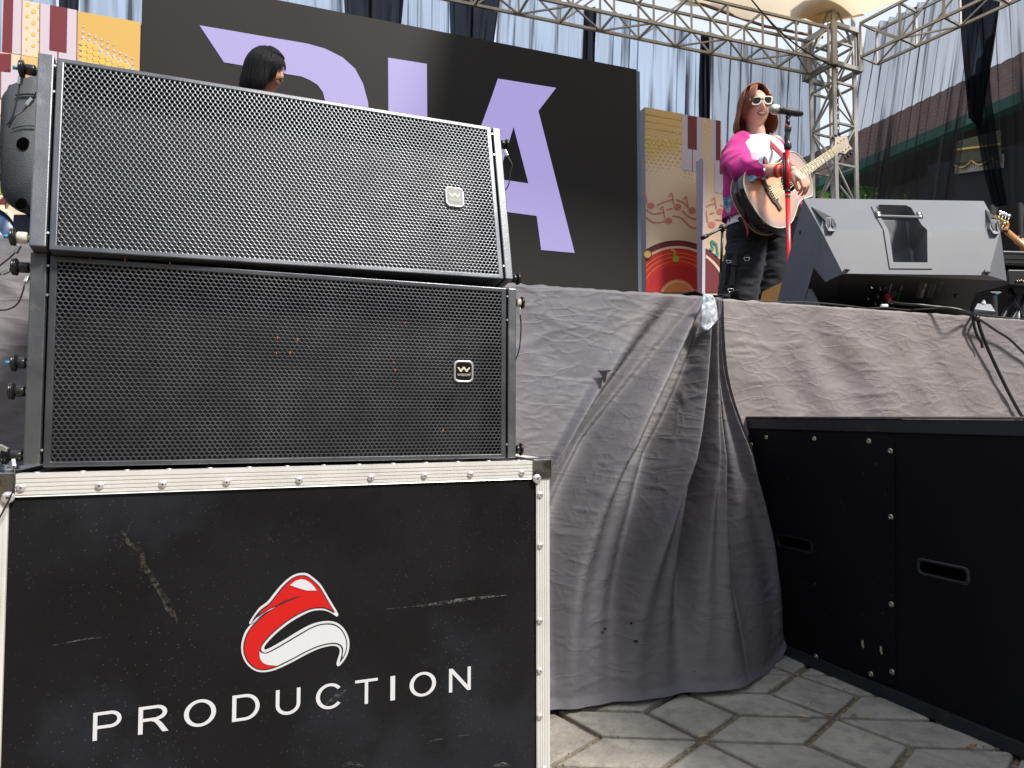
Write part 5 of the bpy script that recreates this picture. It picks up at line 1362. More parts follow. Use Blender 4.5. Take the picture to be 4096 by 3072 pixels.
# ------------------------------------------------------------------ stage monitor
M_mon = mat('monitor_plastic', (.128, .138, .157), .50, bump=(450, .35, 4, .001), var=(7, .5, (.155, .165, .182), .5, .75), var2=(60, .4, (.30, .30, .30), .74, .82), spec=.35)
M_mond = mat('monitor_recess', (.018, .019, .022), .5, bump=(400, .2))
M_moni = mat('monitor_handle_well', (.10, .105, .118), .45)
zm = lambda a, b: (3100 + a / 2.2209, 700 + b / 2.2209)
aL, aR = PY(3213, 793, 2.468), PY(3935, 804, 2.468); bL, bR = PY(3282, 916, 2.33), PY(4001, 924, 2.33)
cL, cR = PY(3301, 1128, 2.335), PY(4027, 1124, 2.335); dL, dR = PY(3372, 1094, 2.287), PY(3953, 1101, 2.287)
sh = (aR - aL)
mL = PY(3249, 1071, 2.394); nL = PY(3224, 1155, 2.445); eL = V((aL.x, 2.345, STAGE_Z + .004)); fL = V((aL.x, 2.81, STAGE_Z + .004))
mL.x = nL.x = aL.x
gL = V((aL.x, mL.y + (nL.y - mL.y) * (mL.z - STAGE_Z - .004) / (mL.z - nL.z), STAGE_Z + .004))
XR = 1.680
mr_, gr_, fr_ = (V((XR, q.y, q.z)) for q in (mL, gL, fL))
mon = thing('stage_monitor', 'grey wedge stage monitor seen from behind with carrying handle and control panel', 'stage monitor', (1.37, 2.5, STAGE_Z))
m = MB()
vs = [aL, aR, bR, bL, dR, dL, cR, cL, mr_, mL, gr_, gL, fr_, fL]
m.add(vs, [(0, 1, 2, 3)[::-1], (3, 2, 4, 5)[::-1], (3, 5, 7), (2, 6, 4), (7, 5, 4, 6, 8, 9), (11, 10, 12, 13), (13, 12, 1, 0), (0, 3, 7, 9, 11, 13), (1, 12, 10, 8, 6, 2)])
m.f.append((9, 8, 10, 11)); m.m.append(2); m.s.append(False)
mbody = m.build('body', [M_mon, M_moni, M_mond], mon)
bm = bmesh.new(); bm.from_mesh(mbody.data); bmesh.ops.recalc_face_normals(bm, faces=bm.faces); bm.to_mesh(mbody.data); bm.free()
from mathutils.bvhtree import BVHTree
bvm = BVHTree.FromPolygons([V(v) for v in vs], [(0, 1, 2), (0, 2, 3), (3, 2, 4), (3, 4, 5), (3, 5, 7), (2, 6, 4)])
def hm(a, b, off=0.0):
    x, y = zm(a, b); r = ray(x, y).normalized(); h = bvm.ray_cast(CAMP, r)
    if h[0] is None: h = (PY(x, y, 2.40), V((0, -1, .3)))
    n = h[1] if h[1].dot(r) < 0 else -h[1]
    return h[0] + n * off
openi = [(925, 272), (1160, 278), (1205, 300), (1300, 455), (1345, 492), (1348, 778), (1047, 775), (1030, 640), (1003, 490), (940, 385), (895, 292)]
c = MB(); loft(c, [[PY(*zm(a, b), 2.22) for a, b in openi], [hm(a, b) for a, b in openi], [hm(a, b) + (V((.016, .105, -.045)) if b > 420 else V((.012, .040, -.050)) if b > 320 else V((.010, .022, -.045))) for a, b in openi]], smooth=False); cuto = c.build('cutter', M_moni)
bm = bmesh.new(); bm.from_mesh(cuto.data); bmesh.ops.recalc_face_normals(bm, faces=bm.faces); bm.to_mesh(cuto.data); bm.free()
cut(mbody, cuto)
bv = mbody.modifiers.new('b', 'BEVEL'); bv.width = .0022; bv.segments = 2; bv.limit_method = 'ANGLE'; bv.angle_limit = R(25)
# raised surround of the handle well
outr = [(890, 243), (1165, 248), (1250, 282), (1345, 430), (1385, 490), (1397, 837), (1016, 834), (985, 640), (962, 492), (900, 380), (852, 282)]
def dense(lp, k=6): return [((lp[i][0]*(k-t) + lp[(i+1) % len(lp)][0]*t)/k, (lp[i][1]*(k-t) + lp[(i+1) % len(lp)][1]*t)/k) for i in range(len(lp)) for t in range(k)]
do, di = dense(outr), dense(openi)
m = MB(); n = len(do); P0 = [hm(*q, 0.0) for q in do]; P1 = [hm(*q, .0035) for q in [(a*.985 + b[0]*.015, c_*.985 + b[1]*.015) for (a, c_), b in zip(do, di)]]; P2 = [hm(*q, .0035) for q in do]
inn = [hm(a + (p - a) * .05, b + (q - b) * .05, .0035) for (a, b), (p, q) in zip(di, do)]; inb = [p + V((.004, .012, -.004)) for p in inn]
m.add(P0 + P1 + inn + inb, [(i, (i+1) % n, n + (i+1) % n, n + i) for i in range(n)] + [(n+i, n+(i+1) % n, 2*n+(i+1) % n, 2*n+i) for i in range(n)] + [(2*n+i, 2*n+(i+1) % n, 3*n+(i+1) % n, 3*n+i) for i in range(n)])
m.build('handle_surround', M_mon, mon)
m = MB(); hA, hB = hm(925, 378, .004), hm(1268, 388, .004)
bar(m, hA, hB, .016, .010); hd = m.build('handle', M_mon, mon, bevel=.003)
for (x0, x1, y0, y1) in ((884, 945, 336, 386), (1250, 1308, 344, 392)):
    m = MB(); q = [hm(x0, y0, .002), hm(x1 - 15, y0, .002), hm(x1, y1, .002), hm(x0 + 18, y1, .002)]; nn = V((0, -.85, .5)); prism(m, q, nn * .006); m.build('handle_plate', M_mond, mon)
    for sy in (.3, .75):
        m = MB(); cc = q[0].lerp(q[3], sy).lerp(q[1].lerp(q[2], sy), .5) + nn * .0062; lathe(m, [(.0042, 0), (.0038, .001), (.0015, .0012), (.0012, .0004), (.0002, .0004)], cc, nn, 12); m.build('screw', M_rivet, mon)
# stacking feet brackets
def bracket(tri, front, slots):
    m = MB(); n0 = V((-.02, -.95, .3)).normalized()
    F_ = [hm(*q, .012) for q in front]; prism(m, F_, -n0 * .016); br = m.build('corner_bracket', M_mon, mon, bevel=.001)
    for sl_ in slots: m = MB(); prism(m, [hm(*q, .0125) for q in sl_], n0 * .0008); m.build('slot', M_mond, br)
    m = MB(); T_ = [hm(*q, .003 + .006 * k) for k, q in enumerate(tri)]; prism(m, T_, -n0 * .006); m.build('bracket_web', M_mond, mon)
bracket([(322, 288), (500, 394), (440, 398), (430, 455)], [(440, 396), (503, 400), (538, 466), (520, 515), (462, 513), (440, 470)], [[(450, 412), (474, 412), (483, 480), (466, 483), (450, 462)], [(486, 412), (503, 414), (524, 468), (516, 482), (497, 480)]])
zq = lambda a, b: ((3800 + a / 2.7635 - 3100) * 2.2209, (700 + b / 2.7635 - 700) * 2.2209)
bracket([zq(390, 390), zq(525, 512), zq(437, 510), zq(420, 590)], [zq(435, 514), zq(524, 520), zq(528, 560), zq(520, 668), zq(455, 668), zq(417, 608)], [[zq(450, 545), zq(476, 545), zq(474, 622), zq(455, 626), zq(440, 600)], [zq(494, 545), zq(520, 545), zq(517, 626), zq(491, 626)]])
for a in (630, 1875):
    m = MB(); prism(m, [hm(a - 26, 850, .002), hm(a + 26, 852, .002), hm(a + 26, 876, .002), hm(a - 26, 874, .002)], V((0, -.008, .003))); m.build('foot', M_mon, mon, bevel=.001)
# toe plates at the ends
for x in (aL.x + .002,):
    m = MB(); prism(m, [V((x, nL.y - .001, nL.z)), V((x, eL.y, eL.z)), V((x, gL.y + .01, gL.z))], V((.012, 0, 0))); m.build('toe_plate', M_mon, mon)
# control panel
MP = Plane(V((aL.x, mL.y, mL.z)), (1, 0, 0), (mL - gL))
zk = lambda a, b: (3350 + a / 4.424, 1100 + b / 4.424)
def flatpoly(lst, mt, off, name, parent, thick=0):
    m = MB(); lp = [MP.px(*zk(*q)) for q in lst]; flat2d(m, curve_mesh([lp]), lambda u, v: MP.w(u, v, off)); return m.build(name, mt, parent)
M_pan = mat('control_panel', (.006, .007, .008), .4); M_line = mat('panel_print_white', (.30, .31, .33), .5); M_lg = mat('panel_print_green', (.01, .32, .06), .5); M_lgrey = mat('panel_print_grey', (.06, .065, .075), .5); M_knob = mat('knob', (.025, .025, .028), .35); M_knobt = mat('knob_pointer', (.62, .62, .58), .4)
pan = flatpoly([(60, 20), (1960, 20), (1860, 560), (-60, 560)], M_pan, .002, 'control_panel', mon)
def outline(lst, w=1.6, mt=M_line, name='panel_line', off=.003):
    for (a, b), (c_, d_) in zip(lst, lst[1:] + lst[:1]):
        d = V((c_-a, d_-b)); d.normalize(); flatpoly([(a - d.y*w, b + d.x*w), (c_ - d.y*w, d_ + d.x*w), (c_ + d.y*w, d_ - d.x*w), (a + d.y*w, b - d.x*w)], mt, off, name, pan)
outline([(497, 142), (640, 142), (610, 268), (457, 266)], mt=M_lgrey); outline([(445, 278), (605, 280), (545, 518), (382, 516)], mt=M_lgrey)
outline([(665, 140), (540, 518)], mt=M_lgrey)
flatpoly([(945, 150), (962, 152), (905, 355), (888, 352)], M_line, .003, 'panel_line', pan); flatpoly([(842, 470), (860, 472), (840, 526), (826, 524)], M_line, .003, 'panel_line', pan)
def gx(x0, y0, w, h, n=2):
    outline([(x0, y0), (x0 + w, y0), (x0 + w - h*.3, y0 + h), (x0 - h*.3, y0 + h)], 1.1, M_lgrey); a = [(x0 + w*.5, y0 + 8), (x0 + w*.3, y0 + h*.4), (x0 + w*.35 - h*.1, y0 + h*.7), (x0 + w*.1 - h*.2, y0 + h*.95)]
    for p, q in zip(a[:-1], a[1:]): flatpoly([(p[0], p[1]), (p[0]+3, p[1]), (q[0]+3, q[1]), (q[0], q[1])], M_lgrey, .003, 'panel_line', pan)
for x0, y0, w, h in ((1225, 135, 85, 190), (1320, 135, 85, 190), (1165, 358, 75, 150), (1255, 358, 75, 150)): gx(x0, y0, w, h)
flatpoly([(1465, 130), (1530, 130), (1440, 400), (1370, 400)], M_lgrey, .003, 'rating_label', pan); flatpoly([(1540, 128), (1588, 128), (1560, 240), (1508, 240)], mat('label_grey', (.14, .13, .12), .6), .003, 'rating_label', pan)
flatpoly([(1500, 243), (1546, 243), (1498, 400), (1444, 400)], M_line, .0032, 'rating_label', pan); flatpoly([(1535, 150), (1574, 150), (1560, 200), (1520, 200)], mat('label_yellow', (.30, .26, .16), .6), .0034, 'rating_label', pan)
flatpoly([(1640, 150), (1680, 150), (1610, 400), (1560, 400)], M_lgrey, .003, 'rating_label', pan); flatpoly([(1705, 148), (1750, 148), (1668, 400), (1620, 400)], M_lgrey, .003, 'rating_label', pan); flatpoly([(1815, 112), (1890, 112), (1878, 152), (1803, 152)], M_lgrey, .003, 'rating_label', pan)
def ptext(s, a, b, dirz, size, mt, off=.0034, sq=1.0):
    vs, fs = text_mesh(s, 1.0); w = max(v[0] for v in vs); h = max(v[1] for v in vs)
    o = V(MP.px(*zk(a, b))); e = V(MP.px(*zk(a + dirz[0], b + dirz[1]))); d = (e - o); L_ = d.length; d.normalize(); pr = V((-d.y, d.x))
    m = MB(); flat2d(m, (vs, fs), lambda u, v: MP.w(*(o + d * (u / w * L_) + pr * (v / h * size)), off)); m.build('panel_text', mt, pan)
ptext('THUMP', 1058, 492, (60, -195), .0085, M_lg); ptext('15A', 1125, 288, (35, -105), .0085, M_line)
ptext('CE', 1765, 372, (15, -40), .006, M_lgrey); ptext('1300W Powered', 1088, 556, (180, 12), .0035, M_lgrey)
for a, b in ((1808, 185), (1790, 235)): m = MB(); u, v = MP.px(*zk(a, b)); lathe(m, [(.0045, 0), (.0045, .0004)], MP.w(u, v, .003), MP.n, 12); m.build('panel_symbol', M_lgrey, pan)
m = MB(); u, v = MP.px(*zk(1775, 285)); m.add([MP.w(u-.005, v-.004, .003), MP.w(u+.005, v-.004, .003), MP.w(u+.001, v+.006, .003)], [(0, 1, 2)]); m.build('panel_symbol', M_lgrey, pan)
def ring2d(a, b, r0, r1, mt, name):
    m = MB(); u, v = MP.px(*zk(a, b)); lp = [[(u + r*math.cos(2*math.pi*k/28), v + r*math.sin(2*math.pi*k/28)) for k in range(28)] for r in (r1, r0)]
    flat2d(m, curve_mesh(lp), lambda p, q: MP.w(p, q, .003)); return m.build(name, mt, pan)
ring2d(975, 340, .0105, .0118, M_line, 'round_emblem')
for l in ([(950, 360), (985, 325)], [(960, 335), (1000, 345)], [(985, 360), (968, 322)]):
    (a, b), (c_, d_) = l; flatpoly([(a, b), (a + 8, b + 3), (c_ + 8, d_ + 3), (c_, d_)], M_line, .0031, 'round_emblem', pan)
for a, b, big in ((730, 232, 1), (690, 362, 1), (645, 492, 1), (574, 202, 0), (513, 396, 0)):
    u, v = MP.px(*zk(a, b)); r = .0075 if big else .0035; m = MB(); lathe(m, [(r*1.3, 0), (r, .003), (r*.85, .011), (.0002, .0115)], MP.w(u, v, .002), MP.n, 16); k = m.build('knob', M_knob, pan)
    m = MB(); lathe(m, [(r*.42 if big else r*.8, .0115), (.0002, .0135)], MP.w(u + .0005, v, .002), MP.n, 12); m.build('knob_cap', M_knobt, k)
for a, b in ((858, 205), (855, 330), (780, 470)):
    u, v = MP.px(*zk(a, b)); m = MB(); lathe(m, [(.0105, 0), (.0105, .003), (.0085, .0032), (.0085, .001), (.0002, .001)], MP.w(u, v, .002), MP.n, 20); k = m.build('socket', M_knob, pan)
m = MB(); u, v = MP.px(*zk(2100, 362)); lathe(m, [(.007, 0), (.006, .003), (.0002, .003)], MP.w(u, v, .002), MP.n, 6); m.build('bolt', M_knob, mon)
for p in ((PY(3211, 896, 2.50), .5), (PY(3146, 1157, 2.6), .5)):
    pass
for yy, zz_ in ((2.50, 1.33), (2.66, 1.10)):
    m = MB(); lathe(m, [(.008, 0), (.0075, .002), (.005, .002), (.0002, .0015)], (aL.x - .0008, yy, zz_), (-1, 0, 0), 14); m.build('socket_hole', M_mond, mon)
# signal plug and cables
M_cab = mat('cable_rubber', (.018, .018, .02), .38); M_plug = mat('plug_red', (.45, .02, .03), .35); M_ploy = mat('plug_yellow', (.85, .62, .15), .4)
pc = thing('signal_cable', 'black signal cable with red plug running along the stage edge from the monitor', 'cable', tuple(MP.wp(*zk(800, 330), .01)))
u, v = MP.px(*zk(855, 350)); p0 = MP.w(u, v, .004); p1 = PY(*zk(925, 470), 2.335); dd = (p1 - p0)
m = MB(); lathe(m, [(.0085, 0), (.0105, dd.length*.2), (.0105, dd.length*.5), (.0075, dd.length*.85), (.0045, dd.length)], p0, dd, 16); m.build('plug', M_plug, pc)
m = MB(); lathe(m, [(.0042, 0), (.0042, .010), (.003, .012)], p1, V((.8, -.1, -.4)), 12); m.build('plug_tail', M_ploy, pc)
z9 = lambda a, b: (3300 + a / 2.779, 1000 + b / 2.779)
def sp(x, y, out): return skirt_pt(x, y, out)
pts = [p1, PY(*z9(860, 598), 2.31), PY(*z9(1050, 610), 2.29), PY(*z9(1250, 632), 2.29), PY(*z9(1430, 650), 2.28), PY(*z9(1560, 685), 2.28), sp(*z9(1640, 725), .03), sp(*z9(1700, 765), .04), sp(*z9(1790, 820), .035), sp(*z9(1900, 895), .03), sp(*z9(2050, 990), .03), sp(4096, 1412, .03), sp(4200, 1500, .03)]
m = MB(); tube(m, smoothloop([tuple(p) for p in pts], 6, False), .0042, 8); m.build('cable_run', M_cab, pc)
for k, (lab, pl_, r) in enumerate([('black cable looping down over the pale skirt to the right edge', [(3895, 1262), (3912, 1285), (3922, 1320), (3945, 1380), (3972, 1440), (4005, 1510), (4045, 1590), (4085, 1660), (4110, 1690)], .0055),
        ('bundle of two thin black wire tails hanging over the stage edge', [(3880, 1258), (3892, 1280), (3898, 1310), (3910, 1345), (3925, 1370), (3930, 1392)], .0045)]):
    m = MB(); tube(m, smoothloop([tuple(sp(x, y, .03 if i else -.02)) for i, (x, y) in enumerate(pl_)], 6, False), r, 8)
    o = m.build('cable', M_cab); tag(o, lab, 'cable')
m = MB(); cc = sp(3903, 1272, .035); lathe(m, [(.011, -.006), (.012, 0), (.011, .006)], cc, V((.7, 0, -.7)), 14); m.build('cable_tie', M_cab, pc)
m = MB(); tube(m, smoothloop([tuple(skirt_pt(x, y - 4, -.015)) for x, y in [(3020, 1206), (3120, 1212), (3200, 1212), (3300, 1218), (3400, 1228), (3470, 1237), (3540, 1234), (3620, 1243), (3700, 1240), (3790, 1237), (3870, 1250), (3960, 1268), (4096, 1280)]], 5, False), .0022, 6)
tag(m.build('cable', M_cab), 'thin wavy black wire lying along the top hem of the pale skirt', 'cable')
m = MB(); o = skirt_pt(3537, 1228, -.02); box(m, o + V((0, 0, .004)), (.022, .012, .010)); tag(m.build('tape_scrap', mat('white_scrap', (.75, .75, .74), .6), bevel=.002), 'small white scrap of tape on the stage edge under the monitor', 'tape scrap')
# ------------------------------------------------------------------ microphone, stands
zs_ = lambda a, b: (2800 + a / 1.7457, 300 + b / 1.7457)
def S(a, b, Y): return PY(*zs_(a, b), Y)
YM = 3.42
M_rpole = mat('pole_red', (.62, .012, .018), .28, .1, coat=.4); M_bpole = mat('pole_black', (.015, .015, .017), .4)
stand = thing('microphone_stand', 'straight red microphone stand in front of the singer', 'microphone stand', tuple(V((S(615, 1000, YM).x, YM, STAGE_Z))))
bx = S(615, 1000, YM).x
def zat(b): return S(615, b, YM).z
m = MB(); tube(m, [(bx, YM, STAGE_Z + .02), (bx, YM, zat(815))], .0118, 16); m.build('lower_tube', M_rpole, stand)
m = MB(); tube(m, [(bx + .002, YM, zat(812)), (bx + .002, YM, zat(515))], .0108, 16); m.build('upper_tube', M_rpole, stand)
m = MB(); tube(m, [(bx - .0135, YM + .004, zat(800)), (bx - .0135, YM + .004, zat(540))], .006, 10); m.build('cable_channel', M_bpole, stand)
m = MB(); tube(m, [(bx, YM, zat(825)), (bx, YM, zat(805))], .0138, 16); m.build('collar', M_bpole, stand)
m = MB(); tube(m, [(bx, YM, zat(856)), (bx, YM, zat(838))], .0125, 16); m.build('band', mat('band_grey', (.10, .09, .10), .5), stand)
m = MB(); L_ = [(615, 365), (612, 400), (606, 440), (610, 480), (614, 520)]; tube(m, smoothloop([tuple(S(a, b, YM)) for a, b in L_], 4, False), [.0165]*4 + [.013]*8 + [.0185]*4 + [.015], 16); m.build('grip', M_bpole, stand)
m = MB(); tube(m, [(bx, YM, zat(368)), (bx, YM, zat(345))], .009, 14); m.build('neck_tube', M_rpole, stand)
m = MB(); tube(m, [S(612, 348, YM), S(612, 312, YM)], .0115, 14); tube(m, [S(612, 315, YM), S(614, 285, YM)], .0085, 12); bar(m, S(600, 296, YM), S(632, 286, YM), .012); m.build('clip', M_bpole, stand)
m = MB(); lathe(m, [(.13, 0), (.13, .012), (.03, .022), (.015, .03)], (bx, YM, STAGE_Z), (0, 0, 1), 28); m.build('base', M_bpole, stand)
mic = thing('microphone', 'black wireless microphone with silver grille on the red stand', 'microphone', tuple(S(612, 258, YM)))
h0, h1 = S(517, 238, YM - .03), S(714, 273, YM + .02); d = (h1 - h0).normalized(); Lm = (h1 - h0).length
m = MB(); lathe(m, [(.0235, .018), (.0215, .03), (.0185, .05), (.0175, Lm*.5), (.0185, Lm*.72), (.0175, Lm*.84), (.0145, Lm*.86), (.0130, Lm*.98), (.010, Lm)], h0, d, 22); m.build('body', mat('mic_black', (.018, .018, .02), .35), mic)
m = MB(); lathe(m, [(.0005, -.026), (.012, -.0235), (.020, -.016), (.0245, -.003), (.0248, .008), (.0238, .017)], h0, d, 22); m.build('grille', mat('mic_grille', (.45, .48, .45), .4, .8, bump=(900, 1.0, 2, .002)), mic)
m = MB(); lathe(m, [(.0252, .010), (.0256, .013), (.0252, .017)], h0, d, 22); m.build('ring', mat('mic_ring', (.55, .55, .52), .3, .9), mic)
YB = 4.9
st2 = thing('boom_stand', 'thin black boom stand behind the singer in front of the stepped board', 'microphone stand', tuple(V((S(152, 1500, YB).x, YB, STAGE_Z))))
jx = S(157, 1068, YB)
m = MB(); tube(m, [(S(148, 1500, YB).x, YB, STAGE_Z + .02), (S(148, 1500, YB).x, YB, S(148, 1380, YB).z)], .015, 10); tube(m, [(S(148, 1500, YB).x, YB, S(148, 1380, YB).z), tuple(jx)], .010, 10); m.build('pole', M_bpole, st2)
m = MB(); tube(m, [S(15, 1140, YB - .15), jx, S(235, 1020, YB + .1)], .009, 10); m.build('boom', M_bpole, st2)
m = MB(); tube(m, [S(15, 1140, YB - .15), S(52, 1121, YB - .13)], .015, 10); m.build('counterweight', M_bpole, st2)
m = MB(); sphere(m, jx, .028, 12); m.build('clutch', M_bpole, st2)
m = MB(); tube(m, smoothloop([tuple(S(a, b, YB - .03)) for a, b in ((165, 1078), (190, 1085), (203, 1070), (190, 1058), (165, 1068))], 5, False), .004, 6); m.build('loose_wire', M_bpole, st2)
for a in (0, 2.1, 4.2):
    m = MB(); tube(m, [(S(148, 1500, YB).x, YB, STAGE_Z + .12), (S(148, 1500, YB).x + .25 * math.cos(a), YB + .25 * math.sin(a), STAGE_Z + .012)], .009, 8); m.build('leg', M_bpole, st2)
# thin pale block and orange wedge on the deck behind the monitor
m = MB(); pA = PZ(3108, 1230, STAGE_Z + .0); o = PY(3112, 1180, 3.15)
prism(m, [V((o.x - .045, 3.1, STAGE_Z)), V((o.x + .10, 3.1, STAGE_Z)), V((o.x + .10, 3.1, o.z + .06)), V((o.x + .02, 3.1, o.z + .06))], V((0, .3, 0)))
tag(m.build('wooden_wedge', mat('orange_wood', (.55, .27, .06), .45)), 'orange wooden wedge on the deck between the singer and the monitor', 'wooden wedge')
# ------------------------------------------------------------------ people
def skin_mat(name, base, red):
    m = mat(name, base, .48, var=(9, .35, red, .4, .7), spec=.4)
    b = m.node_tree.nodes['Principled BSDF']; b.inputs['Subsurface Weight'].default_value = .12; b.inputs['Subsurface Radius'].default_value = (.02, .008, .004); b.inputs['Subsurface Scale'].default_value = .5
    return m
M_skin = skin_mat('skin_light', (.62, .38, .29), (.64, .33, .25)); M_skin2 = skin_mat('skin_tan', (.47, .25, .165), (.50, .22, .15))
M_teeth = mat('teeth', (.80, .76, .70), .3); M_lip = mat('lips', (.42, .13, .12), .4); M_lip2 = mat('lips_brown', (.33, .14, .11), .45)
def head_frame(c, yaw, pitch=0, roll=0):
    """face looks to the camera at yaw 0; positive yaw turns it to the picture's right"""
    M = Matrix.Rotation(R(180) - (-R(yaw)), 3, 'Z') if False else None
    f = V((math.sin(R(yaw)) * math.cos(R(pitch)), -math.cos(R(yaw)) * math.cos(R(pitch)), math.sin(R(pitch))))
    r = f.cross(V((0, 0, 1))); r = -r.normalized()      # picture right when facing the camera
    u = f.cross(r) ; u = u if u.z > 0 else -u
    if roll: q = Matrix.Rotation(R(roll), 3, f); r, u = q @ r, q @ u
    return lambda x, y, z: V(c) + r * x + f * y + u * z
def G(d, c, s): return math.exp(-((d[0]-c[0])**2 + (d[1]-c[1])**2 + (d[2]-c[2])**2) / (s * s))
def head_mesh(mb, H, s=1.0, fem=True):
    n, mm = 56, 40; vs = []
    for i in range(mm + 1):
        th = math.pi * i / mm
        for k in range(n):
            ph = 2 * math.pi * k / n
            d = (math.sin(th) * math.sin(ph), math.sin(th) * math.cos(ph), math.cos(th))
            x, y, z = d[0] * .072, d[1] * .094, d[2] * .112
            if z < 0: q = -d[2]; x *= 1 - (.20 if fem else .24) * q * q; y *= 1 - .12 * q if d[1] > 0 else 1 - .32 * q
            if d[1] > 0: y -= .012 * (1 - abs(d[0])) * max(0, d[2]) ** 2
            o = 0
            ad = (abs(d[0]), d[1], d[2])
            o -= .010 * G(ad, (.36, .90, .10), .20)              # sockets
            o += .006 * G(ad, (.30, .92, .32), .20)              # brow
            o += .008 * G(ad, (.46, .82, -.20), .28)             # cheeks
            o += .019 * G(d, (0, .985, -.17), .125) + .010 * G(d, (0, 1, .02), .12)      # nose
            o += .006 * G(ad, (.10, .97, -.22), .07)
            o += .0065 * G(d, (0, .90, -.46), .13) + .009 * G(d, (0, .72, -.76), .20)      # mouth, chin
            o -= .004 * G(d, (0, .85, -.58), .09)
            L_ = math.sqrt(x*x + y*y + z*z); f = 1 + o / L_ if L_ else 1
            vs.append(H(x * f * s, y * f * s, z * f * s))
    fs = [(i*n+k, (i+1)*n+k, (i+1)*n+(k+1) % n, i*n+(k+1) % n) for i in range(mm) for k in range(n)]
    mb.add(vs, fs, 0, True)
    for sx in (-1, 1):     # ears
        caps_chain(mb, [H(sx*.073*s, -.008*s, .018*s), H(sx*.079*s, -.016*s, .004*s), H(sx*.074*s, -.006*s, -.022*s)], [.007*s, .0095*s, .006*s], 8)
def hair_shell(H, s, name, mt, parent, phif0, bang, zend, flare, curl, n_str, part=.02, asym=0.0, R0=1.13, seed=1, side_fwd=0.0, far=0):
    rg = random.Random(seed)
    def surf(ph, t, k=1.0):
        """ph in degrees from the face (0) round the head; t 0..1 crown to tip"""
        p = R(ph); a = abs(((ph + 180) % 360) - 180)
        phif = phif0 if not far or not (0 < (ph % 360) < 180) else far
        face = a < phif
        Lc = .115 * 1.57
        down = -zend
        tot = Lc + down if not face else bang * .115
        if not face and a < phif + 14: tot = bang * .115 + (Lc + down - bang * .115) * ((a - phif) / 14) ** .5
        q = t * tot; rad = R0 * k
        if q < Lc:
            th = q / .115; x = math.sin(th) * math.sin(p) * .076; y = math.sin(th) * math.cos(p) * .098; z = math.cos(th) * .115
            sq = math.sin(th)
            if face: rad *= 1 + .05 * math.sin(th)
        else:
            w = (q - Lc) / max(down, 1e-6); z = -(q - Lc); x = math.sin(p) * .076; y = math.cos(p) * .098
            fl = 1 + flare * math.sin(w * math.pi * .62) - curl * max(0, w - .6) ** 1.2
            x *= fl; y *= fl * (1 if y < 0 else .92)
            y += side_fwd * w * (1 if a < 110 else .3)
        return (x * rad * s, y * rad * s - .004 * s, z * s * (rad if z > 0 else 1))
    mb = MB(); nu, nv = 180, 30
    def f(u, v):
        ph = u * 360; rr = 1 + .022 * nz(u * 60, v * 2.0, seed) + .014 * nz(u * 150, v * 3, seed)
        x, y, z = surf(ph, v, rr); z += (.012 * nz(u * 45, 3, seed) * v if abs(((ph+180) % 360)-180) > phif0 else .006 * nz(u * 80, 1) * v)
        return H(x + part * s * max(0, z) * 2, y, z)
    grid(mb, f, nu, nv, uv=False)
    for k in range(n_str):
        ph = rg.uniform(0, 360); t0 = rg.uniform(.02, .35); t1 = rg.uniform(.9, 1.04); kk = rg.uniform(1.0, 1.045); ph2 = ph + rg.gauss(0, 7)
        pts = [H(*surf(ph + (ph2 - ph) * q / 9, t0 + (t1 - t0) * q / 9, kk)) for q in range(10)]
        tube(mb, pts, [.0006 * s] + [.0022 * s * rg.uniform(.7, 1.2)] * 8 + [.0005 * s], 4, caps=False)
    return mb.build(name, mt, parent)
def front_strands(mb, H, s, n, seed, x_start, x_end, th_end, w=.0026, k0=1.12, drop=0.0):
    rg = random.Random(seed)
    for q in range(n):
        a, b = rg.uniform(*x_start), None; t = rg.random(); b = x_end[0] + (x_end[1] - x_end[0]) * t + rg.gauss(0, .004); te = R(th_end[0] + (th_end[1] - th_end[0]) * (t if drop == 0 else rg.random()) + rg.gauss(0, 4)); kk = k0 + rg.uniform(0, .05)
        pts = []
        for i in range(11):
            f = i / 10; th = te * f; x = a + (b - a) * f ** 1.1; c = math.sqrt(max(.03, 1 - (x / .088) ** 2)); y = math.sin(th) * .099 * kk * c; z = math.cos(th) * .115 * kk * (c if th < 1.2 else 1)
            pts.append(H(x * s, y * s, z * s))
        tube(mb, pts, [.0012 * s] + [w * s] * 7 + [w * .8 * s, w * .5 * s, .0005 * s], 4, caps=False)
def hair_mat(name, c1, c2, rough=.42):
    return mat(name, c1, rough, var=(60, .8, c2, .38, .62), stretch=(6, 6, .6), spec=.5 if c1[0] > .05 else .12)
def torso_ring(c, hw, hd, yaw, n=28, p=2.4, a0=0, a1=360, k=1.0):
    out = []
    for q in range(n if a1 - a0 >= 360 else n + 1):
        a = R(a0 + (a1 - a0) * q / n); x = math.sin(a); y = -math.cos(a)
        x = math.copysign(abs(x) ** (2 / p), x) * hw * k; y = math.copysign(abs(y) ** (2 / p), y) * hd * k
        cy_, sy_ = math.cos(R(yaw)), math.sin(R(yaw)); out.append(V(c) + V((x * cy_ - y * sy_ * 1, x * sy_ + y * cy_, 0)))
    return out
def interp(tab, z):
    """tab rows (z, ...) descending"""
    if z >= tab[0][0]: return tab[0][1:]
    for a, b in zip(tab[:-1], tab[1:]):
        if a[0] >= z >= b[0]:
            t = (a[0] - z) / (a[0] - b[0]); t2 = t * t * (3 - 2 * t); return tuple(p + (q - p) * (t2 * .5 + t * .5) for p, q in zip(a[1:], b[1:]))
    return tab[-1][1:]
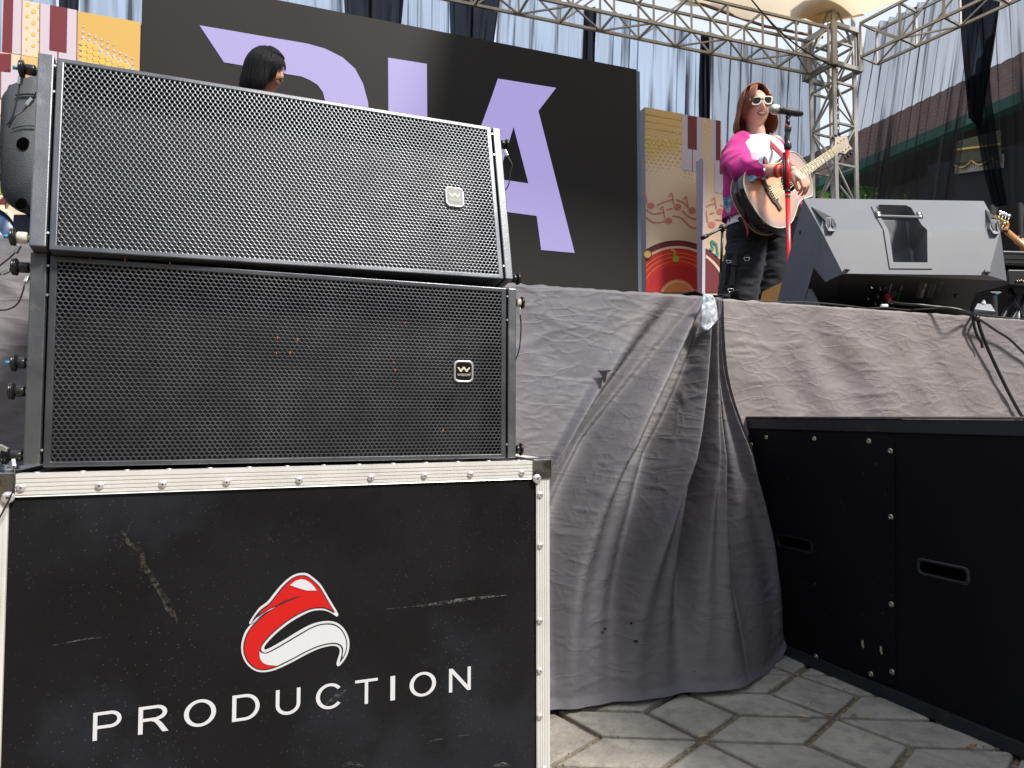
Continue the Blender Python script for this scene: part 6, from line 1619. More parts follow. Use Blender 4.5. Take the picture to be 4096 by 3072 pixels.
def hand(mb, wr, along, across, nrm, s=1.0, curl=(25, 35, 25), thumb_side=1, spread=1.0, curls=None, thumb=(40, 20)):
    """palm from the wrist along 'along'; fingers bend toward -nrm (palm side)"""
    along, across, nrm = V(along).normalized(), V(across).normalized(), V(nrm).normalized()
    P = lambda a, b, c: wr + along * a * s + across * b * s + nrm * c * s
    caps_chain(mb, [P(0, 0, 0), P(.03, 0, .002)], [.024*s, .030*s], 12, flat=.62, up=nrm)
    for b in (-.027, -.009, .009, .027): caps_chain(mb, [P(.015, b*.7, 0), P(.082 - abs(b)*.22, b, .001)], [.013*s, .0115*s], 10)
    lens = [(.040, .026, .021), (.045, .029, .022), (.042, .028, .021), (.033, .021, .019)]
    bs = [(-.028, -6), (-.0095, -2), (.0095, 2), (.027, 7)]
    if thumb_side > 0: lens = lens[::-1]; 
    for i, ((b, sp_), l) in enumerate(zip(bs, lens)):
        p = P(.084 - abs(b)*.2, b, .001); ang = 0; pts = [p]; cc = curls[i] if curls else curl
        for k in range(3):
            ang += cc[k]; d = along * math.cos(R(ang)) - nrm * math.sin(R(ang)) + across * math.tan(R(sp_ * spread)) * math.cos(R(ang)); p = p + d.normalized() * l[k] * s; pts.append(p)
        caps_chain(mb, pts, [.0095*s, .0088*s, .0078*s, .0066*s], 10, sub=3)
    sd = thumb_side
    t0 = P(.022, sd * .024, -.006); d1 = (along * math.cos(R(thumb[0])) + across * sd * math.sin(R(thumb[0])) - nrm * .35).normalized(); t1 = t0 + d1 * .040 * s
    d2 = (along * math.cos(R(thumb[1])) + across * sd * math.sin(R(thumb[1])) - nrm * .55).normalized(); t2 = t1 + d2 * .030 * s; t3 = t2 + (d2 + along * .25 - nrm * .2).normalized() * .024 * s
    caps_chain(mb, [t0, t1, t2, t3], [.014*s, .0115*s, .0100*s, .0078*s], 10, sub=3)

# ---- singer
Yp = 3.88
sg = thing('person', 'singer with reddish bob, white sunglasses, magenta shirt and black cargo trousers playing guitar', 'person', tuple(V((S(400, 1500, Yp).x, Yp, STAGE_Z))))
zS = lambda b: S(400, b, Yp).z
hc = S(386, 240, 3.86); HF = head_frame(hc, 4, -3, 5)
mb = MB(); head_mesh(mb, HF, 1.0)
nk = S(398, 440, 3.89)
caps_chain(mb, [hc + V((.0, .02, -.06)), nk, S(398, 480, 3.9)], [.050, .050, .062], 18)
def SR(tab, k=1.0):      # rows: (row, centre column, Y, half width, half depth)
    return [torso_ring(S(c, r, Y), hw * k, hd * k, 18) for r, c, Y, hw, hd in tab]
TT = [(452, 400, 3.90, .062, .055), (472, 396, 3.90, .120, .070), (505, 392, 3.90, .152, .088), (560, 392, 3.89, .160, .108), (640, 392, 3.88, .160, .122), (740, 395, 3.88, .152, .118), (860, 395, 3.88, .146, .112), (980, 398, 3.88, .160, .120), (1080, 405, 3.88, .172, .130), (1140, 405, 3.88, .165, .125)]
loft(mb, SR(TT, .93))
# right arm (picture left) over the guitar
shR, elR, wrR = S(262, 470, 3.86), S(262, 676, 3.70), S(640, 668, 3.465)
caps_chain(mb, [shR, elR], [.050, .041], 16); caps_chain(mb, [elR, elR.lerp(wrR, .45), wrR], [.042, .040, .0265], 16, flat=.95)
hd_al = (S(712, 722, 3.44) - wrR).normalized(); hn = V((.35, -.80, .45)); hac = hd_al.cross(hn).normalized(); hn = hac.cross(hd_al).normalized()
hn = hn if hn.y < 0 else -hn
sd = 1 if hac.dot(V((1, 0, .4))) > 0 else -1
hand(mb, wrR, hd_al, hac, hn, .94, thumb_side=-sd if True else sd, curls=[(22, 38, 20), (26, 40, 22), (30, 40, 24), (30, 44, 24)], thumb=(22, 6))
# left arm behind the guitar, hand under its waist
shL, elL, wrL = S(520, 478, 3.95), S(632, 770, 3.98), S(668, 930, 3.86)
caps_chain(mb, [shL, elL], [.048, .040], 14); caps_chain(mb, [elL, wrL], [.040, .026], 14)
ha = (S(645, 1000, 3.74) - wrL).normalized(); hn2 = V((.1, -.9, .1)); hc2 = ha.cross(hn2).normalized(); hn2 = hc2.cross(ha).normalized(); hn2 = hn2 if hn2.y < 0 else -hn2
hand(mb, wrL, ha, hc2, -hn2, .92, thumb_side=-1, curl=(35, 40, 30))
# legs and feet
for hipc, kn, an in (((325, 1130), (292, 1450), (262, 1860)), ((478, 1130), (486, 1450), (440, 1860))):
    a, b, c = S(*hipc, 3.88), S(*kn, 3.86), S(*an, 3.90); caps_chain(mb, [a, b, c], [.088, .058, .040], 14)
    caps_chain(mb, [V((c.x, c.y, STAGE_Z + .05)), V((c.x + .02, c.y - .16, STAGE_Z + .03))], [.038, .03], 10)
bd = voxel(mb.build('body', M_skin, sg), .0042, 2, .5)
# face details
m = MB(); q = [(-.026, .0), (-.018, .004), (-.008, .0055), (0, .0045), (.008, .0055), (.018, .004), (.026, 0), (.016, -.011), (.006, -.015), (-.006, -.015), (-.016, -.011)]
def fp(x, z, d=0.0):   # point on the face surface
    X, Z = x / .072, z / .112; yy = .094 * math.sqrt(max(0, 1 - X*X - Z*Z)); 
    return HF(x * .98, (yy + .0065 * math.exp(-((x/.03)**2 + ((z + .052)/.02)**2)) - .12 * .094 * max(0, -Z) * .8 + d) * .98, z * .98)
m = MB(); m.add([fp(x * 1.0, -.050 + z * 1.05, .0035) for x, z in q], [tuple(range(len(q)))]); tube(m, [fp(x, -.050 + z, .003) for x, z in q + q[:1]], .0030, 6); m.build('lips', M_lip, sg)
m = MB(); qt = [(-.021, -.0005), (-.008, .002), (0, .0015), (.008, .002), (.021, -.0005), (.014, -.006), (0, -.008), (-.014, -.006)]; m.add([fp(x, -.050 + z, .0048) for x, z in qt], [tuple(range(len(qt)))]); m.build('teeth', M_teeth, sg)
M_hair1 = hair_mat('hair_reddish', (.12, .032, .014), (.38, .13, .05)); 
hair_shell(HF, 1.06, 'hair', M_hair1, sg, 68, .60, -.122, .30, .34, 900, .05, seed=3, R0=1.13, side_fwd=.004)
# sweeping fringe
m = MB()
front_strands(m, HF, 1.04, 520, 12, (.010, .024), (-.064, -.092), (58, 112))
front_strands(m, HF, 1.04, 260, 13, (.012, .026), (.062, .088), (58, 112))
m.build('fringe', M_hair1, sg)
# sunglasses
M_frame = mat('sunglass_frame', (.80, .70, .56), .3, coat=.3); M_lens = mat('sunglass_lens', (.006, .009, .012), .12, spec=.35)
def lens_loop(sx, k=1.0, inner=0):
    pts = [(-.026, .017), (0, .021), (.025, .019), (.0275, .008), (.021, -.014), (.006, -.021), (-.012, -.019), (-.024, -.006)]
    return [(sx * (.0335 + x * k), .013 + z * k) for x, z in smoothloop([(p[0], p[1]) for p in pts], 4)]
def gw(x, z, y=.100): return HF(x, y - 1.2 * x * x * 4 / 1.6, z)
fr = MB()
for sx in (-1, 1):
    lo, li = lens_loop(sx, 1.12), lens_loop(sx, .84); n = len(lo)
    vs = [gw(*p) for p in lo] + [gw(*p) for p in li] + [gw(p[0], p[1], .0955) for p in lo] + [gw(p[0], p[1], .0955) for p in li]
    fr.add(vs, [(k, (k+1) % n, n + (k+1) % n, n + k) for k in range(n)] + [(k, 2*n+k, 2*n+(k+1) % n, (k+1) % n) for k in range(n)] + [(n+k, n+(k+1) % n, 3*n+(k+1) % n, 3*n+k) for k in range(n)], 0, False)
    tube(fr, [gw(sx * .062, .026, .098), HF(sx * .068, .070, .026), HF(sx * .070, .0, .018)], [.0035, .003, .002], 6)
tube(fr, [gw(-.010, .020), gw(0, .023, .101), gw(.010, .020)], .0032, 8)
gl = fr.build('sunglasses', M_frame, sg)
for sx in (-1, 1):
    m = MB(); li = lens_loop(sx, .88); m.add([gw(*p, .0975) for p in li], [tuple(range(len(li)))], 0, True); m.build('lens', M_lens, gl)
# clothes
def cl(name, base, var2, rough=.8, bump=.5, sheen=.1): return mat(name, base, rough, var=(5, .5, var2, .4, .7), bump=(24, bump, 4, .006), sheen=sheen, spec=.25)
M_tee = cl('tee_white', (.82, .80, .83), (.76, .74, .78), .85, .3); M_mag = cl('shirt_magenta', (.50, .022, .215), (.42, .018, .17), .75, .6); M_pant = cl('cargo_black', (.012, .013, .017), (.018, .020, .026), .85, .6)
M_blue = mat('shirt_lining_blue', (.70, .82, .88), .7, var=(28, 1, (.03, .30, .55), .45, .58), var2=(50, .8, (.05, .45, .60), .55, .6)); M_strapm = mat('guitar_strap', (.42, .07, .09), .5)
def cloth_loft(rings_fn, nr, name, mt, parent, amp=.010, fr_=9, seed=0, closed=True, thick=.003):
    rings = rings_fn(nr); mb = MB(); n = len(rings[0]); out = []
    for i, rg_ in enumerate(rings):
        c = sum(rg_, V()) / n; rr = []
        for k, p in enumerate(rg_):
            d = (p - c); d.z = 0; d.normalize() if d.length > 1e-6 else None
            w = amp * (.6 - 2.4 * abs(nz(p.x * fr_ + p.z * 6.2 + seed, p.y * fr_, p.z * fr_ * .8 + seed - p.x * 5))) + amp * .55 * ridge(p.x * fr_ * 1.7 - p.z * 9, p.y * 7, p.z * fr_ * 1.6 + seed, 3)
            rr.append(p + d * w)
        out.append(rr)
    loft(mb, out, cap=False, closed=closed); o = mb.build(name, mt, parent); s = o.modifiers.new('t', 'SOLIDIFY'); s.thickness = thick; s.offset = -1
    return o
def table_rings(tab, nr, k=1.0, n=48, a0=0, a1=360, yaw=18, p=2.3):
    out = []
    for i in range(nr + 1):
        f = i / nr * (len(tab) - 1); j = min(int(f), len(tab) - 2); t = f - j; t = t * t * (3 - 2*t) * .4 + t * .6
        r, c, Y, hw, hd = (a + (b - a) * t for a, b in zip(tab[j], tab[j+1])); out.append(torso_ring(S(c, r, Y), hw * k, hd * k, yaw, n, p, a0, a1))
    return out
TEE = [(446, 410, 3.885, .070, .062), (462, 402, 3.885, .112, .078), (482, 396, 3.885, .140, .092), (520, 394, 3.88, .158, .108), (600, 396, 3.87, .166, .130), (700, 398, 3.87, .162, .130), (860, 400, 3.87, .156, .124), (1000, 402, 3.87, .172, .134), (1060, 404, 3.87, .178, .140)]
cloth_loft(lambda nr: table_rings(TEE, nr), 60, 'tee_shirt', M_tee, sg, .004, 6)
JK = [(448, 392, 3.892, .078, .070), (462, 388, 3.89, .125, .088), (490, 382, 3.885, .158, .105), (560, 384, 3.88, .178, .130), (680, 388, 3.88, .186, .145), (800, 392, 3.88, .186, .145), (920, 396, 3.88, .184, .142), (1010, 398, 3.88, .196, .150)]
cloth_loft(lambda nr: table_rings(JK, nr, a0=58, a1=300), 60, 'overshirt', M_mag, sg, .006, 5, 3, closed=False)
# wide sleeve (picture left)
def sleeve_rings(path, rad, nr, n=44, flat=1.0):
    P_ = [V(p) for p in smoothloop([tuple(p) for p in path], 10, False)]; out = []; a = None
    for i in range(nr + 1):
        f = i / nr * (len(P_) - 1); j = min(int(f), len(P_) - 2); p = P_[j].lerp(P_[j+1], f - j); d = (P_[min(j+2, len(P_)-1)] - P_[max(j-1, 0)]).normalized()
        if a is None: a, b, _ = frame_of(d, V((0, 1, 0)))
        else: a = (a - d * a.dot(d)).normalized(); b = a.cross(d).normalized()
        g = i / nr * (len(rad) - 1); jj = min(int(g), len(rad) - 2); r = rad[jj] + (rad[jj+1] - rad[jj]) * (g - jj)
        out.append([p + a * (math.cos(2*math.pi*k/n) * r) + b * (math.sin(2*math.pi*k/n) * r * flat) for k in range(n)])
    return out
cloth_loft(lambda nr: sleeve_rings([S(335, 450, 3.88), S(270, 488, 3.85), S(246, 585, 3.78), S(292, 655, 3.66), S(385, 662, 3.58), S(452, 648, 3.55)], [.034, .058, .070, .072, .064, .052, .047], nr), 80, 'sleeve', M_mag, sg, .020, 5, 9)
# turned cuff with blue print
def cuff(nr): return sleeve_rings([S(432, 655, 3.562), S(462, 648, 3.548)], [.0535, .056], nr)
cloth_loft(cuff, 6, 'cuff', M_blue, sg, .002, 9, 1, thick=.004)
m = MB()
def hemb(u, v):
    a = S(262, 722, 3.60).lerp(S(470, 622, 3.53), 0) ; pth = [(255, 722, 3.64), (300, 706, 3.585), (360, 694, 3.55), (420, 672, 3.53), (455, 645, 3.525)]
    f = u * 4; j = min(int(f), 3); t = f - j; p = S(*[a_ + (b_ - a_) * t for a_, b_ in zip(pth[j], pth[j+1])]); return p + V((0, .004 * math.sin(u * 20), -.030 * v * (.4 + .9 * math.sin(math.pi * min(u * 1.1, 1))) + .004 * math.sin(u * 31)))
grid(m, hemb, 30, 4, uv=False); o = m.build('sleeve_hem', M_blue, sg); s = o.modifiers.new('t', 'SOLIDIFY'); s.thickness = .003
# hanging shirt tails with blue print
for pts, mt in (([(158, 862), (232, 835), (262, 900), (228, 1010), (190, 960), (165, 905)], M_blue), ([(190, 915), (300, 905), (290, 990), (215, 1062), (198, 1000)], M_mag)):
    m = MB(); prism(m, [S(a, b, 3.80 + (.02 if mt is M_mag else 0)) for a, b in pts], V((.01, .03, 0))); m.build('shirt_tail', mt, sg, bevel=.004)
cloth_loft(lambda nr: sleeve_rings([S(488, 468, 3.93), S(560, 560, 3.97), S(640, 770, 3.98), S(668, 880, 3.90), S(662, 960, 3.86)], [.035, .055, .055, .052, .048], nr), 40, 'sleeve', M_mag, sg, .008, 8, 19)
# trousers
mb = MB(); HP = [(1020, 400, 3.875, .168, .125), (1060, 402, 3.875, .176, .135), (1110, 405, 3.875, .185, .142), (1160, 405, 3.88, .180, .138)]
def legt(tab): 
    out = []
    for i in range(41):
        f = i / 40 * (len(tab) - 1); j = min(int(f), len(tab) - 2); t = f - j; r, c, Y, hw, hd = (a + (b - a) * t for a, b in zip(tab[j], tab[j+1])); R_ = torso_ring(S(c, r, Y), hw, hd, 10, 40, 2.3)
        cc = sum(R_, V()) / 40; out.append([p + (p - cc).normalized() * (.007 * (1 - 2.5 * abs(nz(p.x * 8, p.z * 9 + c, p.y * 8))) + .006 * nz(p.x * 5, p.z * 20)) for p in R_])
    return out
loft(mb, table_rings(HP, 14)); loft(mb, legt([(1100, 330, 3.87, .096, .11), (1200, 325, 3.87, .104, .115), (1350, 300, 3.86, .108, .115), (1500, 268, 3.86, .104, .112), (1650, 252, 3.87, .105, .112), (1850, 240, 3.88, .112, .12)]))
loft(mb, legt([(1100, 482, 3.88, .090, .11), (1200, 500, 3.88, .084, .112), (1350, 492, 3.88, .084, .112), (1500, 462, 3.88, .082, .112), (1650, 445, 3.89, .09, .112), (1850, 440, 3.89, .10, .12)]))
pt = voxel(mb.build('trousers', M_pant, sg), .006, 2)
M_strp = mat('webbing', (.008, .008, .010), .6); M_ringm = mat('d_ring', (.62, .62, .60), .25, .9)
def onp(a, b, Y): return S(a, b, Y)
YF = 3.755
m = MB(); prism(m, [S(188, 1240, YF + .03), S(350, 1250, YF), S(346, 1300, YF), S(190, 1325, YF + .03)], V((0, .02, 0))); m.build('pocket_flap', M_pant, pt, bevel=.003)
m = MB(); prism(m, [S(183, 1320, YF + .035), S(345, 1300, YF + .004), S(335, 1455, YF + .004), S(172, 1462, YF + .035)], V((0, .03, 0))); m.build('cargo_pocket', M_pant, pt, bevel=.006)
m = MB(); prism(m, [S(233, 1232, YF - .004), S(262, 1235, YF - .004), S(238, 1470, YF - .002), S(205, 1468, YF - .002)], V((0, .008, 0))); m.build('strap', M_strp, pt)
m = MB(); prism(m, [S(222, 1282, YF - .012), S(262, 1284, YF - .012), S(258, 1330, YF - .012), S(218, 1328, YF - .012)], V((0, .010, 0))); m.build('buckle', M_bpole, pt, bevel=.002)
m = MB(); prism(m, [S(308, 1250, YF - .004), S(348, 1252, YF - .004), S(346, 1278, YF - .004), S(308, 1276, YF - .004)], V((0, .008, 0))); m.build('tab', M_strp, pt)
for a, b, r in ((327, 1280, 19), (200, 1300, 15), (215, 1498, 19)):
    m = MB(); c = S(a, b, YF - .012); rr = r * .00081; tube(m, [c + V((rr * math.cos(t), 0, rr * math.sin(t) * .95)) for t in [math.pi + math.pi * q / 12 for q in range(13)]] + [c + V((rr, 0, rr * .3)), c + V((-rr, 0, rr * .3)), c + V((-rr, 0, 0))], .0024, 6); m.build('d_ring', M_ringm, pt)
# necklace, wristbands, watch
m = MB(); tube(m, smoothloop([tuple(S(a, b, 3.74)) for a, b in ((418, 452), (426, 480), (438, 492), (448, 478), (455, 455))], 5, False), .0012, 5); m.build('necklace', M_ringm, sg)
for f in (.80, .90):
    c = elR.lerp(wrR, f - .04); dd = (wrR - elR).normalized(); m = MB(); rr = .0335 if f < .85 else .0315; lathe(m, [(rr, -.009), (rr + .0035, 0), (rr, .009)], c, dd, 22, close=False); m.build('wristband', mat('band_red', (.75, .01, .01), .4), sg)
c = wrR + (wrR - elR).normalized() * -.002; m = MB(); lathe(m, [(.0275, -.008), (.0295, 0), (.0275, .008)], c, (wrR - elR), 22, close=False); m.build('watch', mat('watch_grey', (.20, .22, .26), .4, .4), sg)
for a, b in ((206, 1950), (430, 1950)):
    m = MB(); c = S(a, 1860, 3.90); prism(m, [V((c.x - .05, 3.62, STAGE_Z + .002)), V((c.x + .05, 3.62, STAGE_Z + .002)), V((c.x + .045, 3.98, STAGE_Z + .002)), V((c.x - .045, 3.98, STAGE_Z + .002))], V((0, 0, .075))); m.build('shoe', M_bpole, sg, bevel=.02, seg=3)
# ---- acoustic guitar
gb = S(495, 835, 3.60)                                  # bridge
ga = V((.77, .36, .55)).normalized(); gn = V((.34, -.88, .12)); gn = (gn - ga * gn.dot(ga)).normalized(); gc = ga.cross(gn).normalized()
gc = gc if gc.z > 0 else -gc
GS = 1.0
GW = lambda a, b, c=0.0: gb + ga * (a * GS) + gc * (b * GS) + gn * (c * GS)
gt = thing('acoustic_guitar', 'sunburst acoustic guitar with dark sides hanging in front of the singer', 'guitar', tuple(gb))
hb = [(-.150, 0), (-.147, .060), (-.128, .120), (-.085, .165), (-.030, .187), (.030, .182), (.085, .155), (.130, .128), (.170, .117), (.205, .122), (.245, .134), (.285, .134), (.318, .110), (.335, .065), (.338, .02)]
hb2 = [(a, -b) for a, b in hb[::-1]]; hb2 = [(.318, -.040), (.300, -.075), (.275, -.110), (.248, -.132), (.205, -.124), (.170, -.118), (.130, -.128)] + [(a, -b) for a, b in hb[:7][::-1]][0:]
loopg = smoothloop(hb + hb2[:-1], 5)
def gmat():
    m = mat('guitar_top_sunburst', (.62, .30, .16), .22, coat=.8); N, L = m.node_tree.nodes, m.node_tree.links; b = N['Principled BSDF']
    at = N.new('ShaderNodeAttribute'); at.attribute_name = 'burst'; cr = N.new('ShaderNodeValToRGB'); e = cr.color_ramp.elements
    e[0].position = .0; e[0].color = (.33, .27, .26, 1); e[1].position = .62; e[1].color = (.72, .33, .19, 1); k = e.new(.30); k.color = (.42, .30, .27, 1); k = e.new(1.0); k.color = (.75, .36, .20, 1)
    L.new(at.outputs['Fac'], cr.inputs[0]); L.new(cr.outputs[0], b.inputs['Base Color']); return m
DEP = .105
m = MB(); n = len(loopg); inset = lambda f: [(.03 + (a - .03) * f, b * f) for a, b in loopg]
rings = [inset(1), inset(.97), inset(.90), inset(.80), inset(.65), inset(.45), inset(.25), inset(.05)]
for f_ in rings: m.v += [tuple(GW(a, b, 0)) for a, b in f_]
for j in range(len(rings) - 1):
    for k in range(n): m.f.append((j*n+k, j*n+(k+1) % n, (j+1)*n+(k+1) % n, (j+1)*n+k)); m.m.append(0); m.s.append(False)
m.f.append(tuple((len(rings)-1)*n + k for k in range(n))); m.m.append(0); m.s.append(False)
go = m.build('top', gmat(), gt); at = go.data.attributes.new('burst', 'FLOAT', 'POINT')
at.data.foreach_set('value', [x for j, v_ in enumerate([0, .08, .25, .48, .8, 1, 1, 1]) for x in [v_] * n])
m = MB(); loft(m, [[GW(a, b, -.0005) for a, b in loopg], [GW(a, b, -DEP*.5) for a, b in inset(1.004)], [GW(a, b, -DEP) for a, b in loopg]], cap=True); m.build('sides', mat('guitar_side_dark', (.018, .012, .022), .15, coat=.8), gt)
M_bind = mat('cream_binding', (.72, .62, .40), .35)
m = MB(); tube(m, [GW(a, b, .0005) for a, b in loopg + loopg[:1]], .0032, 6, caps=False); m.build('binding', M_bind, gt); m = MB(); tube(m, [GW(a, b, -DEP) for a, b in loopg + loopg[:1]], .0018, 6, caps=False); m.build('binding', M_bind, gt)
SHC = .150
m = MB(); cir = lambda r, c, h=36: [GW(SHC + r*math.cos(2*math.pi*k/h), r*math.sin(2*math.pi*k/h), c) for k in range(h)]
m.add(cir(.050, .0012), [tuple(range(36))]); m.build('soundhole', mat('soundhole', (.004, .003, .003), 1, spec=0), gt)
for r in (.052, .058): m = MB(); p_ = cir(r, .0012); tube(m, p_ + p_[:1], .0016, 5, caps=False); m.build('rosette', M_bind, gt)
m = MB(); m.add([GW(a, b, .0009) for a, b in smoothloop([(.10, -.03), (.13, -.052), (.185, -.060), (.20, -.075), (.16, -.100), (.10, -.092), (.065, -.060)], 4)], [tuple(range(28))]); m.build('pickguard', mat('pickguard', (.55, .36, .30), .2, coat=.6), gt)
m = MB(); br_ = [(-.012, -.105), (.010, -.105), (.010, -.055), (.024, -.045), (.018, 0), (.024, .045), (.010, .055), (.010, .105), (-.012, .105), (-.012, .058), (-.020, .040), (-.020, -.040), (-.012, -.058)]
prism(m, [GW(a, b * .95, .008) for a, b in br_], -gn * .008); bgo = m.build('bridge', mat('rosewood', (.055, .045, .038), .5), gt, bevel=.001)
for k in range(6): m = MB(); sphere(m, GW(-.006, -.035 + k * .014, .010), .0038, 8); m.build('bridge_pin', mat('pin_gold', (.75, .65, .12), .3, .3), bgo)
m = MB(); bar(m, GW(.008, -.038, .010), GW(.008, .038, .010), .004); m.build('saddle', M_bind, bgo)
M_neck = mat('neck_maple', (.40, .28, .15), .4); M_fb = mat('fretboard', (.42, .36, .24), .5, var=(40, .5, (.33, .27, .17)))
NL = .60
m = MB(); prism(m, [GW(SHC + .062, -.027, .0045), GW(SHC + .062, .027, .0045), GW(NL, .0225, .0045), GW(NL, -.0225, .0045)], -gn * .0042); m.build('fretboard', M_fb, gt)
m = MB(); loft(m, [[GW(a, w * math.cos(t), -.001 - .020 * math.sin(t)) for t in [math.pi * k / 10 for k in range(11)]] for a, w in ((.335, .0265), (.45, .025), (NL, .0222))], smooth=True); m.build('neck', M_neck, gt)
M_fret = mat('fret', (.30, .27, .20), .3, .6)
for k in range(20):
    a = NL - (NL - .0) * (1 - 2 ** (-(k + 1) / 12)) * 1.02
    if a < SHC + .07: break
    m = MB(); bar(m, GW(a, -.025, .0052), GW(a, .025, .0052), .0022); m.build('fret', M_fret, gt)
    if k in (2, 4, 6, 8, 11, 14): m = MB(); prism(m, [GW(a + .008, -.010, .0050), GW(a + .016, .008, .0050), GW(a + .020, -.002, .0050), GW(a + .026, .002, .0050), GW(a + .016, -.012, .0050)], gn * .0003); m.build('inlay', mat('inlay', (.85, .84, .78), .3), gt)
hs = [(NL, -.0225), (NL + .02, -.028), (NL + .055, -.050), (NL + .085, -.046), (NL + .115, -.044), (NL + .150, -.052), (NL + .140, -.020), (NL + .155, .010), (NL + .175, .040), (NL + .135, .044), (NL + .10, .050), (NL + .06, .062), (NL + .02, .030), (NL, .0225)]
gh = lambda a, b, c=0: GW(a, b, c - .16 * max(0, a - NL))
m = MB(); prism(m, [gh(a, b, .003) for a, b in hs], -gn * .015); hdk = m.build('headstock', mat('headstock_face', (.36, .30, .25), .4), gt, bevel=.0015)
for k in range(3):
    for s_ in (-1, 1):
        a = NL + .045 + k * .038; m = MB(); lathe(m, [(.0055, .003), (.0048, .005), (.0032, .012), (.0002, .012)], gh(a, s_ * .028), gn, 10); t_ = m.build('tuner_post', mat('tuner_gold', (.70, .60, .25), .3, .6), hdk)
        m = MB(); tube(m, [gh(a, s_ * .045, -.006), gh(a, s_ * .060, -.006)], .0025, 6); sphere(m, gh(a, s_ * .068, -.006), .0085, 8); m.build('tuner_key', M_bpole, t_)
m = MB()
for k in range(6):
    b0, b1 = -.031 + k * .0124, -.0175 + k * .007; m = MB(); tube(m, [GW(-.004, b0, .0105), GW(.008, b0, .0125), GW(NL, b1, .0075), gh(NL + .05 + .03 * (k % 3), b1 * 1.6, .008)], .0007, 4, caps=False); m.build('string', mat('string_steel', (.7, .62, .45), .3, .9), gt)
# strap: over her shoulder to the neck heel, and at the tail
m = MB()
def strap(u, v):
    pth = [(452, 438, 3.87), (470, 455, 3.80), (520, 505, 3.735), (565, 548, 3.68), (600, 590, 3.64), (640, 650, 3.66)]
    f = u * 5; j = min(int(f), 4); t = f - j; a = [p + (q - p) * t for p, q in zip(pth[j], pth[j+1])]; return S(a[0] + (v - .5) * 26, a[1] - (v - .5) * 24, a[2])
grid(m, strap, 30, 3, uv=False); o = m.build('strap', M_strapm, gt); s = o.modifiers.new('t', 'SOLIDIFY'); s.thickness = .004
m = MB(); tube(m, [S(232, 905, 3.70), S(285, 960, 3.66), S(318, 1030, 3.64), S(335, 1090, 3.64), S(328, 1130, 3.64)], [.012, .013, .012, .010, .003], 8, flat=.35); m.build('strap_end', M_strapm, gt)
m = MB(); prism(m, [S(270, 990, 3.66), S(296, 986, 3.66), S(338, 1048, 3.65), S(320, 1066, 3.65)], V((.0, .03, 0))); pk = m.build('wireless_pack', M_bpole, gt, bevel=.003)
m = MB(); prism(m, [S(291, 994, 3.658), S(300, 992, 3.658), S(336, 1046, 3.648), S(328, 1052, 3.648)], V((0, -.002, 0))); m.build('pack_cover', mat('pack_silver', (.62, .64, .68), .3, .5), pk)
m = MB(); tube(m, [GW(-.152, .02, -.06), S(335, 1085, 3.66)], .002, 5); m.build('cord', M_bpole, gt)
# ---- bearded guitarist whose head shows above the speakers
hm_c = PY(1063, 292, 3.76); 
mn = thing('person', 'man with chin-length black hair and thin moustache smiling to the right behind the speakers', 'person', (hm_c.x, 3.8, STAGE_Z))
HM = head_frame(hm_c, 80, -6, 4)
mb = MB(); head_mesh(mb, HM, 1.02, False)
x0 = hm_c.x - .02; zsh = hm_c.z - .20
caps_chain(mb, [hm_c + V((-.015, .01, -.07)), V((x0 - .02, 3.79, zsh + .02))], [.055, .06], 16)
def ring_xy(cx_, cy_, z, hw, hd, yaw=35, n=28): return torso_ring((cx_, cy_, z), hw, hd, yaw, n)
loft(mb, [ring_xy(x0 - .02, 3.8, z, hw, hd) for z, hw, hd in ((zsh + .03, .07, .06), (zsh - .02, .18, .09), (zsh - .12, .19, .11), (zsh - .35, .165, .105), (zsh - .50, .165, .11), (zsh - .60, .17, .115))])
for s_ in (-1, 1):
    a = V((x0 - .02 + s_ * .17, 3.8 + s_ * .08, zsh - .05)); b = a + V((s_ * .05, -.02, -.28)); c = b + V((.12, -.16, -.10)); caps_chain(mb, [a, b], [.052, .042], 12); caps_chain(mb, [b, c], [.042, .03], 12)
    hand(mb, c, (.8, -.5, -.2), (.2, .3, .9), (-.5, -.8, .1), .95, curl=(30, 40, 30), thumb_side=1)
    h = V((x0 - .02 + s_ * .09, 3.82, zsh - .58)); caps_chain(mb, [h, h + V((s_ * .01, -.02, -.40)), V((h.x, h.y, STAGE_Z + .05))], [.085, .06, .042], 12); caps_chain(mb, [V((h.x, h.y, STAGE_Z + .045)), V((h.x + .08, h.y - .14, STAGE_Z + .03))], [.036, .03], 8)
voxel(mb.build('body', M_skin2, mn), .0045, 2)
M_hair2 = hair_mat('hair_black', (.004, .004, .005), (.010, .010, .011), .5)
hair_shell(HM, 1.08, 'hair', M_hair2, mn, 46, .90, -.115, .12, .10, 1000, 0, seed=8, R0=1.13, far=120)
m = MB()
front_strands(m, HM, 1.05, 520, 21, (-.03, .03), (-.062, .014), (60, 80), k0=1.09, drop=1)
front_strands(m, HM, 1.05, 420, 22, (-.05, -.01), (-.088, -.060), (80, 125), k0=1.12, drop=1)
m.build('fringe', M_hair2, mn)
def fpm(x, z, d=0.0):
    X, Z = x / .072, z / .112; yy = .094 * math.sqrt(max(0, 1 - X*X - Z*Z)); return HM(x * 1.02, (yy + .006 * math.exp(-((x/.03)**2 + ((z + .052)/.02)**2)) - .09 * .094 * max(0, -Z) + d) * 1.02, z * 1.02)
m = MB(); q = [(-.025, .002), (-.010, .004), (0, .003), (.010, .004), (.025, .002), (.013, -.009), (0, -.012), (-.013, -.009)]
tube(m, [fpm(x, -.052 + z, .003) for x, z in q + q[:1]], .0032, 6); m.build('lips', M_lip2, mn)
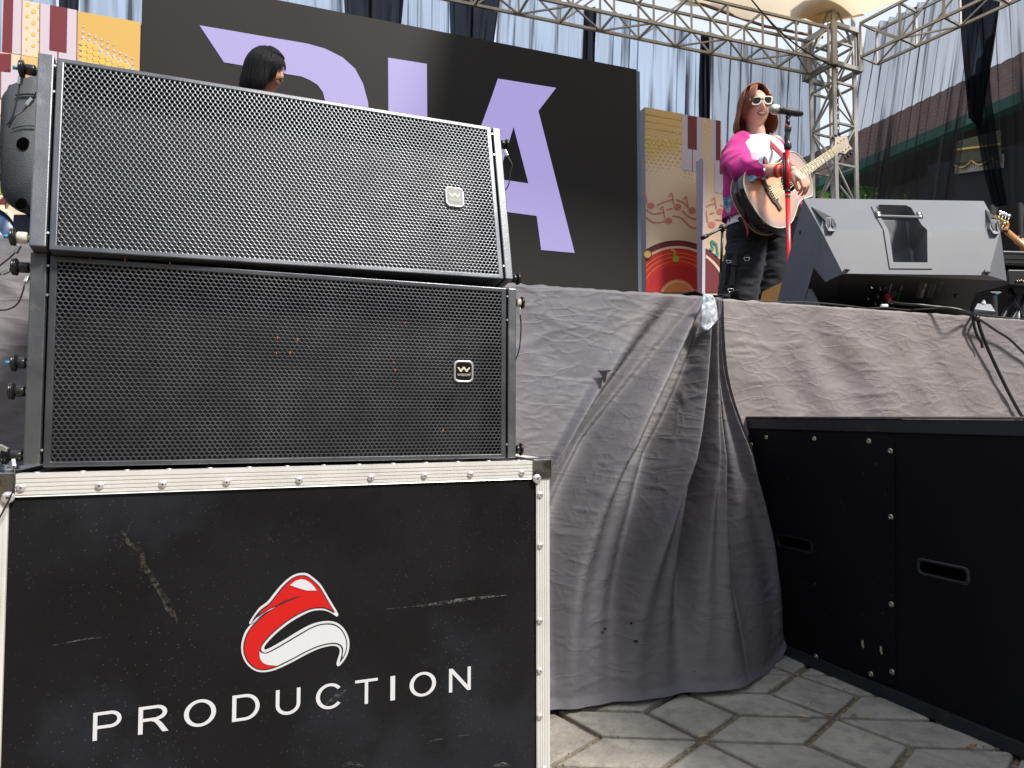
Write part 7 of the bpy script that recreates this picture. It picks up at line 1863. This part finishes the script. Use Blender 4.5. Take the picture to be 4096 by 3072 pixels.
m = MB(); m.add([fpm(x * .86, -.051 + z * .8, .004) for x, z in q], [tuple(range(8))]); m.build('teeth', M_teeth, mn)
m = MB(); tube(m, [fpm(x, z, .0035) for x, z in ((-.026, -.047), (-.014, -.040), (0, -.038), (.014, -.040), (.026, -.047))], [.001, .0028, .0022, .0028, .001], 5); m.build('moustache', M_hair2, mn)
for s_ in (-1, 1):
    m = MB(); sphere(m, HM(s_ * .031, .083, .012), .0085, 10); e = m.build('eye', mat('eye_white', (.25, .2, .18), .3), mn); m = MB(); sphere(m, HM(s_ * .032, .0915, .012), .005, 8); m.build('iris', M_bpole, e)
    m = MB(); tube(m, [HM(s_ * .014, .094, .030), HM(s_ * .032, .092, .036), HM(s_ * .050, .080, .030)], [.002, .0035, .0015], 5); m.build('eyebrow', M_hair2, mn)
cloth_loft(lambda nr: [torso_ring((x0 - .02, 3.8, zsh - .0 - .62 * i / nr), .10 + .105 * min(1, (i / nr * 8)), .08 + .05 * min(1, i / nr * 6), 35, 40) for i in range(nr + 1)], 40, 'shirt', M_pant, mn, .008)
mb = MB()
for s_ in (-1, 1):
    h = V((x0 - .02 + s_ * .09, 3.82, zsh - .55)); caps_chain(mb, [h, h + V((0, -.02, -.40)), V((h.x, h.y, STAGE_Z + .08))], [.112, .085, .075], 16)
voxel(mb.build('trousers', M_pant, mn), .01, 2)
# ---- bass player's hand and bass neck at the right edge
zb2 = lambda a, b: (3880 + a / 3.3194, 800 + b / 3.3194)
YBs = 5.1
B = lambda a, b, Y=YBs: PY(*zb2(a, b), Y)
bs_ = thing('bass_guitar', 'orange maple bass guitar headstock and neck poking in at the right edge', 'bass guitar', tuple(B(800, 690)))
M_maple = mat('bass_maple', (.52, .23, .055), .35, coat=.4, var=(14, .5, (.42, .17, .035)))
na, nb2 = B(478, 405), B(1000, 860, YBs - .1); dn_ = (nb2 - na).normalized(); ac = dn_.cross(V((0, 1, 0))).normalized()
m = MB(); hsb = [(330, 215), (352, 195), (385, 200), (450, 245), (518, 290), (522, 350), (505, 385), (470, 425), (440, 415), (410, 375), (370, 330), (335, 250)]
prism(m, [B(a, b, YBs) for a, b in smoothloop(hsb, 3)], V((.0, .022, 0))); hk = m.build('headstock', M_maple, bs_, bevel=.002)
m = MB(); loft(m, [[p + ac * (w * math.cos(t)) + V((0, -1, 0)) * (w * .8 * math.sin(t)) for t in [2*math.pi*k/16 for k in range(16)]] for p, w in ((na - dn_ * .02, .021), (na.lerp(nb2, .5), .023), (nb2, .026))]); m.build('neck', M_maple, bs_)
m = MB(); tube(m, [B(428, 418, YBs - .012), B(475, 412, YBs - .022), B(510, 378, YBs - .02)], .010, 8); m.build('nut', M_bpole, bs_)
for k, (a, b) in enumerate(((378, 232), (415, 258), (455, 280), (495, 300))):
    m = MB(); box(m, B(a, b + 12, YBs - .012), (.014, .012, .022)); p_ = m.build('tuner', mat('tuner_dark_gold', (.35, .28, .10), .3, .7), hk, bevel=.002)
    tp = [(405, 160), (440, 185), (478, 195), (520, 210)][k]; m = MB(); tube(m, [B(a, b, YBs - .014), B(tp[0], tp[1] + 10, YBs - .01)], .003, 6); c = B(*tp, YBs - .01); r = (.014, .024, .016, .016)[k]; sphere(m, c, r, 10, sc=(1, .3, .8)); m.build('tuner_ear', mat('tuner_chrome', (.80, .80, .85), .2, .7), p_)
m = MB(); tube(m, [B(452, 320, YBs - .02), B(405, 395, YBs - .02)], [.003, .004], 6); sphere(m, B(455, 312, YBs - .02), .010, 8); m.build('string_tree', mat('tree_chrome', (.75, .70, .72), .25, .7), hk)
bcx = B(940, 500); 
mbp = MB(); 
bp = thing('person', 'bass player mostly outside the frame, hand wrapped around the orange neck', 'person', (bcx.x + .25, YBs + .1, STAGE_Z))
px_ = bcx.x + .32; zt2 = 2.42
HB = head_frame(V((px_, YBs + .1, zt2 + .2)), -20); head_mesh(mbp, HB, 1.0, False); caps_chain(mbp, [V((px_, YBs + .12, zt2 + .12)), V((px_, YBs + .12, zt2))], [.052, .06], 12)
loft(mbp, [torso_ring((px_, YBs + .12, z), hw, hd, -10) for z, hw, hd in ((zt2 + .02, .07, .06), (zt2 - .04, .18, .09), (zt2 - .15, .185, .11), (zt2 - .40, .16, .105), (zt2 - .58, .165, .115))])
wrB = B(745, 640, YBs - .01)
caps_chain(mbp, [V((px_ - .18, YBs + .1, zt2 - .08)), V((px_ - .20, YBs - .02, zt2 - .42))], [.05, .042], 12); caps_chain(mbp, [V((px_ - .20, YBs - .02, zt2 - .42)), wrB], [.042, .030], 12)
caps_chain(mbp, [V((px_ + .18, YBs + .1, zt2 - .08)), V((px_ + .24, YBs, zt2 - .38)), V((px_ + .12, YBs - .18, zt2 - .60))], [.05, .042, .03], 12)
for s_ in (-1, 1): caps_chain(mbp, [V((px_ + s_*.09, YBs + .12, zt2 - .55)), V((px_ + s_*.1, YBs + .1, zt2 - .98)), V((px_ + s_*.1, YBs + .12, STAGE_Z + .04))], [.085, .06, .042], 12)
gripc = B(680, 585)
for k in range(4):
    o_ = dn_ * (-.028 + k * .020); c = gripc + o_
    pts = [c + ac * (.030 * math.cos(t)) + V((0, -1, 0)) * (.034 * math.sin(t)) for t in [R(-70 + q * 42) for q in range(6)]]
    caps_chain(mbp, pts, [.0098, .0098, .0092, .0088, .0082, .0074], 9, sub=2)
    caps_chain(mbp, [wrB, pts[0]], [.018, .011], 9)
caps_chain(mbp, [wrB, gripc - dn_ * .03 + V((0, .03, .0)), gripc - dn_ * .035 + V((0, -.012, .028))], [.018, .012, .009], 9)
voxel(mbp.build('body', M_skin2, bp), .005, 2)
cloth_loft(lambda nr: [torso_ring((px_, YBs + .12, zt2 - .0 - .62 * i / nr), .10 + .10 * min(1, (i / nr * 8)), .08 + .045 * min(1, i / nr * 6), -10, 40) for i in range(nr + 1)], 30, 'shirt', M_pant, bp, .008)
mb = MB()
for s_ in (-1, 1): caps_chain(mb, [V((px_ + s_*.09, YBs + .12, zt2 - .55)), V((px_ + s_*.1, YBs + .1, STAGE_Z + .06))], [.11, .08], 14)
voxel(mb.build('trousers', M_pant, bp), .01, 1)
mb = MB(); prism(mb, [B(a, b, YBs - .02) for a, b in ((950, 780), (1080, 760), (1250, 900), (1330, 1120), (1200, 1240), (1040, 1120), (980, 1000))], V((0, .04, 0))); mb.build('bass_body', mat('bass_black', (.02, .02, .02), .2, coat=.5), bs_, bevel=.006)

# ---- keyboard on its crossed stand at the right edge
YK = 4.3
Kp = lambda a, b, Y=YK: PY(*zb2(a, b), Y)
kb = thing('keyboard', 'black stage keyboard seen from behind at the right edge under the bass', 'keyboard', tuple(Kp(700, 900)))
M_kb = mat('keyboard_black', (.010, .010, .012), .45, bump=(90, .2)); M_kb2 = mat('keyboard_panel', (.022, .022, .028), .4)
m = MB(); prism(m, [Kp(432, 672), Kp(1400, 700), Kp(1400, 905), Kp(438, 868)], V((.0, .34, 0))); k1 = m.build('upper_case', M_kb, kb, bevel=.006)
for a, b in ((690, 706), (770, 780), (822, 836)):
    m = MB(); prism(m, [Kp(445, a, YK - .004), Kp(1400, a + 26, YK - .004), Kp(1400, b + 26, YK - .004), Kp(445, b, YK - .004)], V((0, .003, 0))); m.build('rear_strip', M_kb2, k1)
kb2 = thing('keyboard', 'lower black keyboard with glinting sockets beneath the upper one at the right edge', 'keyboard', tuple(Kp(700, 1050)))
m = MB(); prism(m, [Kp(505, 925), Kp(1400, 935), Kp(1400, 1190), Kp(520, 1130)], V((0, .32, 0))); k2 = m.build('case', M_kb, kb2, bevel=.006)
rg = random.Random(2)
for q in range(9):
    a = 612 + q * 13; m = MB(); lathe(m, [(.006, 0), (.005, .004), (.0002, .004)], Kp(a, 1075 + 8 * math.sin(q * 2.1), YK - .002), (0, -1, 0), 8); m.build('socket', mat('socket_brass', (.40, .33, .24), .35, .6) if q % 2 else M_kb2, k2)
ks = thing('keyboard_stand', 'crossed black and silver tube stand under the keyboards', 'keyboard stand', tuple(V((Kp(600, 1400).x, YK, STAGE_Z))))
M_tub = mat('stand_tube', (.35, .35, .36), .3, .8)
for (a, b, c, d_), mt in zip([(600, 1240, 450, 1540), (760, 1260, 575, 1570), (632, 1280, 640, 1540), (520, 1160, 700, 1560), (590, 1250, 440, 1545), (748, 1262, 560, 1570)], [M_tub, M_tub, M_tub, M_bpole, M_bpole, M_bpole]):
    m = MB(); p, q = Kp(a, b, YK + .1), Kp(c, d_, YK + .1); q = p + (q - p) * ((p.z - STAGE_Z - .01) / (p.z - q.z)); tube(m, [p, q], .012 if mt is M_tub else .014, 10); m.build('tube', mt, ks)
m = MB(); prism(m, [Kp(262, 1215, 3.9), Kp(430, 1218, 3.9), Kp(400, 1252, 3.9), Kp(300, 1250, 3.9)], V((0, .12, 0))); tag(m.build('effects_box', M_kb2, bevel=.004), 'small dark device box between the monitor and the keyboard stand', 'device')
m = MB(); prism(m, [Kp(330, 1236, 3.88), Kp(385, 1238, 3.88), Kp(380, 1252, 3.88), Kp(335, 1250, 3.88)], V((0, -.004, 0))); tag(m.build('display_screen', mat('cyan_display', (.05, .30, .45), .3)), 'small cyan display strip on the dark device box', 'display')
# silver wedge foot of the second monitor
YW = 2.75; W_ = lambda a, b, Y=YW: PY(*zb2(a, b), Y)
wd = thing('metal_wedge', 'silver sloping metal foot plate on the deck right of the monitor', 'foot plate', tuple(W_(200, 1480)))
m = MB(); lp0 = [W_(95, 1375, YW + .10), W_(275, 1380, YW + .10), W_(338, 1475), W_(70, 1440)]
prism(m, [W_(60, 1440), W_(338, 1475), W_(278, 1382, YW + .10), W_(98, 1372, YW + .10)], V((0, .02, -.05))); m.build('plate', mat('plate_silver', (.42, .44, .47), .35, .6), wd, bevel=.002)
m = MB(); prism(m, [W_(175, 1372, YW + .08), W_(215, 1376, YW + .08), W_(192, 1325, YW + .10)], V((0, .012, 0))); m.build('fin', mat('plate_silver2', (.5, .5, .52), .35, .5), wd)
m = MB(); prism(m, [W_(70, 1478), W_(338, 1478), W_(320, 1530), W_(60, 1530)], V((0, .15, 0))); m.build('block', M_kb, wd)
# dark stuff filling the back right of the stage: drape behind the keyboards
m = MB()
def drp(u, v):
    p = PY(3860 + u * 900, 700, 6.2 - u * .5); return V((p.x, p.y + .05 * math.sin(u * 50), STAGE_Z + 1.55 * (1 - v)))
grid(m, drp, 120, 8, uv=False); tag(m.build('curtain', M_black_cloth), 'low black drape standing behind the keyboards at the right', 'curtain', 'voile curtains around the stage')

# ------------------------------------------------------------------ left edge: moulded speaker, drum
YL = 2.1
zl2 = lambda a, b: (a / 2.765, 300 + b / 2.765)
Lp = lambda a, b, Y=YL: PY(*zl2(a, b), Y)
pa = thing('moulded_speaker', 'moulded black plastic speaker with round side holes behind the line array at the left', 'speaker', tuple(Lp(260, 1480)))
M_pl = mat('moulded_plastic', (.045, .048, .054), .5, bump=(260, .8, 4, .003), var=(20, .4, (.10, .10, .10), .6, .8))
m = MB(); prof = [(118, 1200), (112, 900), (120, 620), (130, 420), (136, 300), (165, 230), (205, 180), (225, 135), (262, 122), (560, 130), (560, 1480), (300, 1530), (150, 1470), (124, 1380)]
P0 = [Lp(a, b) for a, b in smoothloop(prof, 4)]; c = sum(P0, V()) / len(P0)
m2 = [[p * 1 for p in P0], [c + (p - c) * .97 + V((0, -.028, 0)) for p in P0], [c + (p - c) * .88 + V((0, -.05, 0)) for p in P0]]
rev = [[p + V((0, .30, 0)) for p in P0]] + m2
loft(m, rev, cap=True); pb = m.build('body', M_pl, pa)
for a, b, r in ((258, 760, .020), (240, 1425, .018)):
    m = MB(); lathe(m, [(r, .002), (r*.9, .003), (r*.5, .0025), (.0002, .002)], Lp(a, b, YL - .0505), (0, -1, .05), 18); m.build('recess', mat('recess_black', (.002, .002, .002), 1, spec=0), pb)
for (a0, a1, b0, b1) in ((66, 130, 455, 580), (14, 110, 1060, 1200)):
    m = MB(); p, q = Lp(a1, (b0+b1)/2), Lp(a0, (b0+b1)/2); r = (b1 - b0) / 2 / 2.765 / F_PX * YL; lathe(m, [(r, 0), (r, (q-p).length*.55), (r*.8, (q-p).length*.56), (r*.78, (q-p).length)], p, q - p, 20); m.build('knob', M_bpole, pa)
m = MB(); tube(m, smoothloop([tuple(Lp(a, b, YL - .055)) for a, b in ((130, 600), (200, 575), (290, 562), (400, 566), (500, 570))], 4, False), .0016, 5); tube(m, smoothloop([tuple(Lp(a, b, YL - .055)) for a, b in ((175, 225), (260, 212), (400, 215))], 4, False), .0028, 5); m.build('seam', M_bpole, pa)
bx_ = thing('navy_case', 'dark navy box under the moulded speaker at the left edge', 'box', tuple(PY(160, 900, 2.2)))
m = MB(); prism(m, [V((PY(50, 870, 2.12).x, 2.12, STAGE_Z)), V((PY(290, 870, 2.12).x, 2.12, STAGE_Z)), V((PY(290, 870, 2.12).x, 2.12, PY(50, 856, 2.12).z)), V((PY(50, 870, 2.12).x, 2.12, PY(50, 856, 2.12).z))], V((0, .45, 0))); m.build('body', mat('navy_paint', (.012, .022, .045), .5), bx_, bevel=.005)
YD = 3.0; dc = PY(-45, 960, YD)
dr = thing('bass_drum', 'blue bass drum with white disc cut off by the left edge', 'drum', (dc.x, YD, STAGE_Z))
rD = .148; M_navy = mat('drum_blue', (.012, .045, .13), .35, coat=.4); ddv = V((.05, -1, .0))
m = MB(); lathe(m, [(rD, -.35), (rD, 0)], dc, ddv, 40); m.build('shell', M_navy, dr)
m = MB(); lathe(m, [(rD, 0), (rD + .012, .002), (rD + .012, .03), (rD - .004, .032)], dc, ddv, 40, close=False); m.build('hoop', mat('hoop_cream', (.62, .52, .36), .4), dr)
m = MB(); lathe(m, [(rD - .003, .0), (rD - .004, .022), (.0002, .022)], dc, ddv, 40, close=False); sk2 = m.build('drum_head', M_navy, dr)
m = MB(); lathe(m, [(rD*.55, .0225), (rD*.54, .024), (.0002, .024)], dc + V((.0, 0, -.02)), ddv, 30, close=False); m.build('white_disc', mat('drum_white', (.80, .77, .70), .5), sk2)
m = MB(); cc = PY(34, 790, 2.9); lathe(m, [(.05, -.004), (.052, 0), (.02, .006), (.0002, .012)], cc, V((-.8, -.5, .2)), 28); tag(m.build('cymbal', mat('brass', (.42, .26, .09), .3, .9, var=(20, 1, (.05, .03, .01), .5, .55))), 'small brass cymbal edge glinting left of the moulded speaker', 'cymbal')
